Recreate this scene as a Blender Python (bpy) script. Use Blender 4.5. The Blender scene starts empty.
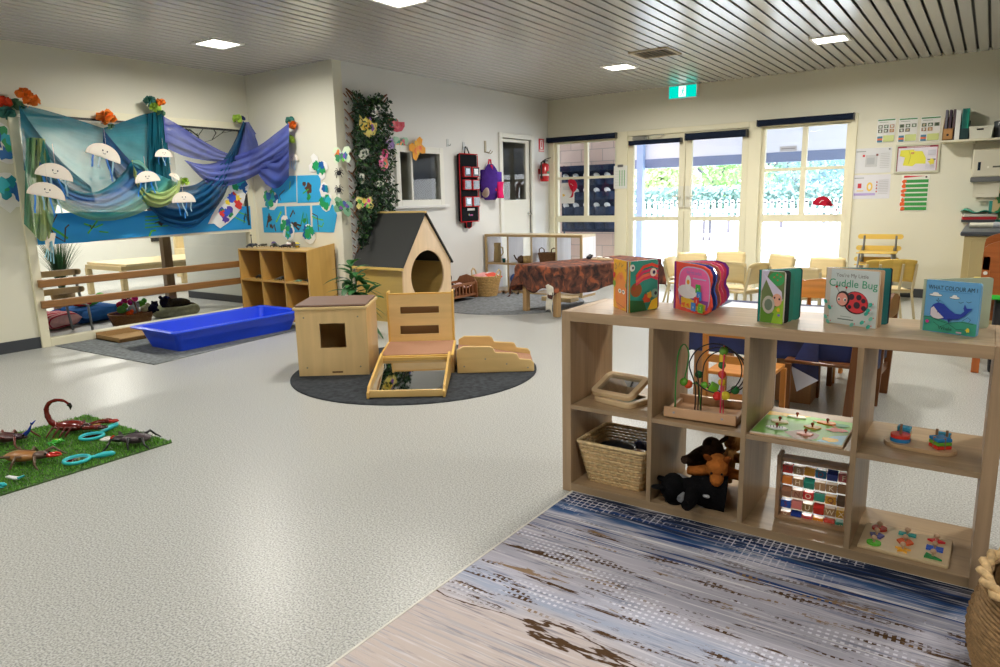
import bpy, math, random
from math import pi, sin, cos, radians
from mathutils import Matrix, Vector, Euler
random.seed(7)
SC = bpy.context.scene
COL = SC.collection
SC.view_settings.view_transform = 'Standard'
SC.view_settings.look = 'None'
SC.view_settings.gamma = 1
SC.view_settings.use_curve_mapping = False
SC.view_settings.exposure = 0.08

# ------------------------------------------------------------------ camera
FPX, YAW, PITCH, ROLL, CH = 696.48, 0.61135, -0.19113, -0.02333, 1.22
fw = Vector((-sin(YAW)*cos(PITCH), cos(YAW)*cos(PITCH), sin(PITCH)))
r0 = fw.cross(Vector((0, 0, 1))).normalized(); u0 = r0.cross(fw)
RT = r0*cos(ROLL)+u0*sin(ROLL); UP = -r0*sin(ROLL)+u0*cos(ROLL)
cam = bpy.data.cameras.new('camera'); camo = bpy.data.objects.new('camera', cam); COL.objects.link(camo)
M = Matrix((RT, UP, -fw)).transposed().to_4x4(); M.translation = Vector((0, 0, CH)); camo.matrix_world = M
cam.sensor_width = 36; cam.lens = FPX*36/1000; cam.clip_start = .05; cam.clip_end = 300
SC.camera = camo
CAM = Vector((0, 0, CH))
# measured points of the photograph turned into places on real planes of the room
def ray(x, y): return RT*((x-500)/FPX)-UP*((y-333.5)/FPX)+fw
def ZP(x, y, z=0.): d = ray(x, y); return CAM+d*((z-CH)/d.z)
def XP(x, y, v): d = ray(x, y); return CAM+d*(v/d.x)
def YP(x, y, v): d = ray(x, y); return CAM+d*(v/d.y)
def VP(x, y, P, th):
    n = Vector((-sin(th), cos(th), 0)); d = ray(x, y); return CAM+d*(((Vector((P[0], P[1], 0))-CAM).dot(n))/d.dot(n))
def pr(p):
    v = Vector(p)-CAM; c = v.dot(fw); return 500+FPX*v.dot(RT)/c, 333.5-FPX*v.dot(UP)/c
def zat(P, y):
    lo, hi = -.5, 4.
    for _ in range(40):
        m = (lo+hi)/2
        if pr((P[0], P[1], m))[1] > y: lo = m
        else: hi = m
    return lo

# ------------------------------------------------------------------ colour and materials
def lin(c):
    c = c/255.; return c/12.92 if c <= .04045 else ((c+.055)/1.055)**2.4
def C3(h):
    if isinstance(h, str): return (lin(int(h[0:2], 16)), lin(int(h[2:4], 16)), lin(int(h[4:6], 16)))
    return h
MATS = {}
def newmat(name):
    m = bpy.data.materials.new(name); m.use_nodes = True; nt = m.node_tree; nt.nodes.clear()
    out = nt.nodes.new('ShaderNodeOutputMaterial'); MATS[name] = m
    return m, nt, out
def nd(nt, t, **k):
    n = nt.nodes.new(t)
    for a, b in k.items():
        if a.startswith('i_'):
            n.inputs[int(a[2:]) if a[2:].isdigit() else a[2:].replace('_', ' ')].default_value = b
        else: setattr(n, a, b)
    return n
def simple(name, rough=.5, metal=0., spec=.5, bump=None, coat=0., var=None, alpha=None, transl=0.):
    m, nt, out = newmat(name); L = nt.links
    at = nd(nt, 'ShaderNodeAttribute', attribute_name='Col')
    b = nd(nt, 'ShaderNodeBsdfPrincipled')
    b.inputs['Roughness'].default_value = rough; b.inputs['Metallic'].default_value = metal
    b.inputs['Specular IOR Level'].default_value = spec; b.inputs['Coat Weight'].default_value = coat
    src = at.outputs['Color']
    tc = nd(nt, 'ShaderNodeTexCoord')
    if var:
        sc, amt = var[0], var[1]
        mp = nd(nt, 'ShaderNodeMapping'); mp.inputs['Scale'].default_value = sc if isinstance(sc, tuple) else (sc, sc, sc)
        nz = nd(nt, 'ShaderNodeTexNoise'); nz.inputs['Scale'].default_value = 1; nz.inputs['Detail'].default_value = 5; nz.inputs['Distortion'].default_value = var[2] if len(var) > 2 else 0
        L.new(tc.outputs['Object'], mp.inputs[0]); L.new(mp.outputs[0], nz.inputs['Vector'])
        mr = nd(nt, 'ShaderNodeMapRange'); mr.inputs[1].default_value = .3; mr.inputs[2].default_value = .7; mr.inputs[3].default_value = 1-amt; mr.inputs[4].default_value = 1+amt*.6
        L.new(nz.outputs[0], mr.inputs[0])
        vm = nd(nt, 'ShaderNodeVectorMath', operation='SCALE'); L.new(src, vm.inputs[0]); L.new(mr.outputs[0], vm.inputs['Scale']); src = vm.outputs[0]
    L.new(src, b.inputs['Base Color'])
    if bump:
        nz = nd(nt, 'ShaderNodeTexNoise'); nz.inputs['Scale'].default_value = bump[0]; nz.inputs['Detail'].default_value = 3
        bp = nd(nt, 'ShaderNodeBump'); bp.inputs['Strength'].default_value = bump[1]; bp.inputs['Distance'].default_value = bump[2]
        L.new(tc.outputs['Object'], nz.inputs['Vector']); L.new(nz.outputs[0], bp.inputs['Height']); L.new(bp.outputs[0], b.inputs['Normal'])
    sh = b.outputs[0]
    if transl:
        tr = nd(nt, 'ShaderNodeBsdfTranslucent'); L.new(src, tr.inputs[0]); mx = nd(nt, 'ShaderNodeMixShader'); mx.inputs[0].default_value = transl
        L.new(sh, mx.inputs[1]); L.new(tr.outputs[0], mx.inputs[2]); sh = mx.outputs[0]
    if alpha is not None:
        tr = nd(nt, 'ShaderNodeBsdfTransparent'); mx = nd(nt, 'ShaderNodeMixShader'); mx.inputs[0].default_value = alpha
        L.new(tr.outputs[0], mx.inputs[1]); L.new(sh, mx.inputs[2]); sh = mx.outputs[0]
    L.new(sh, out.inputs[0]); return m
simple('paint', .55, bump=(300, .05, .001))
simple('wallpaint', .6, bump=(180, .08, .001), var=(.9, .03))
simple('gloss', .18, coat=.3)
simple('plastic', .35)
simple('rubber', .7)
simple('paper', .75, transl=.12)
simple('print', .4)
simple('cloth', .95, spec=.15, bump=(260, .5, .002), var=(14, .18))
simple('plush', 1., spec=.05, bump=(120, .9, .006), var=(25, .25))
simple('metal', .3, metal=1.)
simple('carpet', 1., spec=.05, bump=(220, 1., .006), var=(30, .35))
simple('leaf', .5, transl=.25, var=(9, .2))
simple('woodX', .36, var=((2.2, 38, 38), .2, .6), coat=.2)
simple('woodY', .42, var=((38, 2.2, 38), .2, .6))
simple('woodZ', .42, var=((38, 38, 2.2), .2, .6))
simple('plyX', .35, var=((1.5, 14, 14), .1, .8), coat=.15)
simple('plyZ', .35, var=((14, 14, 1.5), .1, .8), coat=.15)
simple('cork', .9, var=(160, .35), bump=(200, .4, .002))
simple('sheer', .8, spec=.1, alpha=.86, transl=.35, bump=(60, .3, .004), var=(7, .15))
simple('sheerthin', .8, spec=.1, alpha=.78, transl=.35, var=(7, .15))
simple('mirror', .03, metal=1.)
simple('concrete', .9, var=(1.2, .12))
simple('bark', .95, var=((9, 9, 2), .3), bump=(30, .6, .02))
simple('wicker', .75, var=(60, .3), bump=(120, .6, .004))

# ------------------------------------------------------------------ mesh builder
class MB:
    def __init__(s, mat='paint', col='ffffff'):
        s.v = []; s.f = []; s.fc = []; s.fm = []; s.fs = []; s.mats = []; s.T = Matrix(); s.mat = mat; s.col = col
    def add(s, vs, fs, mat=None, col=None, smooth=False):
        mat = mat or s.mat; col = C3(col or s.col)
        if mat not in s.mats: s.mats.append(mat)
        k = s.mats.index(mat); n = len(s.v)
        s.v += [tuple(s.T @ Vector(p)) for p in vs]
        for f in fs: s.f.append([i+n for i in f]); s.fc.append(col); s.fm.append(k); s.fs.append(smooth)
        return s
    def box(s, x0, x1, y0, y1, z0, z1, mat=None, col=None):
        vs = [(x, y, z) for x in (x0, x1) for y in (y0, y1) for z in (z0, z1)]
        return s.add(vs, [(0, 1, 3, 2), (4, 6, 7, 5), (0, 4, 5, 1), (2, 3, 7, 6), (0, 2, 6, 4), (1, 5, 7, 3)], mat, col)
    def cbox(s, c, d, mat=None, col=None, rot=None):
        o = s.T
        s.T = o @ Matrix.Translation(Vector(c)) @ (Euler(rot).to_matrix().to_4x4() if rot else Matrix())
        s.box(-d[0]/2, d[0]/2, -d[1]/2, d[1]/2, -d[2]/2, d[2]/2, mat, col); s.T = o; return s
    def tube(s, pts, r, n=8, mat=None, col=None, closed=False, cap=True, flat=1.):
        pts = [Vector(p) for p in pts]; N = len(pts); vs = []; fs = []
        rr = r if isinstance(r, (list, tuple)) else [r]*N
        prev = None
        for i, p in enumerate(pts):
            if closed: t = pts[(i+1) % N]-pts[i-1]
            else: t = pts[min(i+1, N-1)]-pts[max(i-1, 0)]
            if t.length < 1e-9: t = Vector((0, 0, 1))
            t.normalize()
            if prev is None:
                a = Vector((0, 0, 1)) if abs(t.z) < .9 else Vector((1, 0, 0)); u = t.cross(a).normalized()
            else:
                u = prev-t*prev.dot(t); u = u.normalized() if u.length > 1e-6 else t.orthogonal().normalized()
            prev = u; w = t.cross(u)
            for k in range(n):
                a = 2*pi*k/n; vs.append(p+u*(cos(a)*rr[i])+w*(sin(a)*rr[i]*flat))
        M_ = N if closed else N-1
        for i in range(M_):
            for k in range(n):
                j = (i+1) % N; fs.append((i*n+k, i*n+(k+1) % n, j*n+(k+1) % n, j*n+k))
        s.add(vs, fs, mat, col, True)
        if cap and not closed:
            s.add(vs[:n], [list(range(n))[::-1]], mat, col); s.add(vs[-n:], [list(range(n))], mat, col)
        return s
    def cyl(s, p0, p1, r, r1=None, n=16, mat=None, col=None):
        return s.tube([p0, p1], [r, r if r1 is None else r1], n, mat, col)
    def lathe(s, prof, c=(0, 0, 0), n=24, mat=None, col=None, sx=1., sy=1., smooth=True):
        vs = []; fs = []
        for r, z in prof:
            for k in range(n): a = 2*pi*k/n; vs.append((c[0]+r*sx*cos(a), c[1]+r*sy*sin(a), c[2]+z))
        for i in range(len(prof)-1):
            for k in range(n): fs.append((i*n+k, i*n+(k+1) % n, (i+1)*n+(k+1) % n, (i+1)*n+k))
        return s.add(vs, fs, mat, col, smooth)
    def sph(s, c, r, mat=None, col=None, n=14, m=8, rot=None):
        if not isinstance(r, (tuple, list)): r = (r, r, r)
        R_ = Euler(rot).to_matrix() if rot else Matrix.Identity(3); vs = []; fs = []
        for i in range(m+1):
            th = pi*i/m
            for k in range(n):
                a = 2*pi*k/n; vs.append(Vector(c)+R_ @ Vector((r[0]*sin(th)*cos(a), r[1]*sin(th)*sin(a), r[2]*cos(th))))
        for i in range(m):
            for k in range(n): fs.append((i*n+k, (i+1)*n+k, (i+1)*n+(k+1) % n, i*n+(k+1) % n))
        return s.add(vs, fs, mat, col, True)
    def prism(s, pts, ext, mat=None, col=None):
        pts = [Vector(p) for p in pts]; e = Vector(ext); n = len(pts)
        vs = pts+[p+e for p in pts]
        fs = [list(range(n))[::-1], [i+n for i in range(n)]]+[(i, (i+1) % n, (i+1) % n+n, i+n) for i in range(n)]
        return s.add(vs, fs, mat, col)
    def poly(s, pts, mat=None, col=None): return s.add(pts, [list(range(len(pts)))], mat, col)
    def grid(s, fn, nu, nv, mat=None, col=None, smooth=True, colfn=None):
        vs = [fn(i/nu, j/nv) for i in range(nu+1) for j in range(nv+1)]
        if colfn is None:
            return s.add(vs, [(i*(nv+1)+j, (i+1)*(nv+1)+j, (i+1)*(nv+1)+j+1, i*(nv+1)+j+1) for i in range(nu) for j in range(nv)], mat, col, smooth)
        n0 = len(s.v); s.add(vs, [], mat, 'ffffff')
        k = s.mats.index(mat or s.mat)
        for i in range(nu):
            for j in range(nv):
                s.f.append([n0+q for q in (i*(nv+1)+j, (i+1)*(nv+1)+j, (i+1)*(nv+1)+j+1, i*(nv+1)+j+1)])
                s.fc.append(C3(colfn((i+.5)/nu, (j+.5)/nv))); s.fm.append(k); s.fs.append(smooth)
        return s
    def build(s, name, parent=None, loc=None, rotz=0., bevel=0., weld=False, solid=0.):
        me = bpy.data.meshes.new(name); me.from_pydata(s.v, [], s.f); me.update()
        at = me.color_attributes.new('Col', 'FLOAT_COLOR', 'CORNER')
        buf = []
        for p, c in zip(me.polygons, s.fc): buf += [c[0], c[1], c[2], 1.]*len(p.vertices)
        at.data.foreach_set('color', buf)
        me.polygons.foreach_set('material_index', s.fm); me.polygons.foreach_set('use_smooth', s.fs)
        for m in s.mats: me.materials.append(MATS[m])
        o = bpy.data.objects.new(name, me); COL.objects.link(o)
        if parent is not None: o.parent = parent
        if loc is not None: o.location = loc
        o.rotation_euler.z = rotz
        if bevel:
            b = o.modifiers.new('b', 'BEVEL'); b.width = bevel; b.segments = 2; b.limit_method = 'ANGLE'; b.angle_limit = radians(40)
        if solid:
            b = o.modifiers.new('s', 'SOLIDIFY'); b.thickness = solid; b.offset = 0
        return o
def B(mat='paint', col='ffffff'): return MB(mat, col)
def thing(name, label, cat, loc=(0, 0, 0), rotz=0., group=None):
    o = bpy.data.objects.new(name, None); COL.objects.link(o); o.location = loc; o.rotation_euler.z = rotz; o.empty_display_size = .05
    return tag(o, label, cat, group)
def tag(o, label, cat, group=None):
    o['label'] = label; o['category'] = cat
    if group: o['group'] = group
    return o
def struct(o): o['kind'] = 'structure'; return o
def dup(root, loc, rotz, label, group=None):
    def cp(o, par):
        c = o.copy(); COL.objects.link(c); c.parent = par
        for ch in o.children: cp(ch, c)
        return c
    r = cp(root, None); r.location = loc; r.rotation_euler.z = rotz; r['label'] = label
    if group: r['group'] = group
    return r
_tx = {}
def textgeo(t):
    if t in _tx: return _tx[t]
    cu = bpy.data.curves.new('t', 'FONT'); cu.body = t; cu.align_x = 'CENTER'; cu.align_y = 'CENTER'; cu.resolution_u = 3
    ob = bpy.data.objects.new('t', cu); COL.objects.link(ob); bpy.context.view_layer.update()
    me = bpy.data.meshes.new_from_object(ob.evaluated_get(bpy.context.evaluated_depsgraph_get()))
    vs = [v.co.copy() for v in me.vertices]; fs = [list(p.vertices) for p in me.polygons]
    bpy.data.objects.remove(ob); bpy.data.meshes.remove(me)
    _tx[t] = (vs, fs); return _tx[t]
class Art:
    """flat printed shapes on a face: origin o, unit vectors u (right) and v (up), n towards the viewer"""
    def __init__(s, o, u, v, mat='print', step=.0004, off=.0006):
        s.o = Vector(o); s.u = Vector(u).normalized(); s.w = Vector(v).normalized(); s.n = s.u.cross(s.w).normalized(); s.k = 0; s.mb = MB(mat); s.step = step; s.off = off
    def P(s, a, b): return s.o+s.u*a+s.w*b+s.n*(s.off+s.step*s.k)
    def poly(s, pts, col): s.mb.poly([s.P(*p) for p in pts], col=col); s.k += 1; return s
    def rect(s, x0, x1, y0, y1, col): return s.poly([(x0, y0), (x1, y0), (x1, y1), (x0, y1)], col)
    def ell(s, cx, cy, rx, ry, col, rot=0., n=20, a0=0., a1=2*pi):
        pts = []
        full = abs(a1-a0-2*pi) < 1e-6
        for i in range(n if full else n+1):
            a = a0+(a1-a0)*i/n; x = rx*cos(a); y = ry*sin(a); pts.append((cx+x*cos(rot)-y*sin(rot), cy+x*sin(rot)+y*cos(rot)))
        return s.poly(pts, col)
    def stroke(s, pts, w, col):
        pts = [Vector(p) for p in pts]; L = []; Rr = []
        for i, p in enumerate(pts):
            t = (pts[min(i+1, len(pts)-1)]-pts[max(i-1, 0)]).normalized(); nn = Vector((-t.y, t.x))*w/2
            L.append(p+nn); Rr.append(p-nn)
        for i in range(len(pts)-1): s.mb.poly([s.P(*q) for q in (Rr[i], Rr[i+1], L[i+1], L[i])], col=col)
        s.k += 1; return s
    def text(s, t, cx, cy, h, col, squeeze=1., slant=0.):
        vs, fs = textgeo(t); s.mb.add([s.P(cx+(v.x+v.y*slant)*h*1.35*squeeze, cy+v.y*h*1.35) for v in vs], fs, col=col); s.k += 1; return s
    def blob(s, cx, cy, r, col, sd=0, n=14, j=.35, sx=1.):
        rnd = random.Random(sd); pts = []
        for i in range(n): a = 2*pi*i/n; q = r*(1-j+2*j*rnd.random()); pts.append((cx+q*cos(a)*sx, cy+q*sin(a)))
        return s.poly(pts, col)
    def build(s, name='cover_art', parent=None): return s.mb.build(name, parent)
XC, XA, YJ, YB, HC = -6.9, -5.5, 5.05, 9.2, 2.615
# ================================================================== setting
def m_floor():
    m, nt, out = newmat('vinyl'); L = nt.links
    tc = nd(nt, 'ShaderNodeTexCoord'); b = nd(nt, 'ShaderNodeBsdfPrincipled')
    n1 = nd(nt, 'ShaderNodeTexNoise'); n1.inputs['Scale'].default_value = 150; n1.inputs['Detail'].default_value = 2
    n2 = nd(nt, 'ShaderNodeTexNoise'); n2.inputs['Scale'].default_value = 1.1; n2.inputs['Detail'].default_value = 3
    L.new(tc.outputs['Object'], n1.inputs['Vector']); L.new(tc.outputs['Object'], n2.inputs['Vector'])
    cr = nd(nt, 'ShaderNodeValToRGB'); e = cr.color_ramp.elements
    e[0].position = .36; e[0].color = (*C3('88898A'), 1); e[1].position = .5; e[1].color = (*C3('AFB0AB'), 1)
    x = e.new(.66); x.color = (*C3('C6C8C8'), 1)
    L.new(n1.outputs[0], cr.inputs[0])
    L.new(cr.outputs[0], b.inputs['Base Color'])
    mr = nd(nt, 'ShaderNodeMapRange'); mr.inputs[3].default_value = .3; mr.inputs[4].default_value = .36; L.new(n2.outputs[0], mr.inputs[0]); L.new(mr.outputs[0], b.inputs['Roughness'])
    pass
    L.new(b.outputs[0], out.inputs[0])
m_floor()
def m_slat():
    m, nt, out = newmat('slat'); b = nd(nt, 'ShaderNodeBsdfPrincipled')
    b.inputs['Base Color'].default_value = (*C3('C6C4C0'), 1); b.inputs['Metallic'].default_value = .25; b.inputs['Roughness'].default_value = .24
    nt.links.new(b.outputs[0], out.inputs[0])
m_slat()
def m_glass():
    m, nt, out = newmat('glass'); L = nt.links
    t = nd(nt, 'ShaderNodeBsdfTransparent'); t.inputs[0].default_value = (.97, .985, .98, 1); g = nd(nt, 'ShaderNodeBsdfGlossy'); g.inputs['Roughness'].default_value = .02
    lw = nd(nt, 'ShaderNodeFresnel'); lw.inputs[0].default_value = 1.45; mx = nd(nt, 'ShaderNodeMixShader')
    L.new(lw.outputs[0], mx.inputs[0]); L.new(t.outputs[0], mx.inputs[1]); L.new(g.outputs[0], mx.inputs[2]); L.new(mx.outputs[0], out.inputs[0])
m_glass()
def m_emit(name, col, st):
    m, nt, out = newmat(name); e = nd(nt, 'ShaderNodeEmission'); e.inputs[0].default_value = (*C3(col), 1); e.inputs[1].default_value = st; nt.links.new(e.outputs[0], out.inputs[0])
m_emit('lampglow', 'FFFBEA', 9.); m_emit('exitgreen', '00E0C8', 1.0); m_emit('exitwhite', 'F6FFFB', 1.3)

X1, Y0 = 2.6, -3.2                      # right wall and wall behind the camera
struct(B('vinyl').box(-13, X1, Y0, YB+.02, -.05, 0).build('floor'))
# ceiling of long slats with dark gaps, running towards the door wall
PITCH_S = .1045
cb = B('slat'); x = -13.0
cb2 = B('paint', '17181a').box(-13, X1, Y0, 9.4, HC+.028, HC+.05)
while x < X1:
    cb.box(x, x+PITCH_S-.02, Y0, YB+.01, HC, HC+.012); x += PITCH_S
ceil = struct(cb.build('ceiling', bevel=.004)); struct(cb2.build('trim_1'))
WC = 'DDDBC9'
def wallY(name, y0, y1, holes, x0, x1, z1=2.66, col=WC):       # wall in plane Y
    m = B('wallpaint', col); hs = sorted(holes); cur = x0
    for a, b, c, d in hs:
        m.box(cur, a, y0, y1, 0, z1)
        if c > 0: m.box(a, b, y0, y1, 0, c)
        m.box(a, b, y0, y1, d, z1); cur = b
    m.box(cur, x1, y0, y1, 0, z1); return struct(m.build(name))
def wallX(name, x0, x1, holes, y0, y1, z1=2.66, col=WC):
    m = B('wallpaint', col); hs = sorted(holes); cur = y0
    for a, b, c, d in hs:
        m.box(x0, x1, cur, a, 0, z1)
        if c > 0: m.box(x0, x1, a, b, 0, c)
        m.box(x0, x1, a, b, d, z1); cur = b
    m.box(x0, x1, cur, y1, 0, z1); return struct(m.build(name))
CY0, CY1 = 2.72, 5.0
wallX('wall_left', XC-.12, XC, [(CY0, CY1, 0., 2.06)], Y0, YJ)
struct(B('wallpaint', 'DEDCCB').box(XC-.12, XA, YJ, YJ+.12, 0, 2.66).build('wall_alcove'))
WX = [(5.93, 6.64, 1.22, 1.77)]
wallX('wall_middle', XA-.12, XA, WX+[(7.97, 8.7, 0., 2.03)], YJ+.12, YB, col='DCDDDC')
WB1, DD, WB2 = (-5.4, -4.36, .0, 2.03), (-4.22, -2.55, 0., 2.03), (-2.43, -1.41, .0, 2.03)
wallY('wall_back', YB, YB+.12, [WB1, DD, WB2], XA-.12, X1)
wallX('wall_right', X1, X1+.12, [], Y0, YB+.12)
wallY('wall_front', Y0-.12, Y0, [], -13, X1+.12)
# baseboards (dark coved vinyl skirting)
DK = '3A3E44'
def skirt(n, *bx):
    m = B('rubber', DK)
    for q in bx: m.box(*q)
    return struct(m.build(n, bevel=.003))
skirt('baseboard_left', (XC, XC+.012, Y0, CY0-.05, 0, .1)); skirt('baseboard_alcove', (XC+.0, XA+.012, YJ-.012, YJ, 0, .1))
skirt('baseboard_middle', (XA, XA+.012, YJ-.012, 7.93, 0, .1), (XA, XA+.012, 8.76, YB, 0, .1))
skirt('baseboard_back', (XA, -5.47, YB-.012, YB, 0, .1), (-1.34, X1, YB-.012, YB, 0, .1)); skirt('baseboard_right', (X1-.012, X1, Y0, YB, 0, .1))
skirt('baseboard_front', (-6.9, X1, Y0, Y0+.012, 0, .1))
# --- neighbouring room behind the big window
struct(B('wallpaint', 'D8DAD2').box(-8.86, XC-.12, 5.3, 5.42, 0, 2.66).build('wall_partition'))
skirt('baseboard_partition', (-8.86, XC-.12, 5.286, 5.3, 0, .09))
wallX('wall_beyond', -12.62, -12.5, [(8.2, 9.1, .7, 2.2)], Y0, YB+.12, col='DADAD0'); wallY('wall_beyond_back', YB, YB+.12, [], -12.5, XA-.12, col='D5D5CC')  # opening in the far wall added to let daylight through
skirt('baseboard_beyond', (-12.5, -12.488, Y0, YB, 0, .1))
FR = 'E4DFC4'
def frame_window(name, plane, a0, a1, z0, z1, v, th, dep, bars_a=(), bars_z=(), col=FR, pane=True, sill=None):
    """rectangular frame in a wall plane ('X' or 'Y'), a = coordinate along the wall"""
    fr = B('paint', col)
    def bx(p, q, r, s_, d=dep, off=0):
        if plane == 'Y': fr.box(p, q, v-d/2+off, v+d/2+off, r, s_)
        else: fr.box(v-d/2+off, v+d/2+off, p, q, r, s_)
    bx(a0, a0+th, z0, z1); bx(a1-th, a1, z0, z1); bx(a0+th, a1-th, z1-th, z1); bx(a0+th, a1-th, z0, z0+th)
    for b_ in bars_a: bx(b_[0], b_[1], b_[2], b_[3], dep*.8)
    for b_ in bars_z: bx(b_[0], b_[1], b_[2], b_[3], dep*.9)
    o = struct(fr.build(name, bevel=.004))
    if pane:
        g = B('glass')
        if plane == 'Y': g.poly([(a0+th, v, z0+th), (a1-th, v, z0+th), (a1-th, v, z1-th), (a0+th, v, z1-th)])
        else: g.poly([(v, a0+th, z0+th), (v, a1-th, z0+th), (v, a1-th, z1-th), (v, a0+th, z1-th)])
        struct(g.build('window_pane', o))
    return o
# window_1: big floor-length window on the left wall
w1 = frame_window('window_1', 'X', CY0-.06, CY1, 0, 2.1, XC-.02, .075, .1, bars_z=[(CY0, CY1, .915, .985)])
struct(B('paint', '2c2d2c').box(XC-.0, XC+.036, CY0+.05, CY1-.06, 2.012, 2.03).box(XC, XC+.036, CY1-.1, CY1-.075, .99, 2.02).build('window_frame', w1))
# window_2 on the middle wall
w2 = frame_window('window_2', 'X', 5.87, 6.7, 1.16, 1.83, XA-.0, .07, .07, bars_a=[(6.12, 6.15, 1.2, 1.8)], col='E2E2DC')
struct(B('paint', 'DFE0DF').box(XA+.0, XA+.06, 5.80, 6.76, 1.135, 1.165).build('window_sill', w2, bevel=.004))
# half glazed door on the middle wall
d1 = struct(B('paint', 'E2E2DC').box(XA-.03, XA+.03, 7.90, 7.975, 0, 2.09).box(XA-.03, XA+.03, 8.7, 8.775, 0, 2.09).box(XA-.03, XA+.03, 7.975, 8.7, 2.03, 2.09).build('door_1', bevel=.004))
dl = B('paint', 'E0DFD6'); dl.box(XA-.05, XA-.01, 7.98, 8.695, 0.01, 1.2).box(XA-.05, XA-.01, 7.98, 8.03, 1.2, 2.02).box(XA-.05, XA-.01, 8.6, 8.695, 1.2, 2.02).box(XA-.05, XA-.01, 8.03, 8.6, 1.98, 2.02)
struct(dl.build('door_leaf', d1, bevel=.003)); struct(B('glass').poly([(XA-.03, 8.03, 1.2), (XA-.03, 8.6, 1.2), (XA-.03, 8.6, 1.98), (XA-.03, 8.03, 1.98)]).build('door_glass', d1))
struct(B('metal', 'B8B4A0').box(XA-.012, XA+.004, 7.985, 8.0, .95, 1.05).build('door_hinge', d1))
struct(B('metal', 'B0B0A8').tube([(XA-.01, 8.655, 1.0), (XA+.05, 8.655, 1.0), (XA+.05, 8.58, 1.0)], .009).cyl((XA-.012, 8.655, 1.0), (XA+.0, 8.655, 1.0), .025).build('door_handle', d1))
# dark office behind window_2 / door_1
wallX('wall_office', -8.6, -8.5, [(6.6, 7.35, 1.05, 1.95)], 5.42, YB, col='4A4F63')  # opening added so that bright daylight shows behind the glass
wi = B('paint', 'BFC4C6'); struct(wi.box(-8.5, -8.46, 6.55, 6.6, 1.0, 2.0).box(-8.5, -8.46, 7.35, 7.4, 1.0, 2.0).box(-8.5, -8.46, 6.55, 7.4, 1.95, 2.0).box(-8.5, -8.46, 6.55, 7.4, 1.0, 1.05).build('window_3'))
# --- the door wall: architraves, windows, double doors
def dwall():
    a = B('paint', FR)
    for p, q in ((-5.46, -5.39), (-4.37, -4.21), (-2.57, -2.42), (-1.42, -1.35)): a.box(p, q, YB-.025, YB+.05, 0, 2.09)
    a.box(-4.21, -2.57, YB-.025, YB+.05, 2.02, 2.09); a.box(-5.39, -4.37, YB-.025, YB+.05, 2.02, 2.09); a.box(-2.42, -1.42, YB-.025, YB+.05, 2.02, 2.09)
    struct(a.build('trim_2', bevel=.005))
dwall()
def paired(name, x0, x1):
    xm = (x0+x1)/2
    return frame_window(name, 'Y', x0, x1, 0.02, 2.03, YB+.05, .045, .07, bars_a=[(xm-.03, xm+.03, .93, 2.0)], bars_z=[(x0, x1, .855, .945), (x0, x1, 1.475, 1.51), (x0, x1, .02, .14)])
paired('window_4', -5.39, -4.37); paired('window_5', -2.42, -1.42)
for i, (x0, x1) in enumerate(((-4.21, -3.39), (-3.385, -2.57))):
    d = B('paint', 'E0DBC0'); f = .085
    d.box(x0, x0+f, YB+.0, YB+.05, .01, 2.02).box(x1-f, x1, YB+.0, YB+.05, .01, 2.02).box(x0+f, x1-f, YB, YB+.05, 1.93, 2.02).box(x0+f, x1-f, YB, YB+.05, .01, .2).box(x0+f, x1-f, YB, YB+.05, .87, .93)
    do = struct(d.build('door_%d' % (i+2), bevel=.004))
    struct(B('glass').poly([(x0+f, YB+.03, .2), (x1-f, YB+.03, .2), (x1-f, YB+.03, 1.93), (x0+f, YB+.03, 1.93)]).build('door_glass', do))
    hx = x1-.08 if i == 0 else x0+.01
    struct(B('plastic', 'D8D6C6').box(hx, hx+.07, YB-.02, YB-.006, 1.05, 1.33).cyl((hx+.035, YB-.02, 1.2), (hx+.035, YB-.06, 1.2), .01).tube([(hx+.035, YB-.06, 1.2), (hx+.035+(-.1 if i == 0 else .1), YB-.06, 1.2)], .009).build('door_handle', do))
dc = B('metal', 'B5B5AE').box(-4.12, -3.9, YB-.06, YB-.0, 1.96, 2.01).tube([(-3.95, YB-.06, 2.0), (-3.8, YB-.14, 2.005), (-3.68, YB-.03, 2.01)], .007)
tag(dc.build('door_closer', bevel=.003), 'silver hydraulic door closer above the left glass door', 'door closer')
# roller blinds (rolled up navy tubes)
for lab, x0, x1, z, y, r in (('navy roller blind rolled up above the small window with the hat rack outside', -5.47, -4.36, 2.045, YB-.06, .038), ('narrow navy roller blind mounted on the left glass door below the closer', -4.17, -3.43, 1.925, YB-.05, .03),
                       ('thick navy roller blind across the top of the right glass door', -3.37, -2.58, 1.955, YB-.055, .045), ('navy roller blind above the window beside the posters', -2.46, -1.38, 2.055, YB-.07, .038)):
    t = thing('roller_blind', lab, 'blind', ((x0+x1)/2, y, z), 0, 'navy roller blinds over the glazing'); h = (x1-x0)/2
    B('cloth', '1B2436').cyl((-h+.01, 0, 0), (h-.01, 0, 0), r).build('blind_roll', t)
    e = B('plastic', '10141c'); e.box(-h, -h+.012, -r, .045 if y > YB-.06 else .05, -r, r); e.box(h-.012, h, -r, .045, -r, r); e.build('bracket', t)
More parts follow.
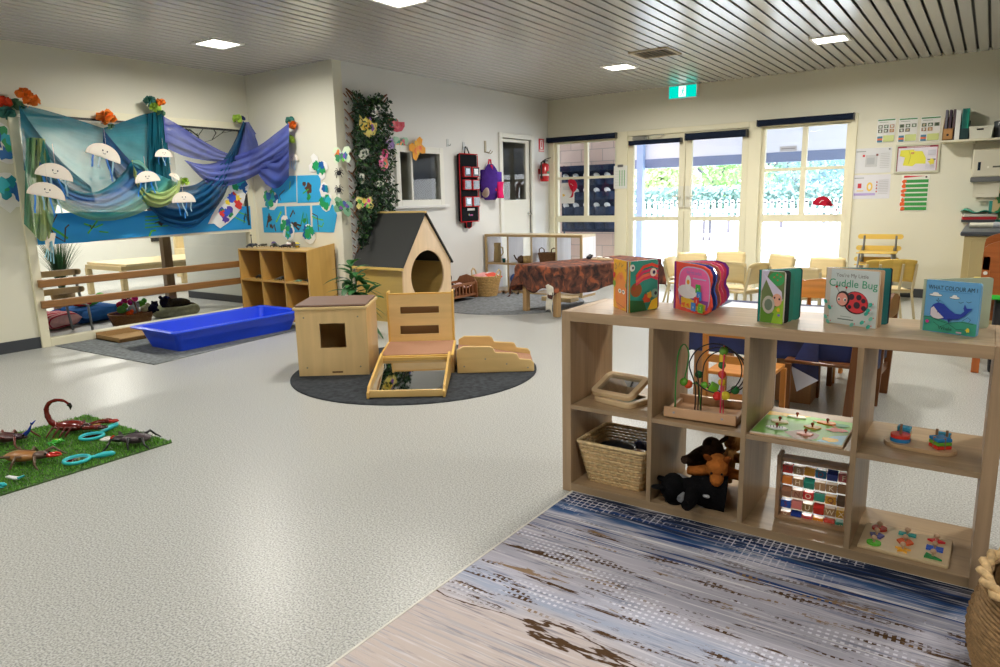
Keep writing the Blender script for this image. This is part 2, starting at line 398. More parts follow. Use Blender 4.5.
# ceiling lamps: square recessed fittings
LABS = ['square recessed lamp above the left window wall', 'recessed lamp partly cut by the top edge of the photo', 'recessed lamp above the middle of the room near the exit sign', 'recessed lamp at the right near the posters']
li = 0
def lamp(x, y, lab=None, e=26):
    global li
    t = thing('ceiling_lamp', lab or 'square recessed ceiling lamp behind the viewpoint', 'ceiling light', (x, y, HC), 0, 'recessed square ceiling lamps')
    B('paint', 'E8E8E4').box(-.16, .16, -.16, -.135, -.012, .02).box(-.16, .16, .135, .16, -.012, .02).box(-.16, -.135, -.135, .135, -.012, .02).box(.135, .16, -.135, .135, -.012, .02).build('frame', t, bevel=.003)
    B('lampglow').box(-.134, .134, -.134, .134, -.006, .01).build('diffuser', t)
    l = bpy.data.lights.new('lamp_light', 'AREA'); l.shape = 'SQUARE'; l.size = .26; l.energy = e; l.color = (1., .955, .87); l.spread = radians(170)
    lo = bpy.data.objects.new('lamp_light', l); COL.objects.link(lo); lo.parent = t; lo.location = (0, 0, -.014)
EN = 34
for (x, y, i) in ((-5.7, 3.93, 0), (-3.55, 3.93, 1), (-3.5, 7.4, 2), (-1.38, 7.45, 3)): lamp(x, y, LABS[i], EN if i < 2 else EN*1.5)
for (x, y) in ((-1.4, 3.93), (-5.7, .4), (-3.55, .4), (-1.4, .4), (.8, 3.93), (.8, .4)): lamp(x, y, None, EN if y > 1 else EN*.7)
for (x, y) in ((-9.8, 3.9), (-9.8, 7.2), (-11.6, 5.5)): lamp(x, y, 'square recessed ceiling lamp in the neighbouring room', EN*2)
# vent
t = thing('ceiling_vent', 'beige square air vent set in the slatted ceiling', 'vent', (-2.9, 6.95, HC)); v = B('paint', 'A9987A')
B('paint', 'B7A98C').box(-.2, .2, -.2, -.17, -.012, .005).box(-.2, .2, .17, .2, -.012, .005).box(-.2, -.17, -.17, .17, -.012, .005).box(.17, .2, -.17, .17, -.012, .005).build('frame', t)
B('paint', '5A5344').box(-.17, .17, -.17, .17, -.002, .002).build('backing', t)
for k in range(7): v.cbox((-.14+k*.047, 0, -.008), (.03, .33, .004), rot=(0, .5, 0))
v.build('louvre', t)
# exit sign, lit, on the wall just under the ceiling
ex = YP(669, 99, 9.12); ex2 = YP(696.5, 84, 9.12)
t = thing('exit_sign', 'green lit exit sign with a white running figure hanging under the ceiling', 'exit sign', (ex.x, 9.12, ex.z))
W_, H_ = ex2.x-ex.x, min(ex2.z-ex.z, .165)
B('plastic', 'E9ECEA').box(-.012, W_+.012, 0, .05, -.01, H_+.008).box(0, W_, .0, .05, H_+.008, HC-ex.z).build('housing', t, bevel=.003)
a = Art((0, -.001, 0), (1, 0, 0), (0, 0, 1)); a.mb.mat = 'exitgreen'; a.rect(0, W_, 0, H_, '00E0C8'); a.mb.mat = 'exitwhite'; a.rect(W_*.36, W_*.62, .012, H_-.004, 'ffffff'); a.mb.mat = 'exitgreen'
cx = W_*.5; g = '00E0C8'
a.ell(cx+.012, H_*.78, .009, .009, g); a.stroke([(cx+.008, H_*.7), (cx-.002, H_*.42)], .014, g); a.stroke([(cx-.002, H_*.44), (cx+.018, H_*.32), (cx+.02, H_*.12)], .008, g)
a.stroke([(cx-.002, H_*.44), (cx-.012, H_*.25), (cx-.034, H_*.2)], .008, g); a.stroke([(cx+.006, H_*.66), (cx-.02, H_*.6), (cx-.026, H_*.46)], .006, g); a.stroke([(cx+.006, H_*.66), (cx+.022, H_*.52), (cx+.034, H_*.58)], .006, g)
a.build('sign_face', t)

# ================================================================== outside
struct(B('concrete', 'D9D6CE').box(-30, 25, YB+.12, 45, -.14, -.06).build('ground'))
zbm = YP(700, 166, 12.5).z; struct(B('paint', 'E4E6F0').box(-9, 4, YB+.12, 12.6, 2.42, 2.5).box(-9, 4, 12.45, 12.6, zbm+.16, 2.42).box(-9, 4, 12.44, 12.6, zbm, zbm+.16, col='7C88A8').build('trim_3'))
q = YP(643, 200, 12.5); tag(B('paint', '9DB4D8').box(q.x-.06, q.x+.06, 12.32, 12.44, -.06, 2.42).build('verandah_post'), 'blue grey verandah post outside the left glass door', 'post')
def m_block():
    m, nt, out = newmat('block'); L = nt.links; tc = nd(nt, 'ShaderNodeTexCoord'); b = nd(nt, 'ShaderNodeBsdfPrincipled'); b.inputs['Roughness'].default_value = .8
    br = nd(nt, 'ShaderNodeTexBrick'); br.inputs['Scale'].default_value = 1.; br.inputs['Brick Width'].default_value = .4; br.inputs['Row Height'].default_value = .2; br.inputs['Mortar Size'].default_value = .006
    br.inputs['Color1'].default_value = (*C3('F6DED4'), 1); br.inputs['Color2'].default_value = (*C3('F0D4C8'), 1); br.inputs['Mortar'].default_value = (*C3('CDB8B0'), 1)
    mp = nd(nt, 'ShaderNodeMapping'); mp.inputs['Rotation'].default_value = (radians(90), 0, 0); L.new(tc.outputs['Object'], mp.inputs[0]); L.new(mp.outputs[0], br.inputs['Vector']); L.new(br.outputs['Color'], b.inputs['Base Color']); L.new(b.outputs[0], out.inputs[0])
m_block()
q = YP(629, 200, 10.8); struct(B('block').box(-10, q.x, 10.8, 11.0, -.06, 2.45).build('wall_outside'))
# hat rack outside
a0, a1 = YP(558, 165, 10.4), YP(596, 216, 10.4)
t = thing('hat_rack', 'dark blue hanging rack with pockets of white hats outside the small window', 'hat rack', (a0.x, 10.4, -.06))
w = a1.x-a0.x+.35; fr = B('metal', '5A5F6A')
B('cloth', '2C3852').box(0, w, .12, .15, .7, 1.7).box(-.02, w+.02, -.1, .16, 1.7, 1.78).build('backing', t)
fr.tube([(0, .2, 0), (0, .2, 1.8)], .015).tube([(w, .2, 0), (w, .2, 1.8)], .015).build('frame', t)
for r_ in range(4):
    for c_ in range(5):
        zz = .75+r_*.24; xx = .05+c_*(w-.1)/5
        B('cloth', '34435F').grid(lambda u, v, zz=zz, xx=xx: (xx+u*(w-.14)/5, .11-.09*sin(pi*u)*(.6+.4*v), zz+v*.13), 6, 3).build('pocket', t)
        B('cloth', 'E8ECF2').sph((xx+.06, .07, zz+.15), (.055, .05, .04), rot=(0, .5, 0)).build('hat', t)
# picket fence
fz = 17.0; tp = YP(740, 199, fz).z
t = thing('picket_fence', 'white picket fence with rounded tops outside beyond the glass doors', 'fence', (0, fz, -.06)); x0, x1 = YP(650, 210, fz).x, YP(850, 210, fz).x
rl = B('paint', 'EDEFF2').box(x0-2, x1+2, .0, .04, .25, .32).box(x0-2, x1+2, .0, .04, tp-.25, tp-.18); rl.build('rail', t)
k = x0-2; pk = B('paint', 'F2F3F5'); n_ = 0
while k < x1+2:
    pk.box(k, k+.07, -.025, 0, 0, tp).cyl((k+.035, -.025, tp), (k+.035, 0, tp), .048, n=10); k += .15
pko = pk.build('picket', t); pko['kind'] = 'stuff'
# hedge behind the fence
t = thing('hedge', 'low pale green hedge outside behind the picket fence', 'hedge', (x0-2, 17.9, -.06)); hg = B('leaf'); rnd = random.Random(77); wl = x1-x0+4
for k in range(5200):
    p = Vector((rnd.random()*wl, rnd.gauss(0, .16), (.75+.7*rnd.random()))); u = Vector((rnd.gauss(0, 1), rnd.gauss(0, 1), rnd.gauss(0, 1))).normalized(); w_ = u.orthogonal().normalized(); cc = C3('9DB8B0'); g = rnd.uniform(.6, 1.2); s = .075
    hg.add([p-u*s, p+w_*s*.6, p+u*s, p-w_*s*.6], [(0, 1, 2, 3)], col=(cc[0]*g, cc[1]*g, cc[2]*g))
o = hg.build('foliage', t); o['kind'] = 'stuff'
# trees
def tree(x, y, h, lean, cr, col, lab, sd):
    rnd = random.Random(sd); t = thing('tree', lab, 'tree', (x, y, -.06), 0, 'trees beyond the picket fence')
    tr = B('bark', '6A6470'); pts = [(lean*q*q*h*.3, 0, q*h*.75) for q in (0, .25, .5, .75, 1)]; tr.tube(pts, [.17, .14, .12, .09, .06], 8)
    for k in range(6):
        b0 = Vector(pts[2+k % 3]); an = rnd.uniform(0, 2*pi); tr.tube([b0, b0+Vector((cos(an)*.7, sin(an)*.5, .6)), b0+Vector((cos(an)*1.5, sin(an), 1.3))], [.06, .04, .015], 6)
    tr.build('trunk', t); lf = B('leaf', col); top = Vector(pts[-1])
    for k in range(1500):
        a, b_, r = rnd.uniform(0, 2*pi), rnd.uniform(-1, 1), cr*rnd.random()**.4
        p = top+Vector((r*cos(a)*math.sqrt(1-b_*b_), r*sin(a)*math.sqrt(1-b_*b_), r*b_*.75-.2)); u = Vector((rnd.gauss(0, 1), rnd.gauss(0, 1), rnd.gauss(0, 1))).normalized(); w = u.orthogonal().normalized(); s = rnd.uniform(.05, .11)*y/19
        cc = C3(col); g = rnd.uniform(.7, 1.25)
        lf.add([p-u*s, p+w*s*.5, p+u*s, p-w*s*.5], [(0, 1, 2, 3)], col=(cc[0]*g, cc[1]*g, cc[2]*g))
    f = lf.build('foliage', t); f['kind'] = 'stuff'
tree(YP(708, 190, 19.5).x, 19.5, 2.7, .5, 1.3, '9CC87A', 'bright green tree outside, seen through the right glass door', 1)
tree(YP(730, 190, 23.5).x, 23.5, 2.8, 1.2, 1.9, '7FA08C', 'leaning tree outside behind the right glass door', 2)
tree(YP(782, 190, 27.5).x, 27.5, 3.4, .9, 1.95, '7898A0', 'pale leafy leaning tree seen through the left half of the window', 3)
tree(YP(828, 190, 31.5).x, 31.5, 3.8, -.4, 2.1, '86A890', 'leafy tree seen through the window behind the maroon cap', 4)
tree(YP(657, 190, 36.5).x, 36.5, 3.4, .3, 1.6, 'B4C890', 'pale yellow green tree seen through the left glass door', 5)
# daylight from the sky and sun outside
W = bpy.data.worlds.new('sky'); SC.world = W; W.use_nodes = True; nt = W.node_tree; nt.nodes.clear()
o_ = nt.nodes.new('ShaderNodeOutputWorld'); bg = nt.nodes.new('ShaderNodeBackground'); tcw = nt.nodes.new('ShaderNodeTexCoord'); sp = nt.nodes.new('ShaderNodeSeparateXYZ'); cr = nt.nodes.new('ShaderNodeValToRGB')
nt.links.new(tcw.outputs['Generated'], sp.inputs[0]); nt.links.new(sp.outputs[2], cr.inputs[0]); nt.links.new(cr.outputs[0], bg.inputs[0]); nt.links.new(bg.outputs[0], o_.inputs[0])
cr.color_ramp.elements[0].color = (.92, .95, 1, 1); cr.color_ramp.elements[1].color = (.55, .72, 1, 1); bg.inputs[1].default_value = 6.5
sun = bpy.data.lights.new('sun', 'SUN'); sun.energy = 9; sun.angle = .01; sun.color = (1, .95, .86); so = bpy.data.objects.new('sun', sun); COL.objects.link(so); so.rotation_mode = 'QUATERNION'; so.rotation_quaternion = Vector((.32, .55, -.77)).to_track_quat('-Z', 'Y')
def portal(loc, rot, sx, sy):
    l = bpy.data.lights.new('window_portal', 'AREA'); l.shape = 'RECTANGLE'; l.size = sx; l.size_y = sy; l.cycles.is_portal = True
    o = bpy.data.objects.new('window_portal', l); COL.objects.link(o); o.location = loc; o.rotation_euler = rot
portal((-3.4, YB+.2, 1.0), (radians(-90), 0, 0), 4.1, 2.1)
SC.cycles.use_denoising = True
SC.cycles.max_bounces = 8; SC.cycles.diffuse_bounces = 5; SC.cycles.transparent_max_bounces = 24; SC.cycles.caustics_reflective = False; SC.cycles.caustics_refractive = False; SC.cycles.sample_clamp_indirect = 6
# ================================================================== left window wall: rails, drapes, art
ZW = XC+.045          # plane just in front of the window frame
def WX_(x, y, d=0.): return XP(x, y, ZW+d)
def WJ_(x, y, d=0.): return YP(x, y, YJ-.004-d)
def WA_(x, y, d=0.): return XP(x, y, XA+.004+d)
def WB_(x, y, d=0.): return YP(x, y, YB-.004-d)
for lab, ya, yb in (('upper timber barrier rail across the big left window', 284.5, 266), ('lower timber barrier rail across the big left window', 308, 281)):
    p, q = WX_(44, ya), WX_(238, yb-3); z = (p.z+q.z)/2
    o = B('woodY', '946A3C').box(XC+.035, XC+.075, CY0-.03, 4.98, z-.034, z+.034).build('barrier_rail', bevel=.006); tag(o, lab, 'rail', 'timber barrier rails on the window')
# --- drapes -------------------------------------------------
def res(pl, t):
    pl = [Vector(p) for p in pl]; L = [0]
    for a, b in zip(pl, pl[1:]): L.append(L[-1]+(b-a).length)
    s = t*L[-1]
    for i in range(len(pl)-1):
        if s <= L[i+1] or i == len(pl)-2:
            f = (s-L[i])/max(L[i+1]-L[i], 1e-6); p0 = pl[max(i-1, 0)]; p1 = pl[i]; p2 = pl[i+1]; p3 = pl[min(i+2, len(pl)-1)]
            return .5*((2*p1)+(p2-p0)*f+(2*p0-5*p1+4*p2-p3)*f*f+(3*p1-p0-3*p2+p3)*f*f*f)
def mixh(cs, t):
    t = max(0, min(.9999, t))*(len(cs)-1); i = int(t); f = t-i; a, b = C3(cs[i]), C3(cs[i+1]); return tuple(a[k]*(1-f)+b[k]*f for k in range(3))
def drape(m, top, bot, d0, d1, folds, amp, cols, mat='sheer', pl='X', fan=0., nu=64, nv=18, along='u', sd=0):
    """cloth between two measured edges hung off a wall; folds run along the edges (swags) or across (hangs)"""
    f = {'X': WX_, 'J': WJ_}[pl] if isinstance(pl, str) else pl
    def fn(u, v):
        a, b = res([Vector((p[0], p[1], 0)) for p in top], u), res([Vector((p[0], p[1], 0)) for p in bot], u); p = a.lerp(b, v)
        w = v if along == 'v' else u
        ph = folds*2*pi*(v if along == 'u' else u)+sd
        d = d0+(d1-d0)*sin(pi*v)+amp*sin(ph+1.3*sin(2*pi*w+sd))*(.35+.65*sin(pi*max(.04, min(.96, u))))+amp*.4*sin(2.3*ph+4*w)
        return f(p.x, p.y, max(.004, d))
    return m.grid(fn, nu, nv, mat, colfn=lambda u, v: mixh(cols(u, v) if callable(cols) else cols, v if along == 'u' else u))
def cloth(name, lab, cat='cloth'): return None
TEAL, DTEAL, NAVY, VIO = '2E7E92', '1C5A6E', '22406E', '5A66B8'
def dc(m, lab): tag(m.build('draped_cloth'), lab, 'cloth', 'sheer cloths draped over the left window')
m = B('sheer')
drape(m, [(19, 104), (45, 110), (75, 119), (103, 128)], [(27, 150), (58, 172), (88, 192), (122, 192)], .02, .04, 3, .008, ['1F6F86', '3A93A4', '47A0AE', '338C9E'], 'sheerthin')
drape(m, [(19, 104), (26, 116), (42, 138), (64, 164), (90, 186)], [(24, 170), (30, 176), (42, 182), (62, 198), (96, 202)], .06, .1, 4, .022, ['175A70', '1F7A90', '1E5F80', '2E76A0'])
dc(m, 'sheer teal cloth strung from the left corner of the window to the first orange flower')
m = B('sheer')
drape(m, [(103, 128), (125, 121), (145, 114), (163, 113)], [(108, 152), (132, 172), (152, 182), (172, 188)], .02, .04, 3, .01, ['176078', '2A8698', '2F8C9C', '1F7488'])
drape(m, [(148, 114), (154, 112), (159, 112), (164, 114)], [(146, 184), (154, 190), (164, 192), (173, 190)], .05, .07, 3, .016, ['14586C', '1F6E80'], along='v')
dc(m, 'sheer dark teal cloth hung between the middle orange flower and the green and orange flowers')
m = B('sheer'); drape(m, [(103, 129), (112, 140), (126, 156), (140, 170), (160, 182)], [(103, 150), (108, 168), (118, 182), (134, 192), (158, 200)], .05, .08, 3, .015, ['1A3F70', '1E5488', '22608C'])
drape(m, [(130, 166), (150, 180), (170, 186), (196, 184), (218, 166), (232, 146), (243, 121)], [(146, 206), (166, 220), (190, 224), (208, 216), (224, 196), (236, 162), (246, 123)], .08, .12, 5, .028, ['1E5078', '235E88', '2A6A9C', '245A88', '1A4468'], 'sheer', nu=90)
drape(m, [(150, 200), (170, 208), (190, 206), (206, 192)], [(160, 222), (176, 228), (196, 226), (214, 208)], .05, .08, 3, .02, ['27608C', '3070A4'], 'sheerthin')
dc(m, 'navy net cloth gathered at the lime flower and fanning down over the paintings')
m = B('sheer')
drape(m, [(40, 158), (54, 176), (74, 190), (96, 192), (116, 180), (131, 162)], [(38, 172), (50, 198), (76, 215), (106, 221), (142, 212), (180, 184)], .1, .2, 5, .03, ['2E8A9A', '4472B4', '4A8CBC', '5AB4AC', '8CC49C'], 'sheer', nv=28)
dc(m, 'blue to sea green cloth swag sagging across the middle of the window')
m = B('sheer')
drape(m, [(26, 138), (32, 137.5), (38, 138), (45, 139)], [(24, 224), (32, 232), (41, 241), (50, 238)], .12, .16, 3, .025, ['3E9488', '7EAA74', 'B0C07C', 'BCC884'], 'sheer', along='v')
drape(m, [(43, 139), (48, 152), (54, 172), (60, 192)], [(36, 180), (40, 206), (46, 226), (50, 236)], .12, .16, 3, .025, ['2F8A8C', '5FA084', 'A8BC7C'], 'sheer')
dc(m, 'green and yellow cloth hanging down at the left edge of the window behind two jellyfish')
m = B('sheer')
drape(m, [(131, 161), (138, 174), (146, 186), (160, 192), (172, 187), (181, 177)], [(133, 160), (135, 186), (146, 204), (162, 207), (177, 197), (182, 177)], .16, .2, 3, .018, ['A8C886', 'C4D488', 'B8CC84'], 'sheer')
drape(m, [(131, 161), (138, 160), (144, 164), (150, 172)], [(132, 163), (136, 168), (142, 172), (148, 178)], .17, .2, 1, .01, ['7CB8A0', '3E7A9A'], 'sheer', nu=16)
dc(m, 'small lime crescent of cloth below the leftmost tilted jellyfish in the middle')
m = B('sheer')
drape(m, [(163, 116), (182, 127), (202, 140), (222, 151), (238, 156)], [(166, 148), (184, 156), (202, 160), (222, 162), (238, 160)], .05, .08, 3, .018, ['5A64BC', '7480CC', '6674C0'], 'sheerthin')
drape(m, [(245, 122), (241, 134), (234, 148), (226, 162)], [(249, 122), (255, 132), (262, 142), (268, 152)], .06, .09, 3, .016, ['5A68BC', '6878C4'], 'sheerthin', nu=24)
dc(m, 'violet cloth sloping from the green and orange flowers to the right window corner')
m = B('sheer')
def corner(x, y, d=0.):                       # the violet cloth spans the room corner
    if x < 249: return XP(x, y, XC+.1+d)
    f = min(1, (x-249)/30.); a = XP(249, y, XC+.1+d); p = YP(x, y, YJ-.06-d); b = YP(249, y, YJ-.06-d)
    return Vector((p.x+(a.x-b.x)*(1-f), p.y+(a.y-b.y)*(1-f), p.z+(a.z-b.z)*(1-f)))
drape(m, [(184, 160), (206, 164), (232, 157), (258, 146), (276, 133), (289, 123)], [(186, 162), (210, 184), (236, 184), (262, 172), (280, 162), (288, 156)], .04, .08, 4, .02, ['5A66BC', '6C7ACC', '7886D0', '5C6AC0'], 'sheer', pl=corner)
drape(m, [(262, 152), (272, 144), (281, 134), (289, 124)], [(257, 172), (267, 185), (278, 188), (289, 177)], .03, .06, 4, .024, ['6C7CC8', '5262B4'], 'sheer', pl=corner, nu=30)
dc(m, 'violet blue cloth swag tied up on the alcove wall at the rightmost orange flower')
# --- tissue paper flowers
def flower(lab, fn, cs, d=.09):
    c0 = fn(cs[0][0], cs[0][1], d); t = thing('paper_flower', lab, 'flower', c0, 0, 'tissue paper flowers holding up the cloths')
    rnd = random.Random(int(cs[0][0])); sc = (c0-CAM).length/FPX
    for (x, y, r, c) in cs:
        p = fn(x, y, d)-c0; m = B('paper'); R_ = r*sc
        for k in range(11):
            a = rnd.uniform(0, 2*pi); e = rnd.uniform(-.5, 1.1); dr = Vector((cos(a)*cos(e), cos(a+1.57)*cos(e), sin(e))).normalized(); w = dr.orthogonal().normalized(); g = rnd.uniform(.75, 1.2); cc = C3(c)
            def pet(u, v, dr=dr, w=w): return p+dr*(R_*u)+w*(R_*(v-.5)*1.3*sin(pi*min(.8, u*.8)+.2))+dr.cross(w)*(R_*.3*sin(5*v)*u)
            m.grid(pet, 4, 4, col=(cc[0]*g, cc[1]*g, cc[2]*g))
        m.build('petals' if c in ('F08428', 'E2451E') else 'leaves', t)
O, G, T2, Lm = 'F08428', '5E8F6A', '3B7F74', 'A9CC4E'
flower('orange tissue flower with a green leaf at the far left edge of the photo', lambda x, y, d: XP(x, y, XC+d), [(3, 104, 6.5, 'E2451E'), (15, 106, 6, G), (7, 114, 6, T2)], .05)
flower('orange tissue flower at the top left corner of the window', WX_, [(24, 96, 6.5, O), (31, 101, 6.5, O)])
flower('orange tissue flower hanging a third of the way along the cloths', WX_, [(105, 117, 7, O), (110, 121, 6, O), (111, 127, 3, G)])
flower('green and orange flower cluster at the highest peak of the teal cloth', WX_, [(150, 102, 5.5, T2), (160, 104, 5, O), (155, 108, 5, Lm), (161, 113, 3.5, G)])
flower('lime flower on the dark knot at the right window corner', WX_, [(237, 119, 4.5, Lm), (242, 119, 3, '22306A')])
flower('teal and orange flower on the alcove wall above the violet cloth', WJ_, [(290, 121, 4.5, T2), (293, 125, 5, O)], .03)
flower('lime green flower just below the teal and orange one on the alcove wall', WJ_, [(289, 140, 5, Lm)], .05)
flower('tiny lime flower at the tip of the lime crescent cloth', WX_, [(185, 182, 4, Lm)], .2)
# --- paper plate jellyfish
def jelly(lab, fn, x, y, r, rot, tcol, d, mir=1):
    c0 = fn(x, y, d); t = thing('paper_jellyfish', lab, 'paper craft', c0, 0, 'half paper plate jellyfish'); sc = (c0-CAM).length/FPX*1.04; R_ = r*sc
    if fn is WJ_: u, n = Vector((1, 0, 0)), Vector((0, -1, 0))
    else: u, n = Vector((0, 1, 0)), Vector((1, 0, 0))
    v = Vector((0, 0, 1)); uu = u*cos(rot)+v*sin(rot); vv = -u*sin(rot)+v*cos(rot)
    pts = [uu*(R_*cos(pi*k/16))+vv*(R_*.82*sin(pi*k/16)) for k in range(17)]
    B('paper', 'EFE6D6').prism(pts, n*.004).prism([p*.82+vv*R_*.04+n*.004 for p in pts], n*.003, col='F2EADB').build('plate', t)
    a = Art(n*.008, uu, vv); a.ell(-R_*.12, R_*.42, R_*.04, R_*.05, '3A3A40'); a.ell(R_*.14, R_*.42, R_*.04, R_*.05, '3A3A40'); a.stroke([(-R_*.08, R_*.28), (0, R_*.24), (R_*.09, R_*.28)], R_*.03, '3A3A40'); a.build('face', t)
    rnd = random.Random(int(x*7+y)); 
    for k in range(4):
        m = B('sheer' if k % 2 else 'paper', tcol if k % 2 == 0 else 'A8D4E4'); q = (k-1.5)*.38; ln = R_*rnd.uniform(.7, 1.25); w = R_*.1; ph = rnd.uniform(0, 6); sl = rnd.uniform(-.35, .35)
        m.grid(lambda a_, b_: uu*(R_*q+(b_-.5)*w+a_*ln*sl)-v*(a_*ln)+n*(.004+.012*sin(6*a_+ph)*a_+.001*k), 7, 1); m.build('tentacle', t)
    B('cloth', 'D8D8D0').tube([vv*R_*.8, vv*R_*.8+v*R_*1.1], .0012, 4).build('string', t)
J = [('upper of the two jellyfish on the green cloth at the left edge', WX_, 54, 178, 14, -.2, '2E7FD0', .22), ('lower of the two jellyfish on the green cloth at the left edge', WX_, 46, 197, 14, -.22, '2E7FD0', .26),
     ('jellyfish with blue paper arms on the pale teal cloth', WX_, 103, 158, 14, -.32, '1F6FC4', .1), ('small jellyfish high up under the green and orange flower cluster', WX_, 164, 157, 8, 0, '2E7FD0', .14),
     ('tilted jellyfish inside the lime crescent with a long blue arm', WX_, 148, 182, 11, .12, '1F7FD8', .24), ('tiny half hidden jellyfish beside the lime flower tip', WX_, 174, 178, 5, -.5, 'B8D4E0', .22),
     ('jellyfish hanging lowest over the blue art strip', WX_, 184, 202.5, 11, .02, '1F7FD8', .2), ('jellyfish half hidden behind the violet cloth on the alcove wall', WJ_, 293, 161, 8, 0, 'C8D8E0', .015)]
for q in J: jelly('white paper plate '+q[0], *q[1:])
c0 = WX_(54, 243, .1); t = thing('paper_jellyfish', 'white half plate jellyfish turned on its side at the bottom left of the window', 'paper craft', c0, 0, 'half paper plate jellyfish')
B('paper', 'EDE2D0').prism([Vector((0, .07*cos(1.2+pi*k/12), .09*sin(1.2+pi*k/12))) for k in range(13)], (.004, 0, 0)).build('plate', t)
m = B('sheer', '9CD0DC')
for k in range(4): m.grid(lambda a, b, k=k: Vector((.01+.01*sin(5*a+k), -.03-.05*a*k*.5+b*.012, .02-.2*a*(1-.1*k))), 7, 1)
m.build('tentacle', t)
# --- blue art strip on the glass, in five sheets with taped paper scribbles
GL = XC+.032
def sheet(lab, fn, quad, col, marks, name='blue_painting', group='blue paper collages', cat='painting', mat='paper', d=0., nrm=None):
    """quad px: TL TR BR BL; marks in 0..1 coordinates of the sheet"""
    P = [fn(x, y, d) for x, y in quad]; c = (P[0]+P[2])/2; U = (P[1]-P[0]+P[2]-P[3])*.5; V_ = (P[0]-P[3]+P[1]-P[2])*.5; W_, H_ = U.length, V_.length; n = U.cross(V_).normalized()
    t = thing(name, lab, cat, c, 0, group)
    B(mat, col).prism([p-c for p in P], n*-.0012).build('sheet', t)
    a = Art(P[3]-c, U, V_, off=.0008); marks(a, W_, H_); a.build('painted_shapes', t); return t
def m1(a, W_, H_):
    a.stroke([(.1*W_, .75*H_), (.5*W_, .3*H_), (.62*W_, .15*H_)], .02, '3DAA3A'); a.stroke([(.3*W_, .95*H_), (.22*W_, .75*H_)], .012, '3A2F28'); a.stroke([(.24*W_, .6*H_), (.35*W_, .25*H_), (.55*W_, .05*H_), (.58*W_, .5*H_), (.66*W_, .6*H_)], .014, '3A2F28'); a.stroke([(.42*W_, .95*H_), (.33*W_, .7*H_)], .012, '3A2F28'); a.stroke([(0, .7*H_), (.3*W_, .68*H_)], .012, '3DAA3A')
def m2(a, W_, H_):
    a.stroke([(.1*W_, .3*H_), (.45*W_, .9*H_)], .016, '48B23A'); a.stroke([(0, .65*H_), (.3*W_, .5*H_), (.5*W_, .6*H_)], .014, '48B23A'); a.stroke([(.15*W_, .6*H_), (.2*W_, .45*H_), (.28*W_, .6*H_)], .012, '2F2A28'); a.stroke([(.4*W_, .35*H_), (.65*W_, .3*H_)], .012, '48B23A')
def m3(a, W_, H_):
    for k in range(4): a.stroke([(.35*W_, (.35+k*.14)*H_), (.85*W_, (.38+k*.13)*H_)], .012, '48B23A')
    a.blob(.62*W_, .55*H_, .04, '3A2F2A', 5); a.stroke([(.5*W_, .5*H_), (.7*W_, .66*H_), (.9*W_, .45*H_)], .012, '3A2F2A'); a.stroke([(.42*W_, .0*H_), (.45*W_, .2*H_), (.52*W_, .22*H_)], .018, '5CC83A')
def m4(a, W_, H_): a.stroke([(.2*W_, .6*H_), (.35*W_, .75*H_), (.3*W_, .55*H_)], .014, '2F2A28')
def m5(a, W_, H_):
    a.stroke([(.1*W_, .3*H_), (.45*W_, .8*H_)], .014, '8CC83A'); a.stroke([(.2*W_, .75*H_), (.85*W_, .3*H_)], .012, '5CB83A'); a.stroke([(.45*W_, .85*H_), (.9*W_, .6*H_)], .012, '5CB83A')
    for k in range(3): a.stroke([(.78*W_, (.25+k*.1)*H_), (.84*W_, (.6+k*.06)*H_), (.93*W_, (.3+k*.1)*H_)], .01, '23303A')
fg = lambda x, y, d: XP(x, y, GL+d)
bl = '2A9CDC'
sheet('first blue collage sheet at the left end of the window strip, with a brown curve', fg, [(34, 214), (84, 212), (84, 242.5), (38, 245)], bl, m1)
sheet('second blue collage sheet along the window strip, with green star and brown tick', fg, [(84, 212), (121, 212), (121, 238.5), (84, 242.5)], bl, m2)
sheet('third blue collage sheet on the window strip with four green lines', fg, [(121, 212), (186, 209), (185, 233.5), (121, 238.5)], bl, m3)
sheet('fourth nearly plain blue sheet on the window strip under the navy net', fg, [(186, 209), (219, 207.5), (219, 231), (185, 233.5)], '2A96D4', m4)
sheet('fifth blue collage sheet at the right end of the window strip with crossed green strips', fg, [(219, 207.5), (250, 206), (251.5, 229), (219, 231)], bl, m5)
# painted shapes cut from white paper
def cutout(lab, fn, x, y, w, h, cols, sd, outline='F1F0EC', rot=0., name='painted_cutout', grp='painted paper cut outs on the walls', n=16, cat='painting', d=0., nb=9, shape=None):
    c = fn(x, y, d); cu = fn(x+4, y, d)-c; u = Vector((cu.x, cu.y, 0)).normalized(); v = Vector((0, 0, 1)); sc = (c-CAM).length/FPX
    k = abs(ray(x, y).normalized().dot(u.cross(v))); W_ = w*sc/max(k, .35); H_ = h*sc; rnd = random.Random(sd); nn = u.cross(v)
    t = thing(name, lab, cat, c, 0, grp); cr_, sr = cos(rot), sin(rot)
    if shape: base = [(a*W_/2, b*H_/2) for a, b in shape]
    else: base = [(W_/2*(.78+.3*rnd.random())*cos(2*pi*i/n), H_/2*(.78+.3*rnd.random())*sin(2*pi*i/n)) for i in range(n)]
    R2 = lambda p: (p[0]*cr_-p[1]*sr, p[0]*sr+p[1]*cr_)
    B('paper', outline).prism([u*R2(p)[0]+v*R2(p)[1] for p in base], nn*.0012).build('sheet', t)
    a = Art(nn*.0012, u, v)
    for i in range(nb):
        an = rnd.uniform(0, 2*pi); r = rnd.random()**.5*.62; bx, by = R2((W_/2*r*cos(an), H_/2*r*sin(an)))
        a.blob(bx, by, min(W_, H_)*rnd.uniform(.12, .22), cols[i % len(cols)], sd+i)
    a.build('painted_shapes', t); return t
fl = lambda x, y, d: XP(x, y, XC+.004+d)
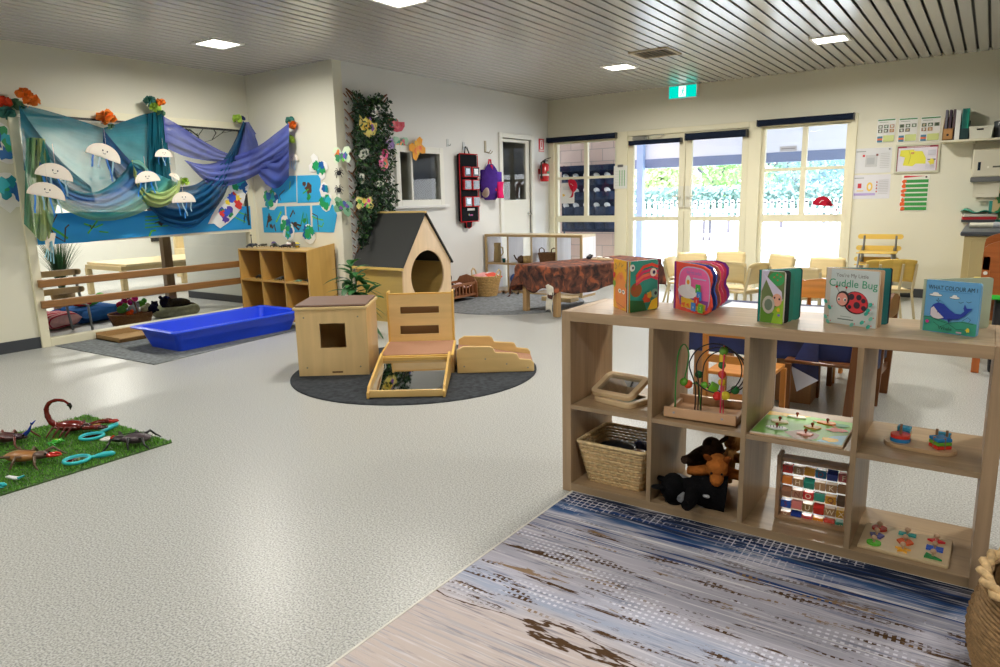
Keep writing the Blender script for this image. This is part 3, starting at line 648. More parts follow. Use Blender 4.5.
BG = ['1E5FA8', '2A9D5C', '1C8C9C', '2FB4C4', '1E6FB8']
cutout('blue and green splotched painting beside the window, upper one at the left edge', fl, 4, 145, 22, 34, BG, 11)
cutout('blue and green splotched painting beside the window, lower one at the left edge', fl, 7, 192, 26, 32, BG, 12)
cutout('white paper shape with coloured dots leaning over the right end of the strip', fg, 228, 208, 44, 20, ['3A57C8', 'D83A2E', 'F0D040', '5A3FA0', '2E8C4A', '3A57C8'], 13, rot=.7, d=.01, nb=14)
cutout('multicoloured dotted paper behind the navy net', fg, 207, 198, 30, 24, ['C84A3A', '3A7AC8', 'E0C040', '4AA05A', '7A4AA0'], 14, d=.006, nb=14)
cutout('green and blue painted paper under the violet cloth at the right of the window', fg, 239, 186, 17, 20, BG, 15, d=.008)
A5 = [('upper left blue collage on the alcove wall', [(270, 177), (296, 175.5), (296.5, 202), (274, 203.5)]), ('upper right blue collage on the alcove wall with a brown bear shape', [(297, 175.5), (320, 175), (322, 202), (297.5, 203)]),
      ('lower left blue collage on the alcove wall', [(262, 207.5), (284.5, 206), (285.5, 232.5), (264, 232.5)]), ('lower middle blue collage on the alcove wall with green zigzag', [(286, 206.5), (310, 205.5), (311, 232), (287.5, 232.5)]), ('lower right blue collage on the alcove wall with cut corner', [(312, 205.5), (333, 204.5), (337, 215), (334, 232.5), (313, 232)])]
def mk(sd):
    def f(a, W_, H_):
        if sd == 0: a.stroke([(.3*W_, .1*H_), (.25*W_, .3*H_), (.5*W_, .5*H_)], .01, '4A3A30'); a.stroke([(.7*W_, .5*H_), (.75*W_, .8*H_)], .01, '7AC83A')
        if sd == 1:
            a.blob(.5*W_, .55*H_, .055, '5A3A28', 3); a.blob(.35*W_, .7*H_, .03, '5A3A28', 4); a.stroke([(.25*W_, .35*H_), (.5*W_, .5*H_)], .014, '48B23A'); a.blob(.5*W_, .2*H_, .03, '2F9A4A', 5)
        if sd == 2:
            a.blob(.3*W_, .55*H_, .035, '4A3428', 8); a.blob(.35*W_, .25*H_, .025, '4A3428', 9)
            a.stroke([(.15*W_, .2*H_), (.3*W_, .75*H_), (.4*W_, .5*H_), (.2*W_, .4*H_)], .022, '4A3428'); a.stroke([(.4*W_, .15*H_), (.5*W_, .3*H_), (.55*W_, .05*H_)], .02, '4A3428'); a.stroke([(.6*W_, .4*H_), (.85*W_, .8*H_)], .022, '7AC83A')
        if sd == 3:
            a.blob(.35*W_, .3*H_, .03, '4A3428', 11); a.blob(.75*W_, .45*H_, .03, '2F9A4A', 12)
            a.stroke([(.15*W_, .6*H_), (.3*W_, .85*H_), (.35*W_, .7*H_)], .02, '4A3428'); a.stroke([(.2*W_, .4*H_), (.5*W_, .1*H_), (.6*W_, .25*H_), (.3*W_, .35*H_)], .022, '4A3428'); a.stroke([(.6*W_, .3*H_), (.72*W_, .75*H_), (.75*W_, .35*H_), (.85*W_, .7*H_), (.88*W_, .3*H_)], .018, '2F9A4A')
        if sd == 4:
            a.stroke([(.02*W_, .6*H_), (.4*W_, .5*H_), (.9*W_, .45*H_)], .014, '5CB83A'); a.stroke([(.05*W_, .7*H_), (.45*W_, .6*H_), (.45*W_, .05*H_)], .012, '4A3428'); a.stroke([(.45*W_, .25*H_), (.75*W_, .2*H_), (.9*W_, .35*H_)], .014, '5CB83A')
    return f
for i, (lab, qd) in enumerate(A5): 
    if i == 4:
        P = [WJ_(x, y, .0) for x, y in qd]; c = P[0]; t = thing('blue_painting', lab, 'painting', c, 0, 'blue paper collages'); B('paper', '34AEE4').prism([p-c for p in P], (0, .0012, 0)).build('sheet', t)
        a = Art(P[4]-c, (1, 0, 0), (0, 0, 1), off=.001); mk(4)(a, .2, .28); a.build('painted_shapes', t)
    else: sheet(lab, WJ_, qd, '34AEE4', mk(i))
FLUT = [(0, .25), (.3, .95), (.8, 1), (1, .5), (.7, .1), (.95, -.5), (.7, -1), (.25, -.75), (0, -.3), (-.25, -.75), (-.7, -1), (-.95, -.5), (-.7, .1), (-1, .5), (-.8, 1), (-.3, .95)]
TALL = [(0, 1), (.5, .8), (.4, .3), (.9, .1), (1, -.4), (.5, -.9), (0, -1), (-.5, -.8), (-.9, -.3), (-.5, 0), (-.7, .5), (-.4, .9)]
for lab, x, y, w, h, sd, rot, sh in (('blue green painted butterfly on the alcove wall above the collages', 318, 167, 17, 18, 21, -.5, FLUT), ('blue and green painted shape hanging to the right of the upper collages', 325, 197, 13, 28, 22, 0, TALL), ('green dotted white shape between the cloth and the lower collages', 270, 198, 13, 24, 23, .4, TALL),
                          ('green dotted white shape lying over the two lower middle collages', 287, 228, 12, 25, 24, .3, TALL), ('green and white dotted shape over the lower right collages, above the shelf toys', 309, 234, 12, 19, 25, 0, TALL)):
    cutout(lab, WJ_, x, y, w, h, BG[:4]+['2A9D5C'], sd, rot=rot, d=.004, shape=sh, nb=12)
cutout('painted butterfly in green and purple at the corner beside the leaf screen', WJ_, 342, 155, 17, 15, ['6BC04A', '7A4AB0', '3A8C5A', 'E87A3A', '2A7A9C'], 26, outline='D8E8C8', shape=FLUT)
for i, (lab, x, y, r) in enumerate((('black spider cut out beside the leaf screen, upper one', 341, 173, 0.1), ('black spider cut out beside the leaf screen, lower one', 342, 190, .5))):
    c = WJ_(min(x, 339), y, .006); t = thing('paper_spider', lab, 'paper craft', c, 0, 'black paper spiders'); m = B('paper', '16161A')
    m.sph((0, 0, 0), (.035, .008, .025), n=10, m=6); m.build('body', t); l = B('paper', '16161A')
    for k in range(8):
        an = (-.9+.6*(k % 4))+(0 if k < 4 else pi)+r*.2; l.tube([(0, 0, 0), (cos(an)*.04, -.006, sin(an)*.035+.02), (cos(an)*.066, 0, sin(an)*.06)], .003, 5)
    l.build('leg', t)
# --- leafy screen (expanding trellis with artificial leaves)
ya, yb, za, zb = 5.19, 5.77, .5, 2.3
t = thing('leaf_screen', 'tall expanding willow trellis covered with dark artificial leaves on the wall corner', 'artificial plant', (XA+.02, ya, za))
m = B('bark', '7A4E30')
for k in range(9):
    for s in (0, 1):
        z0, z1 = k*.2, k*.2+.62
        m.tube([(.012+s*.01, 0 if s else yb-ya, z0), (.012+s*.01, (yb-ya) if s else 0, min(z1, 1.85))], .007, 5)
for k in range(24): m.tube([(.012, .0, .02+k*.076), (.02, -.045, .05+k*.076)], .006, 5)
m.build('trellis', t); lf = B('leaf'); rnd = random.Random(4)
for k in range(3600):
    z = rnd.random()*(zb-za); ymax = (yb-ya)*(1 if z > .55 else .55+.45*z/.55)*(.97+.06*sin(z*17)); y = .02+rnd.random()*(ymax-.02); z += .03*sin(y*22)
    p = Vector((.02+rnd.random()*.075, y, z)); d = Vector((rnd.uniform(.1, .9), rnd.gauss(0, .8), rnd.gauss(-.4, .7))).normalized(); w = d.cross(Vector((1, .2, .1))).normalized(); s = rnd.uniform(.018, .034); nn = d.cross(w)
    q = rnd.random(); cc = C3('1F3A26' if q < .5 else '2C5232' if q < .86 else '4E7A3C')
    lf.add([p, p+d*s+w*s*.5-nn*.004, p+d*s*2, p+d*s-w*s*.5-nn*.004, p+d*s*1.1+nn*.003], [(0, 4, 2, 1), (0, 3, 2, 4)], col=cc)
o = lf.build('foliage', t); o['kind'] = 'stuff'
CAT = [(-.9, 1), (-.6, .55), (-.2, .5), (.4, .3), (.95, .35), (.95, -.2), (.6, -.8), (0, -1), (-.6, -.7), (-1, 0)]
fa = lambda x, y, d: XP(x, y, XA+.115+d)
cutout('yellow cat face mask with purple patches on the leaf screen', fa, 368.5, 126, 17, 21, ['F0C83A', 'E8503A', '7A3A9C', 'F0E060'], 31, outline='F0DC80', shape=CAT, grp='painted masks and butterflies by the leaf screen')
cutout('black and white cut out near the top of the leaf screen', fa, 377, 111, 12, 11, ['1A1A1E', '1A1A1E', 'ffffff'], 32, outline='E8E4E0', grp='painted masks and butterflies by the leaf screen', rot=.6)
cutout('small white oval frame shape in the middle of the leaf screen', fa, 364, 154, 11, 9, ['1E3A26'], 33, outline='DDE0D4', grp='painted masks and butterflies by the leaf screen', rot=.5, nb=3)
cutout('small white figure eight shape low in the leaf screen', fa, 362, 178, 5, 13, ['1E3A26'], 34, outline='DDE0D4', grp='painted masks and butterflies by the leaf screen', nb=2)
cutout('pale leaf shaped cut out at the right edge of the leaf screen', fa, 379, 184, 10, 6, ['2A2A2E', '2A2A2E'], 35, outline='D8DCCC', grp='painted masks and butterflies by the leaf screen', nb=3)
cutout('pink butterfly folded on the right edge of the leaf screen', fa, 384, 160, 10, 22, ['E84A8C', 'F07A5A', '4AB08C', 'F0A0C0'], 36, outline='F08CB4', grp='painted masks and butterflies by the leaf screen', rot=-.4, shape=TALL)
cutout('yellow and pink painted butterfly at the foot of the leaf screen', fa, 365, 203, 18, 12, ['E84A8C', 'F0D040', '6BC04A'], 37, outline='F0E490', grp='painted masks and butterflies by the leaf screen', shape=FLUT)
fb = lambda x, y, d: XP(x, y, XA+.02+d)
cutout('green and blue painted butterfly at the lower left of the leaf screen', fa, 343, 207, 18, 15, ['2A7A4A', '3A57A8', '7A4AA0', '3A9C5A'], 38, outline='8CC09C', grp='painted masks and butterflies by the leaf screen', rot=-.3, shape=FLUT)
cutout('red and blue cat face painting to the right of the leaf screen', fb, 396, 124, 17, 15, ['C8283A', '2A57A8', '1E7A6A', 'E05A6A'], 39, outline='D05068', grp='painted masks and butterflies by the leaf screen', shape=CAT)
cutout('purple half of a speckled butterfly above the window', fb, 389, 144, 11, 15, ['7A5AA8', '8C6AB0', 'C8B0D8'], 40, outline='B8A8C8', grp='painted masks and butterflies by the leaf screen', d=.02)
cutout('green and pink speckled butterfly above the window', fb, 401, 144, 15, 13, ['2A9C6A', 'E05A7A', '4AB08C', 'F0A060'], 41, outline='A8D0B8', grp='painted masks and butterflies by the leaf screen', shape=FLUT)
cutout('orange butterfly hanging on a string at the window top', fb, 417.5, 149, 15, 17, ['F0901E', 'F0B41E', 'E8601E'], 42, outline='F0A83A', grp='painted masks and butterflies by the leaf screen', rot=.5, shape=FLUT, d=.04)

t = thing('branch_decal', 'dark branching tree shape with leaves stuck high on the window glass', 'decal', (0, 0, 0)); b_ = B('paper', '2E3428'); fd = lambda x, y: XP(x, y, XC-.012)
for L in ([(192, 150), (200, 143), (212, 140), (222, 133), (232, 131)], [(200, 143), (198, 136), (190, 130), (182, 131)], [(212, 140), (216, 133), (212, 127)], [(198, 136), (203, 129)], [(222, 133), (228, 127)]): b_.tube([fd(*p) for p in L], .009, 5, flat=.3)
b_.build('branch', t); b_ = B('paper', '4A5A3C'); rn = random.Random(8)
for k in range(34):
    x, y = rn.choice([(185, 131), (190, 134), (110, 180), (118, 172), (96, 186), (152, 150)]); p = fd(x+rn.gauss(0, 6), y+rn.gauss(0, 3 if x > 160 else 9)); a = rn.uniform(0, 6); b_.poly([p, p+Vector((0, .02*cos(a)-.01*sin(a), .02*sin(a)+.01*cos(a))), p+Vector((0, .045*cos(a), .045*sin(a))), p+Vector((0, .02*cos(a)+.01*sin(a), .02*sin(a)-.01*cos(a)))])
b_.build('leaves', t)
# ================================================================== reusable builders
def wicker(m, z0, z1, prof, sx=1., sy=1., n=40, rows=10, col='C79A5C', r=.006):
    """coiled weave: prof(z fraction) -> radius"""
    for i in range(rows+1):
        f = i/rows; z = z0+(z1-z0)*f; rr = prof(f)
        m.tube([(rr*sx*cos(2*pi*k/n)*(1+.008*(-1)**(k+i)), rr*sy*sin(2*pi*k/n)*(1+.008*(-1)**(k+i)), z+.0015*(-1)**(k+i)) for k in range(n)], (z1-z0)/rows*.55, 5, closed=True, col=col)
    m.lathe([(prof(0)*.96, z0), (prof(.5)*.96, (z0+z1)/2), (prof(1)*.96, z1)], n=n, col=col, sx=sx, sy=sy); m.lathe([(0.001, z0), (prof(0)*.97, z0)], n=n, col=col, sx=sx, sy=sy)
def softtoy(m, c, r, col, col2=None, ears=True, sd=0):
    c = Vector(c); m.sph(c, (r, r*.9, r*.8), 'plush', col); m.sph(c+Vector((r*.7, -r*.3, r*.6)), r*.62, 'plush', col)
    if ears: m.sph(c+Vector((r*.6, -r*.7, r*1.1)), r*.2, 'plush', col2 or col); m.sph(c+Vector((r*.95, .1*r, r*1.1)), r*.2, 'plush', col2 or col)
    for s in (-1, 1): m.sph(c+Vector((r*.6, s*r*.8, -r*.4)), (r*.5, r*.22, r*.22), 'plush', col2 or col)
def gloss_eye(m, c, r, col='111111'): m.sph(c, r, 'gloss', col, n=8, m=6)
SLOPE = [(-.16, .31), (-.14, .33)]
def kid_chair(lab, loc, rotz, grp, hb=.58, col='DCC896', arm=False):
    """cream moulded back, beech look seat, bent beige tube legs; faces local -y"""
    t = thing('toddler_chair', lab, 'chair', loc, rotz, grp); F = 'C9BC98'
    B('plyX', col).grid(lambda u, v: ((u-.5)*.32, .13+.05*v-.02*cos(pi*(u-.5)), hb-.2+.2*v-.012*abs(2*u-1)**3), 10, 6).build('backrest', t, solid=.014)
    B('plyX', 'D8C291').grid(lambda u, v: ((u-.5)*.33, -.15+.29*v, .315-.01*sin(pi*v)+.004*sin(pi*u)), 8, 6).build('seat', t, solid=.016)
    for s in (-1, 1):
        B('plastic', F).tube([(s*.15, -.13, .31), (s*.155, -.16, .28), (s*.17, -.19, 0)], .012).build('leg', t)
        B('plastic', F).tube([(s*.155, .19, hb-.04), (s*.155, .15, .36), (s*.155, .13, .3), (s*.17, .21, 0)], .012).build('leg', t)
    B('plastic', F).tube([(-.15, -.13, .3), (.15, -.13, .3)], .01).build('stretcher', t); B('plastic', F).tube([(-.15, .13, .3), (.15, .13, .3)], .01).build('stretcher', t)
    return t
# ------------------------------------------------ neighbouring room contents
q = ZP(90, 333, 0); t = thing('slat_chair', 'small timber slat chair with bent grey steel frame behind the left window', 'chair', (q.x, q.y-.28, 0), 0)
qa, qb = XP(45, 275, q.x), XP(80, 270, q.x); yl = qa.y-q.y+.28-.12; yr = qb.y-(q.y-.28); za = qa.z
for k, (dz, dx) in enumerate(((0, 0), (-.17, .03))):
    m = B('plyX', 'C2A473'); m.cbox((dx-.06, (yl+yr)/2, za+dz), (.02, yr-yl, .06)); m.cyl((dx-.07, yr, za+dz), (dx-.05, yr, za+dz), .03); m.build('back_slat', t, bevel=.004)
m = B('metal', '8C8F92'); yy = yr-.03
m.tube([(-.075, yy, za+.02), (-.04, yy+.01, za-.2), (-.02, yy+.02, za-.32)], .014); m.tube([(-.02, yy-.4, .31), (.0, yy, .31), (.02, yy+.05, .28), (.03, yy+.06, 0)], .013); m.tube([(-.33, yy-.1, .31), (-.33, yy+.0, .28), (-.35, yy+.04, 0)], .013); m.build('frame', t)
B('plyX', 'C2A473').box(-.3, .04, yy-.42, yy, .315, .335).build('seat', t, bevel=.004)
def cushion(lab, x, y, sx, sy, sz, rot, col, stripes=None, z=0., mat='cloth', grp=None):
    t = thing('cushion', lab, 'cushion', (x, y, z), rot, grp); m = B(mat, col)
    def f(u, v, s):
        a, b = 2*u-1, 2*v-1; e = (1-a**4)*(1-b**4); k = 1-.12*(1-abs(b))*(abs(a)**6)
        return (a*sx*k, b*sy, sz*.5+s*sz*.5*e**.4+.004*sin(9*a+4*b))
    for s in (-1, 1):
        m.grid(lambda u, v, s=s: f(u, v, s), 24, 16, colfn=(lambda u, v: stripes[int(u*26) % 2]) if stripes else None)
    m.build('cover', t); return t
a = ZP(52, 329); cushion('red and white striped cushion with a pointed corner on the floor behind the window', a.x-.05, a.y+.02, .2, .2, .17, .4, 'C03A44', ['B82E3C', 'D8A8A8'])
a = ZP(86, 322); cushion('blue denim floor cushion behind the chair in the neighbouring room', a.x-.15, a.y+.1, .34, .26, .15, .2, '2C5F9E')
a = ZP(175, 318); t = thing('pet_bed', 'oval grey and green pet bed with a black soft cat inside the neighbouring room', 'pet bed', (a.x-.14, a.y+.1, 0))
B('plush', 'A8AA8E').tube([(.18*cos(2*pi*k/24), .2*sin(2*pi*k/24), .065) for k in range(24)], .06, 10, closed=True).build('rim', t); B('plush', 'B8C49C').sph((0, 0, .04), (.18, .2, .04)).build('base_cushion', t)
t = thing('soft_cat', 'black soft toy curled up on the oval pet bed', 'soft toy', (a.x-.14, a.y+.12, .075)); m = B('plush', '1B1A1C'); m.sph((0, 0, .06), (.11, .16, .065)); m.sph((.05, -.15, .1), .07); m.sph((.03, -.2, .16), .02); m.sph((.09, -.17, .16), .02); m.build('body', t)
B('plush', '1B1A1C').tube([(.0, .13, .05), (.09, .15, .04), (.12, .05, .03)], .02).build('tail', t)
def toybasket():
    a, b = ZP(105, 328), ZP(152, 325); c = (a+b)/2+Vector((0, .1, 0)); t = thing('wicker_basket', 'low round brown wicker basket heaped with soft toys behind the window rails', 'basket', (c.x-.12, c.y, 0))
    m = B('wicker', '8E6134'); wicker(m, .015, .12, lambda f: .17+.035*f, 1, 1.05, col='8E6134', rows=7); m.build('basket', t); B('wicker', '7A5230').tube([(0.19, -.02, .12), (.12, -.01, .24), (0, 0, .28), (-.12, 0, .24), (-.19, 0, .12)], .008).build('handle', t)
    T = [((.08, -.13, .18), .05, '5A8C3A', 'red, green and blue parrot toy'), ((.1, -.02, .17), .06, '9AA0A4', ''), ((.1, .1, .16), .045, 'B4B48C', ''), ((.02, -.1, .22), .05, 'B8283A', ''), ((-.03, .04, .23), .05, 'E83A7C', ''), ((.12, .17, .15), .06, '16161C', ''), ((-.02, .13, .2), .045, '6BC04A', ''), ((.15, -.09, .14), .032, 'E8581E', ''), ((-.1, -.05, .2), .05, '2A7AC0', '')]
    nm = ['dark green soft toy with round ears in the wicker basket', 'large grey spotted soft toy in front in the wicker basket', 'khaki soft toy in the wicker basket beside the grey one', 'dark red soft toy at the back of the wicker basket', 'bright pink soft toy on top of the wicker basket', 'black fluffy soft toy hanging over the right rim of the wicker basket', 'lime green soft toy between the pink and the black ones', 'small orange soft toy at the front rim of the wicker basket', 'blue soft toy at the back left of the wicker basket']
    for (p, r, col, _), lab in zip(T, nm):
        k = thing('soft_toy', lab, 'soft toy', (c.x-.12+p[0], c.y+p[1], p[2]), r*40, 'soft toys in the wicker basket'); m = B('plush'); softtoy(m, (0, 0, 0), r, col); m.build('body', k); e = B(); gloss_eye(e, (r*1.2, -r*.5, r*.75), r*.1); gloss_eye(e, (r*1.28, -r*.1, r*.75), r*.1); e.build('eye', k)
toybasket()
a = ZP(88, 322); t = thing('soft_parrot', 'bright green soft parrot with a red wing lying under the slat chair', 'soft toy', (a.x-.1, a.y+.05, .16)); m = B('plush', '6BC04A'); m.sph((0, 0, .05), (.07, .15, .055)).sph((0, .16, .08), .055).build('body', t); B('plush', 'D0402E').sph((.04, -.05, .04), (.05, .1, .03)).build('wing', t); B('gloss', 'E8A01E').cyl((0, .2, .08), (0, .235, .07), .02, .002).build('beak', t)
tag(B('cloth', '2C5F9E').box(a.x-.35, a.x+.1, a.y-.15, a.y+.35, .0, .16).build('floor_cushion', bevel=.05), 'blue square floor cushion under the green parrot', 'cushion')
# low table and bench beyond
a = ZP(170, 284); tx, ty = a.x+.1, a.y-.5
t = thing('low_table', 'long pale timber table standing in the neighbouring room', 'table', (-10.1, 5.55, 0)); B('plyX', 'D6C49A').box(-.55, .55, -.7, .8, .43, .46).build('tabletop', t, bevel=.004); B('plyX', 'BFA878').box(-.5, .5, -.75, .75, .37, .43).build('apron', t)
for sx in (-1, 1):
    for sy in (-1, 1): B('plyX', 'D0B988').cbox((sx*.48, sy*.72, .19), (.07, .07, .38)).build('leg', t, bevel=.003)
t = thing('storage_bench', 'pale plywood storage seat beyond the table in the neighbouring room', 'seat', (-11.4, 7.3, 0)); B('plyZ', 'D6C293').box(-.3, .3, -.5, .55, 0, .5).build('body', t, bevel=.01); B('plyZ', 'D6C293').box(-.3, -.24, -.5, .55, .5, .72).build('backrest', t, bevel=.01); B('paint', '2A2A2A').box(.3, .302, -.2, .2, .1, .3).build('opening', t)
a = XP(167, 260, -8.2); tag(B('woodZ', '6E5438').box(-8.24, -8.16, a.y-.05, a.y+.05, 0, 2.61).build('timber_post'), 'dark timber post standing in the neighbouring room', 'post')
t = thing('potted_grass', 'grassy green plant in a basket pot behind the window at the left', 'plant', (-8.75, XP(58, 260, -8.75).y, 0)); 
B('wicker', 'A8865A').lathe([(.001, 0), (.1, 0), (.13, .3), (.12, .3), (.1, .05)]).build('pot', t); m = B('leaf', '35603A'); rnd = random.Random(3)
for k in range(190):
    a_, l_ = rnd.uniform(0, 2*pi), rnd.uniform(.45, .72); e = rnd.uniform(.05, .34); d = Vector((cos(a_), sin(a_), 0)); w = Vector((-sin(a_), cos(a_), 0))*.009
    m.grid(lambda u, v: d*(.03+e*u*u)+w*(2*v-1)*(1-u)+Vector((0, 0, .3+l_*u)), 4, 1)
m.build('foliage', t)
t = thing('soft_bundle', 'yellow, green and red soft bundle on the seat of the slat chair', 'soft toy', (q.x-.14, yy-.17, .335)); m = B('plush'); m.sph((0, 0, .05), (.08, .12, .09), col='D8C02E').sph((0, .1, 0), (.07, .09, .07), col='4E9A3A').sph((.02, -.1, 0), (.05, .06, .06), col='C8402E').build('body', t)
struct(B('paint', '24262A').box(-12.5, -12.47, XP(152, 245, -12.48).y, XP(167, 245, -12.48).y, .6, 1.75).build('window_6'))
# ------------------------------------------------ rug, tray and cubby in front of the window
def poly_rug(name, lab, pts, col, th=.006, cat='rug', mat='carpet'):
    o = B(mat, col).prism([Vector((p[0], p[1], 0)) for p in pts], (0, 0, th)).build(name); return tag(o, lab, cat)
r = [ZP(54, 346), ZP(157, 364.5), ZP(296, 330)]
poly_rug('floor_rug', 'grey rug with a thin pale border under the blue tray', [(XC+.04, r[0].y), (r[1].x, r[1].y-.02), (r[2].x+.02, r[2].y), (-5.42, 4.58), (XC+.04, 4.6)], '83888A')
def tray():
    b0, b1, b2 = ZP(149, 349), ZP(178, 352), ZP(286, 329); t = thing('water_tray', 'long shallow bright blue plastic water tray on the grey rug', 'tray', ((b0.x+b1.x)/2-.02, b1.y, .006)); H_ = .185
    y1 = b2.y-b1.y; hw = .235; m = B('plastic', '1E48DC')
    def ring(e, z, r=.04): 
        pts = []
        for cx, cy, a0 in ((hw+e-r, y1+e-r, 0), (-hw-e+r, y1+e-r, pi/2), (-hw-e+r, -e+r, pi), (hw+e-r, -e+r, 1.5*pi)):
            for k in range(6): a = a0+pi/2*k/5; pts.append((cx+r*cos(a), cy+r*sin(a), z))
        return pts
    R_ = [ring(0, 0), ring(.035, H_*.55), ring(.055, H_-.012), ring(.115, H_-.012), ring(.118, H_), ring(.1, H_+.006), ring(.05, H_), ring(.028, H_*.5), ring(-.005, .012)]
    n = len(R_[0]); vs = [p for q in R_ for p in q]; fs = [(i*n+k, i*n+(k+1) % n, (i+1)*n+(k+1) % n, (i+1)*n+k) for i in range(len(R_)-1) for k in range(n)]+[list(range(n))[::-1], [8*n+k for k in range(n)]]
    m.add(vs, fs, smooth=False); m.build('tray_body', t, bevel=.003)
tray()
a, b, c = ZP(82, 336), ZP(120, 345), ZP(150, 340); t = thing('cardboard_tray', 'flat brown cardboard tray lying between the window and the blue tray', 'tray', (XC+.06, a.y-.02, .007))
m = B('cork', 'A98757'); m.box(0, .42, 0, .5, 0, .012).box(0, .42, 0, .012, 0, .045).box(0, .012, 0, .5, 0, .06); m.build('tray_base', t, bevel=.002); B('cork', '8C6A40').cbox((.425, .25, .02), (.012, .5, .035), rot=(0, .4, 0)).build('bent_rim', t)
# cubby shelf with six cells
X0_, X1_, Yf, Yk, HU = -6.74, -5.6, 4.65, 5.02, .752
t = thing('cubby_shelf', 'plywood cubby shelf with two rows of three cells in the alcove corner', 'shelf', (X0_, Yf, 0)); Wd, D_ = X1_-X0_, Yk-Yf; PC = 'C69C55'
B('plyX', 'D0A862').box(0, Wd-.018, 0, D_, HU-.018, HU).build('top_panel', t, bevel=.003)
B('plyZ', PC).box(0, .018, 0, D_, 0, HU-.018).build('side_panel', t, bevel=.002)
B('plyZ', 'CBA35C').prism([(Wd-.018, 0, 0), (Wd-.018, D_, 0), (Wd-.018, D_, HU+.05), (Wd-.018, D_-.05, HU+.045), (Wd-.018, .0, HU)], (.018, 0, 0)).build('side_panel', t, bevel=.002)
B('plyX', PC).box(.018, Wd-.018, 0, D_-.012, .405, .423).build('shelf_board', t); B('plyX', PC).box(.018, Wd-.018, 0, D_-.012, .07, .088).build('shelf_board', t); B('plyX', PC).box(.018, Wd-.018, .01, .03, 0, .07).build('plinth', t)
for k in (1, 2):
    x = Wd*k/3; B('plyZ', PC).box(x-.009, x+.009, 0, D_-.012, .088, .405).build('divider', t); B('plyZ', PC).box(x-.009, x+.009, 0, D_-.012, .423, HU-.018).build('divider', t)
B('plyX', 'B08A4C').box(0.0, Wd, D_-.012, D_, .0, HU-.018).build('back_panel', t)
def critter(name, lab, loc, rot, col, s=1., kind='lizard', grp='small animal figures on the cubby shelf'):
    t = thing(name, lab, 'toy animal', loc, rot, grp); m = B('plastic', col)
    m.sph((0, 0, .028*s), (.05*s, .022*s, .02*s)); m.sph((.055*s, 0, .034*s), (.02*s, .015*s, .014*s)); m.tube([(-.04*s, 0, .028*s), (-.08*s, .01*s, .015*s), (-.11*s, .02*s, .01*s)], [.013*s, .008*s, .002*s]); m.build('body', t)
    for a_ in (-1, 1):
        for b_ in (-1, 1): B('plastic', col).tube([(a_*.03*s, b_*.018*s, .022*s), (a_*.036*s, b_*.032*s, .018*s), (a_*.04*s, b_*.036*s, 0)], .006*s, 6).build('leg', t)
zt = HU
for lab, x, y, rot, col, s in (('dark figure at the left end of the cubby shelf top', 252, 247.5, .2, '2C3238', 1.0), ('small brown and grey figure second from the left on the cubby shelf top', 263, 246.5, .5, '5A5648', .7), ('flat dark lizard figure in the middle of the cubby shelf top', 275, 247, 2.9, '3C4238', 1.), ('grey tiny figure beside the lizard on the cubby shelf top', 268, 245, 1, '8C9098', .5)):
    p = ZP(x, y, zt); critter('toy_animal', lab, (p.x, min(p.y, 4.98), zt), rot, col, s)
p = ZP(252, 247.5, zt); tag(B('plastic', '23282C').cyl((p.x, p.y, zt+.05), (p.x, p.y, zt+.13), .006, .004).sph((p.x, p.y, zt+.135), .01).build('toy_rod'), 'thin dark rod standing over the leftmost figure on the cubby shelf', 'toy')
for lab, x, y, cols in (('purple and white round baby rattle on the cubby shelf top', 283, 246, ('5A3A8C', 'E8E4EC')), ('white and orange striped ball on the cubby shelf top', 291, 247, ('E8E0D8', 'C8583A')), ('yellow and blue block toy on the cubby shelf top', 297, 247.5, ('E0C83A', '2A57A8'))):
    p = ZP(x, y, zt); t = thing('small_toy', lab, 'toy', (p.x, min(p.y, 4.97), zt), 0, 'small toys on the cubby shelf'); B('plastic', cols[0]).sph((0, 0, .03), .03).build('ball', t); B('plastic', cols[1]).tube([(.0305*cos(2*pi*k/20), .0305*sin(2*pi*k/20), .03) for k in range(20)], .006, 6, closed=True).build('band', t)
p = ZP(305, 246.5, zt); critter('toy_hedgehog', 'brown spiky hedgehog figure at the right end of the cubby shelf top', (p.x, min(p.y, 4.96), zt), 2.6, '4A3A2A', 1.3); critter('toy_animal', 'black figure in front of the hedgehog on the cubby shelf', (p.x-.07, min(p.y, 4.96)-.06, zt), .6, '1E1E20', .8)
for lab, k, x, y, rot, col in (('dark shark like figure in the left upper cell', 0, 0, 0, .3, '23292E'), ('dark turtle figure in the middle upper cell', 1, 0, 0, 1.2, '3A3F3A'), ('black figure in the right upper cell', 2, 0.07, 0, .4, '1E2226'), ('pale green figure in the right upper cell', 2, -.06, -.06, .4, '7AA88C')):
    critter('toy_animal', lab, (X0_+Wd*(k+.5)/3+x+.04, Yf+.1+y, .423), rot, col, .9 if col != '7AA88C' else .5, grp='animal figures in the cubby cells')
for k, col in ((0, '2E2A26'), (1, '24241E')): critter('toy_animal', ['brown figure in the left lower cell', 'dark figure in the middle lower cell'][k], (X0_+Wd*(k+.5)/3+.05, Yf+.08, .088), .5, col, .9, grp='animal figures in the cubby cells')
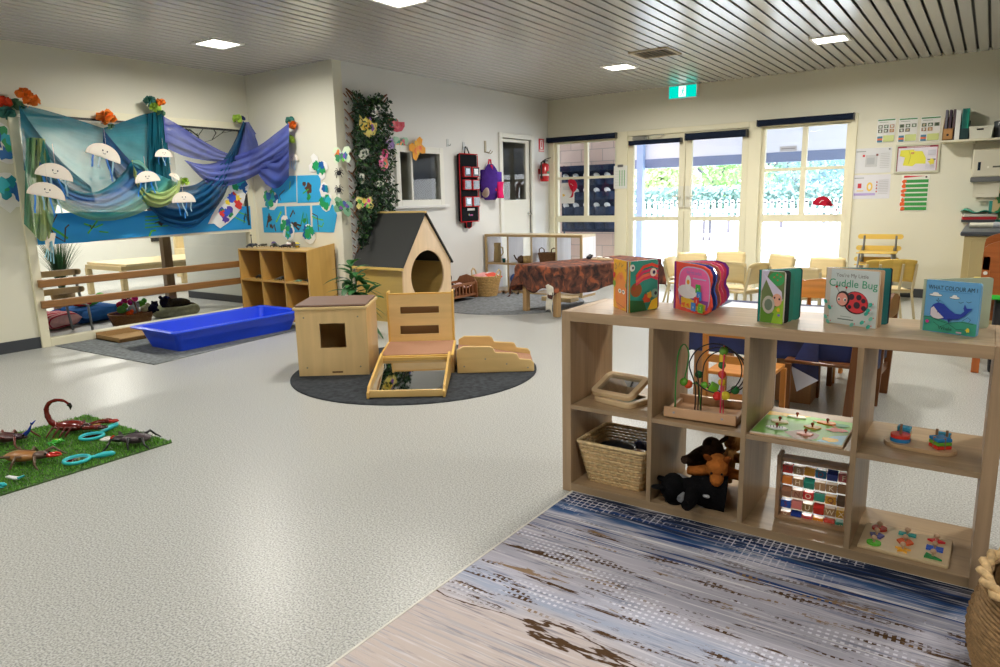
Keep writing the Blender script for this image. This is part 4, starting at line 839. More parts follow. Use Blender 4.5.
# ------------------------------------------------ play house with blackboard roof
R0 = ZP(452.3, 313); XG = R0.x; ang = 0.
eR = YP(451.9, 260, R0.y); 
eL = XP(402.7, 266.5, XG+.02); rd = XP(425.8, 213, XG+.02); ze = zat(R0, 260.5)
yR, yL = R0.y, XP(403, 270, XG).y; yM = rd.y; zr = rd.z; LE = (YP(352.4, 262.5, yL)).x; LEN = XG-LE
LEN = .68; 
print('house', XG, yL, yR, yM, ze, zr, LEN, eL.z)
t = thing('play_house', 'plywood play house with black chalkboard roof and a big round hole in its gable', 'play house', (XG, yL, 0)); wY = yR-yL; mY = yM-yL; zl = eL.z
def gable(x, nm, hole=True):
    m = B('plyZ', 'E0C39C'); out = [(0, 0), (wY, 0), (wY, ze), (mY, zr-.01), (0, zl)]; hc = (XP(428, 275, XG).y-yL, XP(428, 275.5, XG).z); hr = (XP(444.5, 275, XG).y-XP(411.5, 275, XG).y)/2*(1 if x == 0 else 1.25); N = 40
    for s in (0, .018):
        pass
    # ring of quads between hole circle and outline
    def onout(a):
        d = Vector((cos(a), sin(a))); best = 9
        for i in range(5):
            p, q = Vector(out[i]), Vector(out[(i+1) % 5]); e = q-p; den = d.x*e.y-d.y*e.x
            if abs(den) < 1e-9: continue
            w = p-Vector(hc); tt = (w.x*e.y-w.y*e.x)/den; uu = (w.x*d.y-w.y*d.x)/den
            if tt > 0 and -1e-6 <= uu <= 1+1e-6: best = min(best, tt)
        return Vector(hc)+d*best
    angs = sorted([2*pi*k/N for k in range(N)]+[math.atan2(p[1]-hc[1], p[0]-hc[0]) % (2*pi) for p in out]); n = len(angs)
    inn = [(hc[0]+hr*cos(a), hc[1]+hr*1.0*sin(a)) for a in angs]; ou = [onout(a) for a in angs]
    vs = [(x, p[0], p[1]) for p in inn]+[(x, p[0], p[1]) for p in ou]+[(x-.018, p[0], p[1]) for p in inn]+[(x-.018, p[0], p[1]) for p in ou]
    fs = []
    for i in range(n):
        j = (i+1) % n; fs += [(i, n+i, n+j, j), (2*n+i, 2*n+j, 3*n+j, 3*n+i), (i, j, 2*n+j, 2*n+i), (n+i, 3*n+i, 3*n+j, n+j)]
    m.add(vs, fs); m.build(nm, t)
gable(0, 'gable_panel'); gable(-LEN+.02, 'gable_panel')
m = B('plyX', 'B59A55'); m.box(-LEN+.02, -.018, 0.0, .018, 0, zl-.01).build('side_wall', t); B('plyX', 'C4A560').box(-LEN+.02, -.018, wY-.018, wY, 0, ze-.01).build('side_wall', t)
B('plyX', 'B59A55').box(-LEN+.02, -.018, .018, wY-.018, 0, .015).build('floor_panel', t)
def roof(y0, z0, y1, z1, nm, col='1F2120'):
    d = Vector((0, y1-y0, z1-z0)); nn = Vector((1, 0, 0)).cross(d).normalized()*.014
    if nn.z < 0: nn = -nn
    ov = d.normalized()*.03; p, q = Vector((0, y0, z0))-ov, Vector((0, y1, z1))
    m = B('rubber', col); m.prism([p+Vector((-LEN-.02, 0, 0)), p+Vector((.02, 0, 0)), q+Vector((.02, 0, 0)), q+Vector((-LEN-.02, 0, 0))], nn); m.build(nm, t)
roof(0, zl, mY, zr, 'roof_panel'); roof(wY, ze, mY, zr, 'roof_panel')
B('plyX', 'D8B868').cbox((-LEN/2, -.03, zl-.032), (LEN+.05, .022, .028)).build('eave_trim', t, bevel=.003); B('plyX', 'CDB070').cbox((-LEN/2, mY, zr+.012), (LEN+.05, .03, .02)).build('ridge_trim', t, bevel=.003)
# plant behind the box
p = ZP(352, 318); p = Vector((-4.75, 4.35, 0)); p = VP(353, 300, (-4.6, 4.45), YAW); t = thing('potted_plant', 'leafy green lucky bamboo plant in a pot behind the plywood box', 'plant', (p.x, p.y, 0))
B('gloss', 'D8D8D0').lathe([(.001, 0), (.09, 0), (.12, .2), (.11, .2), (.1, .18), (.001, .17)]).build('pot', t); sp_ = B('leaf', '3A7A3A'); m = B('leaf'); rnd = random.Random(9)
zb_ = zat(p, 292)-.05; ztp = zat(p, 262)
for st, (dx, dy, zz) in enumerate(((0, 0, ztp-.04), (.03, .03, ztp-.14), (-.03, .02, ztp-.18), (.14, .05, zb_+.08))):
    sp_.tube([(0, 0, .17), (dx*.5, dy*.5, zz*.6), (dx, dy, zz)], .007, 6)
    for k in range(19 if st < 3 else 5):
        a = k*2.4+st; z = zz-.019*k*(1 if st < 3 else 1.5)+.02; l = min(.13+.02*k, .26) if st < 3 else .2; e = .9-.075*k; d = Vector((cos(a), sin(a), 0)); w = Vector((-sin(a), cos(a), 0)); g = rnd.uniform(.8, 1.3); cc = C3('2E6430')
        m.grid(lambda u, v: Vector((dx, dy, z))+d*(l*u)+Vector((0, 0, e*l*u-.5*l*u*u))+w*((v-.5)*.075*sin(pi*(.08+.9*u))), 6, 2, col=(cc[0]*g, cc[1]*g, cc[2]*g))
sp_.build('stem', t); m.build('foliage', t)
# ------------------------------------------------ round charcoal rug and the plywood play set
RC = (-3.357, 3.704); RR = .884
m = B('carpet', '44474B'); m.lathe([(.001, .012), (RR-.01, .012), (RR, .006), (RR, 0)], (0, 0, 0), 72); o = m.build('round_rug', loc=(RC[0], RC[1], 0)); tag(o, 'round charcoal rug under the plywood play set', 'rug')
m = B('carpet', '8B8F94'); m.lathe([(.001, .012), (.91, .012), (.92, .006), (.92, 0)], (0, 0, 0), 72, col='8B8F94'); o = m.build('round_rug', loc=(-4.67, 6.82, 0)); tag(o, 'round light grey rug at the back under the draped table', 'rug')
TH = radians(36.3); UZ = .012
def holepanel(m, w, h, th, holes, yoff=0., x0=0., z0=0.):
    """upright panel in local xz with rectangular holes, built from strips"""
    xs = sorted({x0, x0+w, *[a for q in holes for a in q[:2]]}); zs = sorted({z0, z0+h, *[a for q in holes for a in q[2:]]})
    ins = lambda x, z: any(q[0] < x < q[1] and q[2] < z < q[3] for q in holes)
    for i in range(len(xs)-1):
        for j in range(len(zs)-1):
            if not ins((xs[i]+xs[i+1])/2, (zs[j]+zs[j+1])/2): m.box(xs[i], xs[i+1], yoff, yoff+th, zs[j], zs[j+1])
t = thing('play_box', 'plywood toddler box with square window and brown padded top on the charcoal rug', 'play box', (-3.936, 3.119, UZ), TH); bw, bd, bh = .497, .47, .475; PW = 'DDBE88'
m = B('plyZ', PW); holepanel(m, bw, bh, .015, [(.165, .345, .2, .375)]); m.build('front_panel', t); m = B('plyZ', PW); holepanel(m, bw, bh, .015, [(.26, .42, .2, .375)], bd-.015); m.build('back_panel', t)
B('plyZ', 'D2AE72').box(bw-.015, bw, .015, bd-.015, 0, bh).build('side_panel', t); B('plyZ', PW).box(0, .015, .015, bd-.015, 0, bh).build('side_panel', t)
B('plyX', 'E2C690').box(-.012, bw+.012, -.012, bd+.012, bh, bh+.018).build('lid', t, bevel=.003); B('paint', '6F564A').box(.0, bw, .0, bd, bh+.018, bh+.035).build('padded_top', t, bevel=.008)
a = Art((.235, -.0, .018), (1, 0, 0), (0, 0, 1)); a.rect(0, .075, 0, .012, '6A4C2C'); a.build('maker_mark', t)
s_ = B('metal', '8C8878')
for x, z in ((.06, .06), (bw-.06, .06), (.06, .42), (bw-.06, .42)): s_.cyl((x, 0, z), (x, -.002, z), .006, n=8)
s_.build('screw', t)
FLx, FLy, PHt = -3.464, 3.44, .125
t = thing('play_platform', 'low plywood platform with brown carpet top in the middle of the play set', 'platform', (FLx, FLy, UZ), TH); pw, pd = .53, .51
B('plyX', PW).box(0, pw, 0, .018, 0, PHt).build('front_panel', t); B('plyX', PW).box(0, pw, pd-.018, pd, 0, PHt).build('back_panel', t); B('plyX', PW).box(0, .018, .018, pd-.018, 0, PHt).build('side_panel', t); B('plyX', PW).box(pw-.018, pw, .018, pd-.018, 0, PHt).build('side_panel', t)
B('plyX', 'E0B860').box(0, pw, 0, pd, PHt, PHt+.008).build('edge_frame', t, bevel=.002); B('cork', 'A1765A').box(.018, pw-.018, .018, pd-.018, PHt+.008, PHt+.013).build('carpet_inlay', t)
# slotted panel behind the platform
n_ = Vector((-sin(TH), cos(TH), 0)); e_ = Vector((cos(TH), sin(TH), 0)); O_ = Vector((FLx, FLy, 0))+n_*(pd+.006)-e_*.01
t = thing('climbing_panel', 'upright plywood panel with two long rounded slots behind the carpet platform', 'panel', (O_.x, O_.y, UZ), TH)
P1 = VP(388, 295, O_, TH); P2 = VP(451, 293, O_, TH); ph = P1.z-UZ; pwid = (P2-P1).length; xo = (Vector((P1.x, P1.y, 0))-O_).dot(e_)
def lc(x, y): q = VP(x, y, O_, TH); return (Vector((q.x, q.y, 0))-O_).dot(e_), q.z-UZ
h1, h2 = lc(400, 307), lc(439, 313); g1, g2 = lc(400, 326), lc(439, 334)
m = B('plyX', 'E0C288'); holepanel(m, pwid, ph, .018, [(h1[0], h2[0], h2[1], h1[1]), (g1[0], g2[0], g2[1]+.004, g1[1])], x0=xo); m.build('slotted_panel', t)
for x in (xo-.014, xo+pwid): B('plyZ', 'E0B45C').box(x, x+.016, -.005, .12, 0, ph+.02).build('side_rail', t, bevel=.004)
B('plyX', 'E0B45C').box(xo, xo+pwid, -.003, .02, ph, ph+.01).build('top_rail', t); B('plyX', '94704A').box(xo, xo+pwid, .1, .115, PHt, ph-.004).build('back_panel', t)
# tilted mirror ramp
A0, A1 = ZP(366.5, 399.2, UZ), ZP(445.4, 397.3, UZ); wd = (A1-A0).length
t = thing('mirror_ramp', 'sloping tray with a mirror base leaning down from the carpet platform', 'mirror ramp', (A0.x, A0.y, UZ), math.atan2(A1.y-A0.y, A1.x-A0.x))
v_ = Vector((-(A1-A0).y, (A1-A0).x, 0)).normalized(); dp = (Vector((FLx, FLy, 0))-Vector((A0.x, A0.y, 0))).dot(v_)-.006; dp = max(.3, dp)
for x in (0, wd-.016):
    B('plyZ', 'D9B062').prism([(x, 0, 0), (x, dp, 0), (x, dp, .16), (x, dp-.03, .165), (x, .05, .07), (x, .03, .045), (x, 0, .04)], (.016, 0, 0)).build('side_rail', t, bevel=.004)
B('plyX', 'E0BC78').box(.016, wd-.016, 0.01, .025, .005, .05).build('front_rail', t, bevel=.003); B('plyX', 'D9B062').box(.016, wd-.016, dp-.015, dp, .0, .125).build('back_rail', t)
B('mirror', 'DADDE0').prism([(.016, .025, .016), (wd-.016, .025, .016), (wd-.016, dp-.016, .1), (.016, dp-.016, .1)], (0, 0, .004)).build('mirror_panel', t)
# toddler steps with stepped side panels
NS = ZP(457, 373.5, UZ); ob = (NS.x, NS.y)
t = thing('toddler_steps', 'plywood ramp with stepped side panels and carpet tread at the right of the play set', 'steps', (NS.x+.004, NS.y, UZ), TH); sd_ = .4
prof = [(0, 0), (.545, 0), (.545, .06), (.525, .085), (.44, .095), (.425, .13), (.405, .137), (.27, .145), (.255, .18), (.235, .19), (.045, .195), (.0, .17)]
for y in (0, sd_-.018): B('plyX', 'D8B87C').prism([(a, y, b) for a, b in prof], (0, .018, 0)).build('side_panel', t, bevel=.006)
B('cork', 'A1765A').prism([(.0, .018, .12), (.545, .018, .03), (.545, sd_-.018, .03), (0, sd_-.018, .12)], (0, 0, .012)).build('ramp_tread', t); B('plyX', 'CFAE70').box(0, .02, .018, sd_-.018, 0, .12).build('end_panel', t)
s_ = B('metal', '9C988C')
for x, z in ((.05, .05), (.2, .1), (.35, .06), (.5, .03)): s_.cyl((x, 0, z), (x, -.002, z), .006, n=8)
s_.build('screw', t)
# ------------------------------------------------ cradle, basket, floor bits at the back
a = ZP(455, 296); b = ZP(476, 291)
t = thing('doll_cradle', 'brown wooden doll cradle with slatted side beyond the play house', 'doll cradle', (-5.28, 6.33, .012)); L_, W_, CB = .5, .28, '8E5A36'
# long axis along y
for y in (0, L_):
    B('woodZ', CB).prism([(-W_/2-.02, y, .02), (W_/2+.02, y, .02), (W_/2+.02, y, .2), (W_/2-.03, y, .27), (0, y, .3), (-W_/2+.03, y, .27), (-W_/2-.02, y, .2)], (0, .016, 0)).build('end_panel', t, bevel=.004)
for x in (-W_/2, W_/2-.014):
    B('woodY', CB).box(x, x+.014, .016, L_, .19, .215).box(x, x+.014, .016, L_, .05, .075).build('side_rail', t)
    m = B('woodZ', CB)
    for k in range(7): m.box(x+.003, x+.011, .05+k*.065, .068+k*.065, .075, .19)
    m.build('spindle', t)
B('woodY', CB).box(-W_/2+.014, W_/2-.014, .016, L_, .05, .062).build('base', t)
def doll(lab, loc, rotz, skin, dress, hair, s=1., grp='baby dolls'):
    t = thing('baby_doll', lab, 'doll', loc, rotz, grp); m = B('plastic', skin)
    m.sph((0, 0, .11*s), (.045*s, .05*s, .05*s)); m.sph((-.03*s, 0, .1*s), (.012*s, .006*s, .012*s)); m.tube([(0, 0, .07*s), (0, 0, .05*s)], .02*s)
    for k in (-1, 1): m.tube([(0, k*.045*s, .05*s), (-.03*s, k*.075*s, .02*s), (-.07*s, k*.07*s, .02*s)], [.016*s, .014*s, .01*s]); m.tube([(-.01*s, k*.025*s, -.05*s), (-.08*s, k*.035*s, -.05*s), (-.13*s, k*.04*s, -.06*s)], [.02*s, .017*s, .012*s])
    m.build('body', t); B('cloth', dress).sph((0, 0, 0), (.045*s, .055*s, .07*s)).build('dress', t); B('plush', hair).sph((.012*s, 0, .125*s), (.047*s, .052*s, .045*s)).build('hair', t)
    e = B('gloss', '16120F'); e.sph((-.042*s, -.018*s, .115*s), .006*s); e.sph((-.042*s, .018*s, .115*s), .006*s); e.build('eye', t); B('gloss', '9C4A48').sph((-.044*s, 0, .092*s), (.003*s, .009*s, .004*s)).build('mouth', t)
doll('dark skinned baby doll in a pink blanket sitting up in the cradle', (-5.28, 6.46, .17), -1.0, '3C241C', 'E8B8B4', '14100E', 1.1)
tag(B('cloth', 'E8C8C4').grid(lambda u, v: (-5.41+u*.26, 6.42+v*.36, .16+.03*sin(7*u+3*v)*sin(5*v)+.02), 12, 14).build('doll_blanket', solid=.006), 'pale pink blanket rumpled in the doll cradle', 'blanket')
t = thing('play_drum', 'round brown play basin seen through the round hole of the play house', 'toy', (-6.02+.55, 6.35, 0)); p = None
def pos(x, y, z=0.): return ZP(x, y, z)
c = XP(437, 285, -5.1); t.location = (-5.08, c.y, .016)
B('plastic', 'B0805E').lathe([(.001, 0), (.1, 0), (.13, .12), (.15, .24), (.14, .24), (.12, .12), (.001, .02)], (0, 0, 0), 24).build('basin', t); B('rubber', '23242A').sph((0, -.02, .27), .07).build('ball', t)
t = thing('handled_basket', 'straw basket with loop handles and pink cloths beside the doll cradle', 'basket', (-5.2, 7.14, .012)); m = B('wicker', 'C9A468'); wicker(m, .01, .25, lambda f: .13+.055*f, col='C9A468', rows=12); m.build('basket', t)
for s in (-1, 1): B('wicker', 'D8BE94').tube([(.185*s, -.05, .24), (.2*s, -.04, .31), (.2*s, .0, .34), (.2*s, .04, .31), (.185*s, .05, .24)], .01).build('handle', t)
for lab, col, dx, dy, sd in (('pink towel heaped in the straw basket', 'E8A8A8', -.04, -.03, 0), ('coral red cloth in the straw basket', 'E0604E', .06, .02, 3), ('white cloth in the straw basket', 'EAE2E0', .02, .07, 5)):
    tag(B('cloth', col).grid(lambda u, v: (-5.2+dx+.11*(u-.5)*2, 7.14+dy+.1*(v-.5)*2, .245+.05*sin(pi*u)*sin(pi*v)+.015*sin(8*u+sd)*sin(7*v+sd)), 12, 12).build('folded_cloth', solid=.01), lab, 'cloth', 'cloths in the straw basket')
# ================================================================== foreground rug (printed)
def m_printrug():
    m, nt, out = newmat('printrug'); L = nt.links; N = nt.nodes
    tc = nd(nt, 'ShaderNodeTexCoord'); sx = nd(nt, 'ShaderNodeSeparateXYZ'); L.new(tc.outputs['Object'], sx.inputs[0])
    def noise(scale, det=4, vec=None, dist=0., rough=.55):
        mp = nd(nt, 'ShaderNodeMapping'); mp.inputs['Scale'].default_value = scale; L.new(tc.outputs['Object'], mp.inputs[0])
        n = nd(nt, 'ShaderNodeTexNoise'); n.inputs['Scale'].default_value = 1; n.inputs['Detail'].default_value = det; n.inputs['Distortion'].default_value = dist; n.inputs['Roughness'].default_value = rough; L.new(mp.outputs[0], n.inputs['Vector']); return n.outputs[0]
    def math_(op, a, b=None, c=None):
        n = nd(nt, 'ShaderNodeMath', operation=op)
        for i, q in enumerate((a, b, c)):
            if q is None: continue
            if isinstance(q, (int, float)): n.inputs[i].default_value = q
            else: L.new(q, n.inputs[i])
        return n.outputs[0]
    def ss(v, a, b): 
        n = nd(nt, 'ShaderNodeMapRange', interpolation_type='SMOOTHSTEP'); L.new(v, n.inputs[0]); n.inputs[1].default_value = a; n.inputs[2].default_value = b; return n.outputs[0]
    def mix(f, a, b):
        n = nd(nt, 'ShaderNodeMix', data_type='RGBA'); 
        if isinstance(f, float): n.inputs[0].default_value = f
        else: L.new(f, n.inputs[0])
        for i, q in ((6, a), (7, b)):
            if isinstance(q, str): n.inputs[i].default_value = (*C3(q), 1)
            else: L.new(q, n.inputs[i])
        return n.outputs[2]
    # v: distance from the cabinet edge (0) towards the viewer (metres)
    v = math_('MULTIPLY', sx.outputs[1], -1.)
    wob = math_('MULTIPLY', math_('SUBTRACT', noise((1.6, 7, 1), 6), .5), .34)
    vv = math_('ADD', v, wob)
    cr = nd(nt, 'ShaderNodeValToRGB'); el = cr.color_ramp.elements; L.new(math_('DIVIDE', vv, 1.22), cr.inputs[0])
    stops = [(0, '141D33'), (.09, '1A2A4A'), (.13, '3A5C8C'), (.17, 'B9B9C8'), (.22, '8F90A0'), (.3, 'B4B2C0'), (.42, 'A4A3B2'), (.52, 'B2B0BE'), (.62, '9FA8C0'), (.7, 'B8B4BC'), (.74, 'C0B4B2'), (1, 'C4B8B4')]
    el[0].position, el[0].color = 0, (*C3(stops[0][1]), 1); el[1].position, el[1].color = 1, (*C3(stops[-1][1]), 1)
    for p, c in stops[1:-1]: e = el.new(p); e.color = (*C3(c), 1)
    base = cr.outputs[0]
    fine = noise((4, 90, 1), 5); base = mix(math_('MULTIPLY', ss(fine, .5, .68), .55), base, 'D9D6DE')
    drk = noise((3.2, 46, 1), 6, rough=.65); base = mix(math_('MULTIPLY', math_('MULTIPLY', ss(drk, .53, .66), ss(v, .1, .3)), .6), base, '545A74')
    # blue streaks in the upper band
    bs = noise((1.5, 40, 1), 4); bm = math_('MULTIPLY', math_('MULTIPLY', ss(bs, .52, .6), ss(v, .02, .1)), math_('SUBTRACT', 1., ss(v, .3, .42))); base = mix(bm, base, '1F3D74')
    ws = noise((1.1, 58, 1), 3, dist=.3); wm = math_('MULTIPLY', math_('MULTIPLY', ss(ws, .6, .64), ss(v, .09, .15)), math_('SUBTRACT', 1., ss(v, .5, .7))); base = mix(math_('MULTIPLY', wm, .8), base, 'E4E2E4')
    # pale woven grid of dashes
    def grid_(sc, w):
        fx = math_('FRACT', math_('MULTIPLY', sx.outputs[0], sc)); fy = math_('FRACT', math_('MULTIPLY', sx.outputs[1], sc)); return fx, fy
    fx, fy = grid_(42., .2); gr = math_('MAXIMUM', math_('LESS_THAN', fx, .2), math_('LESS_THAN', fy, .22))
    gm = math_('MULTIPLY', ss(noise((1.7, 6, 1), 4), .53, .6), math_('SUBTRACT', 1., ss(v, .3, .4))); gz = math_('MULTIPLY', math_('MULTIPLY', gr, gm), ss(noise((26, 26, 1), 2), .4, .46)); base = mix(math_('MULTIPLY', gz, .8), base, 'CFCEDC')
    fx, fy = grid_(48., .2); dt = math_('MULTIPLY', math_('LESS_THAN', fx, .5), math_('LESS_THAN', fy, .42)); dm = math_('MULTIPLY', ss(noise((2.2, 8, 1), 4), .5, .58), math_('MULTIPLY', ss(v, .32, .42), math_('SUBTRACT', 1., ss(vv, .8, .88)))); base = mix(math_('MULTIPLY', math_('MULTIPLY', dt, dm), .85), base, 'DCDCE8')
    # brown broken streaks
    bn = noise((3.4, 26, 1), 9, dist=.35, rough=.7); zone = math_('MULTIPLY', ss(v, .16, .3), math_('SUBTRACT', 1., ss(vv, .84, .88)))
    fx3, fy3 = grid_(48., .2); brk = math_('SUBTRACT', 1., math_('MULTIPLY', math_('MULTIPLY', math_('LESS_THAN', fx3, .45), math_('LESS_THAN', fy3, .6)), ss(noise((3, 5, 1), 3), .42, .5))); bmask = math_('MULTIPLY', math_('MULTIPLY', ss(bn, .555, .585), zone), brk); base = mix(bmask, base, '4E3824')
    bn2 = noise((3.1, 21, 2), 9, dist=.4, rough=.72); base = mix(math_('MULTIPLY', math_('MULTIPLY', math_('MULTIPLY', ss(bn2, .585, .61), zone), brk), .9), base, '846844')
    # brown shore line before the pale field
    ed = math_('ABSOLUTE', math_('SUBTRACT', vv, .88)); base = mix(math_('SUBTRACT', 1., ss(ed, .003, .007)), base, '4E3824')
    # thin blue-grey threads on the pale field
    th = noise((2, 75, 1), 4, dist=.4); base = mix(math_('MULTIPLY', math_('MULTIPLY', ss(th, .53, .58), ss(vv, .89, .95)), .45), base, '9CA0AE')
    b = nd(nt, 'ShaderNodeBsdfPrincipled'); b.inputs['Roughness'].default_value = .9; b.inputs['Specular IOR Level'].default_value = .15
    L.new(base, b.inputs['Base Color']); nz = noise((240, 240, 240), 2); bp = nd(nt, 'ShaderNodeBump'); bp.inputs['Strength'].default_value = .5; bp.inputs['Distance'].default_value = .002; L.new(nz, bp.inputs['Height']); L.new(bp.outputs[0], b.inputs['Normal']); L.new(b.outputs[0], out.inputs[0])
m_printrug()
KF = 2.42
q1, q2 = ZP(574.8, 492.8), ZP(329.6, 667); rx = (q1.x+q2.x)/2; ry = q1.y
m = B('printrug'); m.box(0, 2.4, -2.6, 0, 0, .006); t = m.build('printed_rug', loc=(rx, ry, 0)); tag(t, 'large navy, grey and beige abstract printed rug in front of the cube shelf', 'rug')
B('cloth', 'D8D6CE').box(-.008, 0, -2.6, 0, 0, .007).box(-.008, 2.4, 0, .008, 0, .007).build('binding', t)
# ================================================================== cube shelf (4 x 2)
KX0, KX1, KD, KHt = -1.39, .085, .39, .77; KC = 'A0886A'  # top and outer sides lighter than the other boards: light put into the colour
t = thing('cube_shelf', 'white stained oak shelf unit of two rows by four cells in the foreground', 'shelf', (KX0, KF, 0)); KW = KX1-KX0; TH4 = .04
B('woodX', 'AE9476').box(TH4, KW-TH4, 0, KD, KHt-TH4, KHt).build('top_panel', t, bevel=.0015); B('woodX', KC).box(TH4, KW-TH4, 0, KD, 0, TH4).build('bottom_panel', t, bevel=.0015)
for x in (0, KW-TH4): B('woodZ', 'AE9476').box(x, x+TH4, 0, KD, 0, KHt).build('side_panel', t, bevel=.0015)
cw = (KW-2*TH4-3*.018)/4; cells = []
for k in range(4):
    x = TH4+k*(cw+.018); cells.append(KX0+x)
    if k: B('woodZ', KC).box(x-.018, x, 0, KD, TH4, KHt-TH4).build('divider', t, bevel=.001)
ms0, ms1 = .363, .381
for k in range(4): x = cells[k]-KX0; B('woodX', KC).box(x, x+cw, 0.004, KD, ms0, ms1).build('middle_shelf', t, bevel=.001)
zS, zL = ms1, TH4
# --- books standing on top
def clampk(p): return Vector((p.x, p.y, 0))
def book(lab, hinge, ends, hz, cols, artfn, th=.006, shape=None, pages=True, rad=.012, flip=False):
    """open board book: leaves fan from a hinge; ends[0] is the leaf with the cover picture"""
    h = clampk(hinge); t = thing('board_book', lab, 'book', (h.x, h.y, KHt), 0, 'board books standing on the cube shelf')
    for i, e in enumerate(ends):
        e = clampk(e); d = e-h; L = d.length; d.normalize(); n = Vector((d.y, -d.x, 0))
        if n.dot(-h) < 0: n = -n       # towards the camera side
        s0 = .0015+i*.0025; o = -n*(0.003*i)
        if shape: out = [(a*L, b*hz) for a, b in shape]
        else:
            r = rad; out = [(0, 0), (L-r, 0)]+[(L-r+r*sin(a*pi/8), r-r*cos(a*pi/8)) for a in range(1, 5)]+[(L-r+r*cos(a*pi/8), hz-r+r*sin(a*pi/8)) for a in range(0, 5)]+[(0, hz)]
        col = cols[i % len(cols)]
        B('gloss', col).prism([o+d*a+Vector((0, 0, b)) for a, b in out], -n*th).build('cover' if i in (0, len(ends)-1) else 'page', t)
        if i == 0:
            if d.cross(Vector((0, 0, 1))).dot(n) > 0: a_ = Art(o, d, (0, 0, 1))
            else: a_ = Art(o+d*L, -d, (0, 0, 1))
            artfn(a_, L, hz); a_.build('cover_art', t)
    return t
z7 = KHt
# 1 orange and jungle face book, apex towards the viewer
def art1(a, W_, H_):
    a.rect(.002, W_-.002, .002, H_-.002, 'F0B428'); a.blob(W_*.5, H_*.36, W_*.42, 'F08A3C', 2, j=.15); a.poly([(W_*.25, H_*.45), (W_*.42, H_*.72), (W_*.55, H_*.78), (W_*.66, H_*.7), (W_*.85, H_*.45), (W_*.7, H_*.1), (W_*.4, H_*.1)], 'F0934A')
    a.ell(W_*.5, H_*.66, W_*.1, H_*.05, 'E87A4A'); a.blob(W_*.1, H_*.5, W_*.09, '7AA83A', 4); a.blob(W_*.9, H_*.55, W_*.1, '6A9A3A', 5); a.blob(W_*.08, H_*.68, W_*.07, 'D83A3A', 6)
    a.ell(W_*.46, H_*.38, W_*.1, H_*.045, 'FFFFFF'); a.ell(W_*.7, H_*.38, W_*.09, H_*.045, 'FFFFFF'); a.ell(W_*.47, H_*.385, W_*.04, H_*.02, '2A3A5A'); a.ell(W_*.69, H_*.385, W_*.04, H_*.02, '2A3A5A')
    for i, (c, x, y) in enumerate((('D', .16, .84), ('o', .3, .89), ('l', .44, .92), ('t', .56, .87), ('r', .7, .9), ('y', .86, .82))): pass
    a.stroke([(W_*.15, H_*.8), (W_*.18, H_*.92), (W_*.3, H_*.86), (W_*.2, H_*.8)], .003, '5A2A6A'); a.stroke([(W_*.4, H_*.86), (W_*.48, H_*.95)], .003, '5A2A6A'); a.stroke([(W_*.55, H_*.95), (W_*.6, H_*.87), (W_*.7, H_*.93)], .003, '5A2A6A'); a.stroke([(W_*.8, H_*.85), (W_*.86, H_*.8), (W_*.9, H_*.86)], .003, '5A2A6A')
    a.stroke([(W_*.3, H_*.13), (W_*.55, H_*.1), (W_*.85, H_*.07)], .0015, '7A4A1A')
h_ = ZP(629, 313, z7); L_ = ZP(613.5, 306.5, z7); R_2 = ZP(657, 309, z7); hz = zat(h_, 262)-z7
tb = book('board book with orange animal face cover and colourful jungle page, leftmost on the shelf', h_, [L_, R_2, R_2+Vector((-.002, .02, 0)), R_2+Vector((.0, .035, 0))], hz, ['F0A83A', '2E8C6A', 'F0EEE8', '7A2A3A'], art1)
d = clampk(R_2)-clampk(h_); W1 = d.length; a = Art(Vector((0, 0, 0))+Vector((d.y, -d.x, 0)).normalized()*-.001, d, (0, 0, 1), off=.0035)
if True:
    H1 = hz; a.rect(.002, W1-.002, .002, H1-.002, '2E9C8A'); a.poly([(0.002, .002), (W1*.6, .002), (W1*.5, H1*.2), (.002, H1*.25)], '2A6A3A'); a.ell(W1*.22, H1*.44, W1*.2, H1*.14, '9A5A2A'); a.ell(W1*.14, H1*.47, W1*.05, W1*.05, 'B83A2A')
    for k, (c, y) in enumerate((('E0405A', .62), ('F07A5A', .68), ('D83A6A', .76), ('E8503A', .86))): a.stroke([(W1*.2, H1*(.55+.05*k)), (W1*.45, H1*(y+.02)), (W1*.75, H1*(y+.06)), (W1*.98, H1*y)], H1*.06, c)
    a.ell(W1*.06, H1*.88, W1*.09, W1*.09, 'F0F0E8'); a.ell(W1*.08, H1*.88, W1*.035, W1*.035, '1A2A4A'); a.ell(W1*.8, H1*.76, W1*.12, W1*.11, 'F0E8D8'); a.ell(W1*.82, H1*.76, W1*.05, W1*.05, '1A2A5A'); a.poly([(W1*.6, H1*.02), (W1*.96, H1*.02), (W1*.96, H1*.26), (W1*.75, H1*.2)], 'F0D03A')
    a.blob(W1*.55, H1*.25, W1*.14, 'D8502E', 7); a.blob(W1*.68, H1*.32, W1*.1, 'E0B03A', 8); a.ell(W1*.85, H1*.34, W1*.12, W1*.12, '8ABCA8'); a.ell(W1*.88, H1*.34, W1*.05, W1*.05, '1A2A3A')
    a.build('page_art', tb)
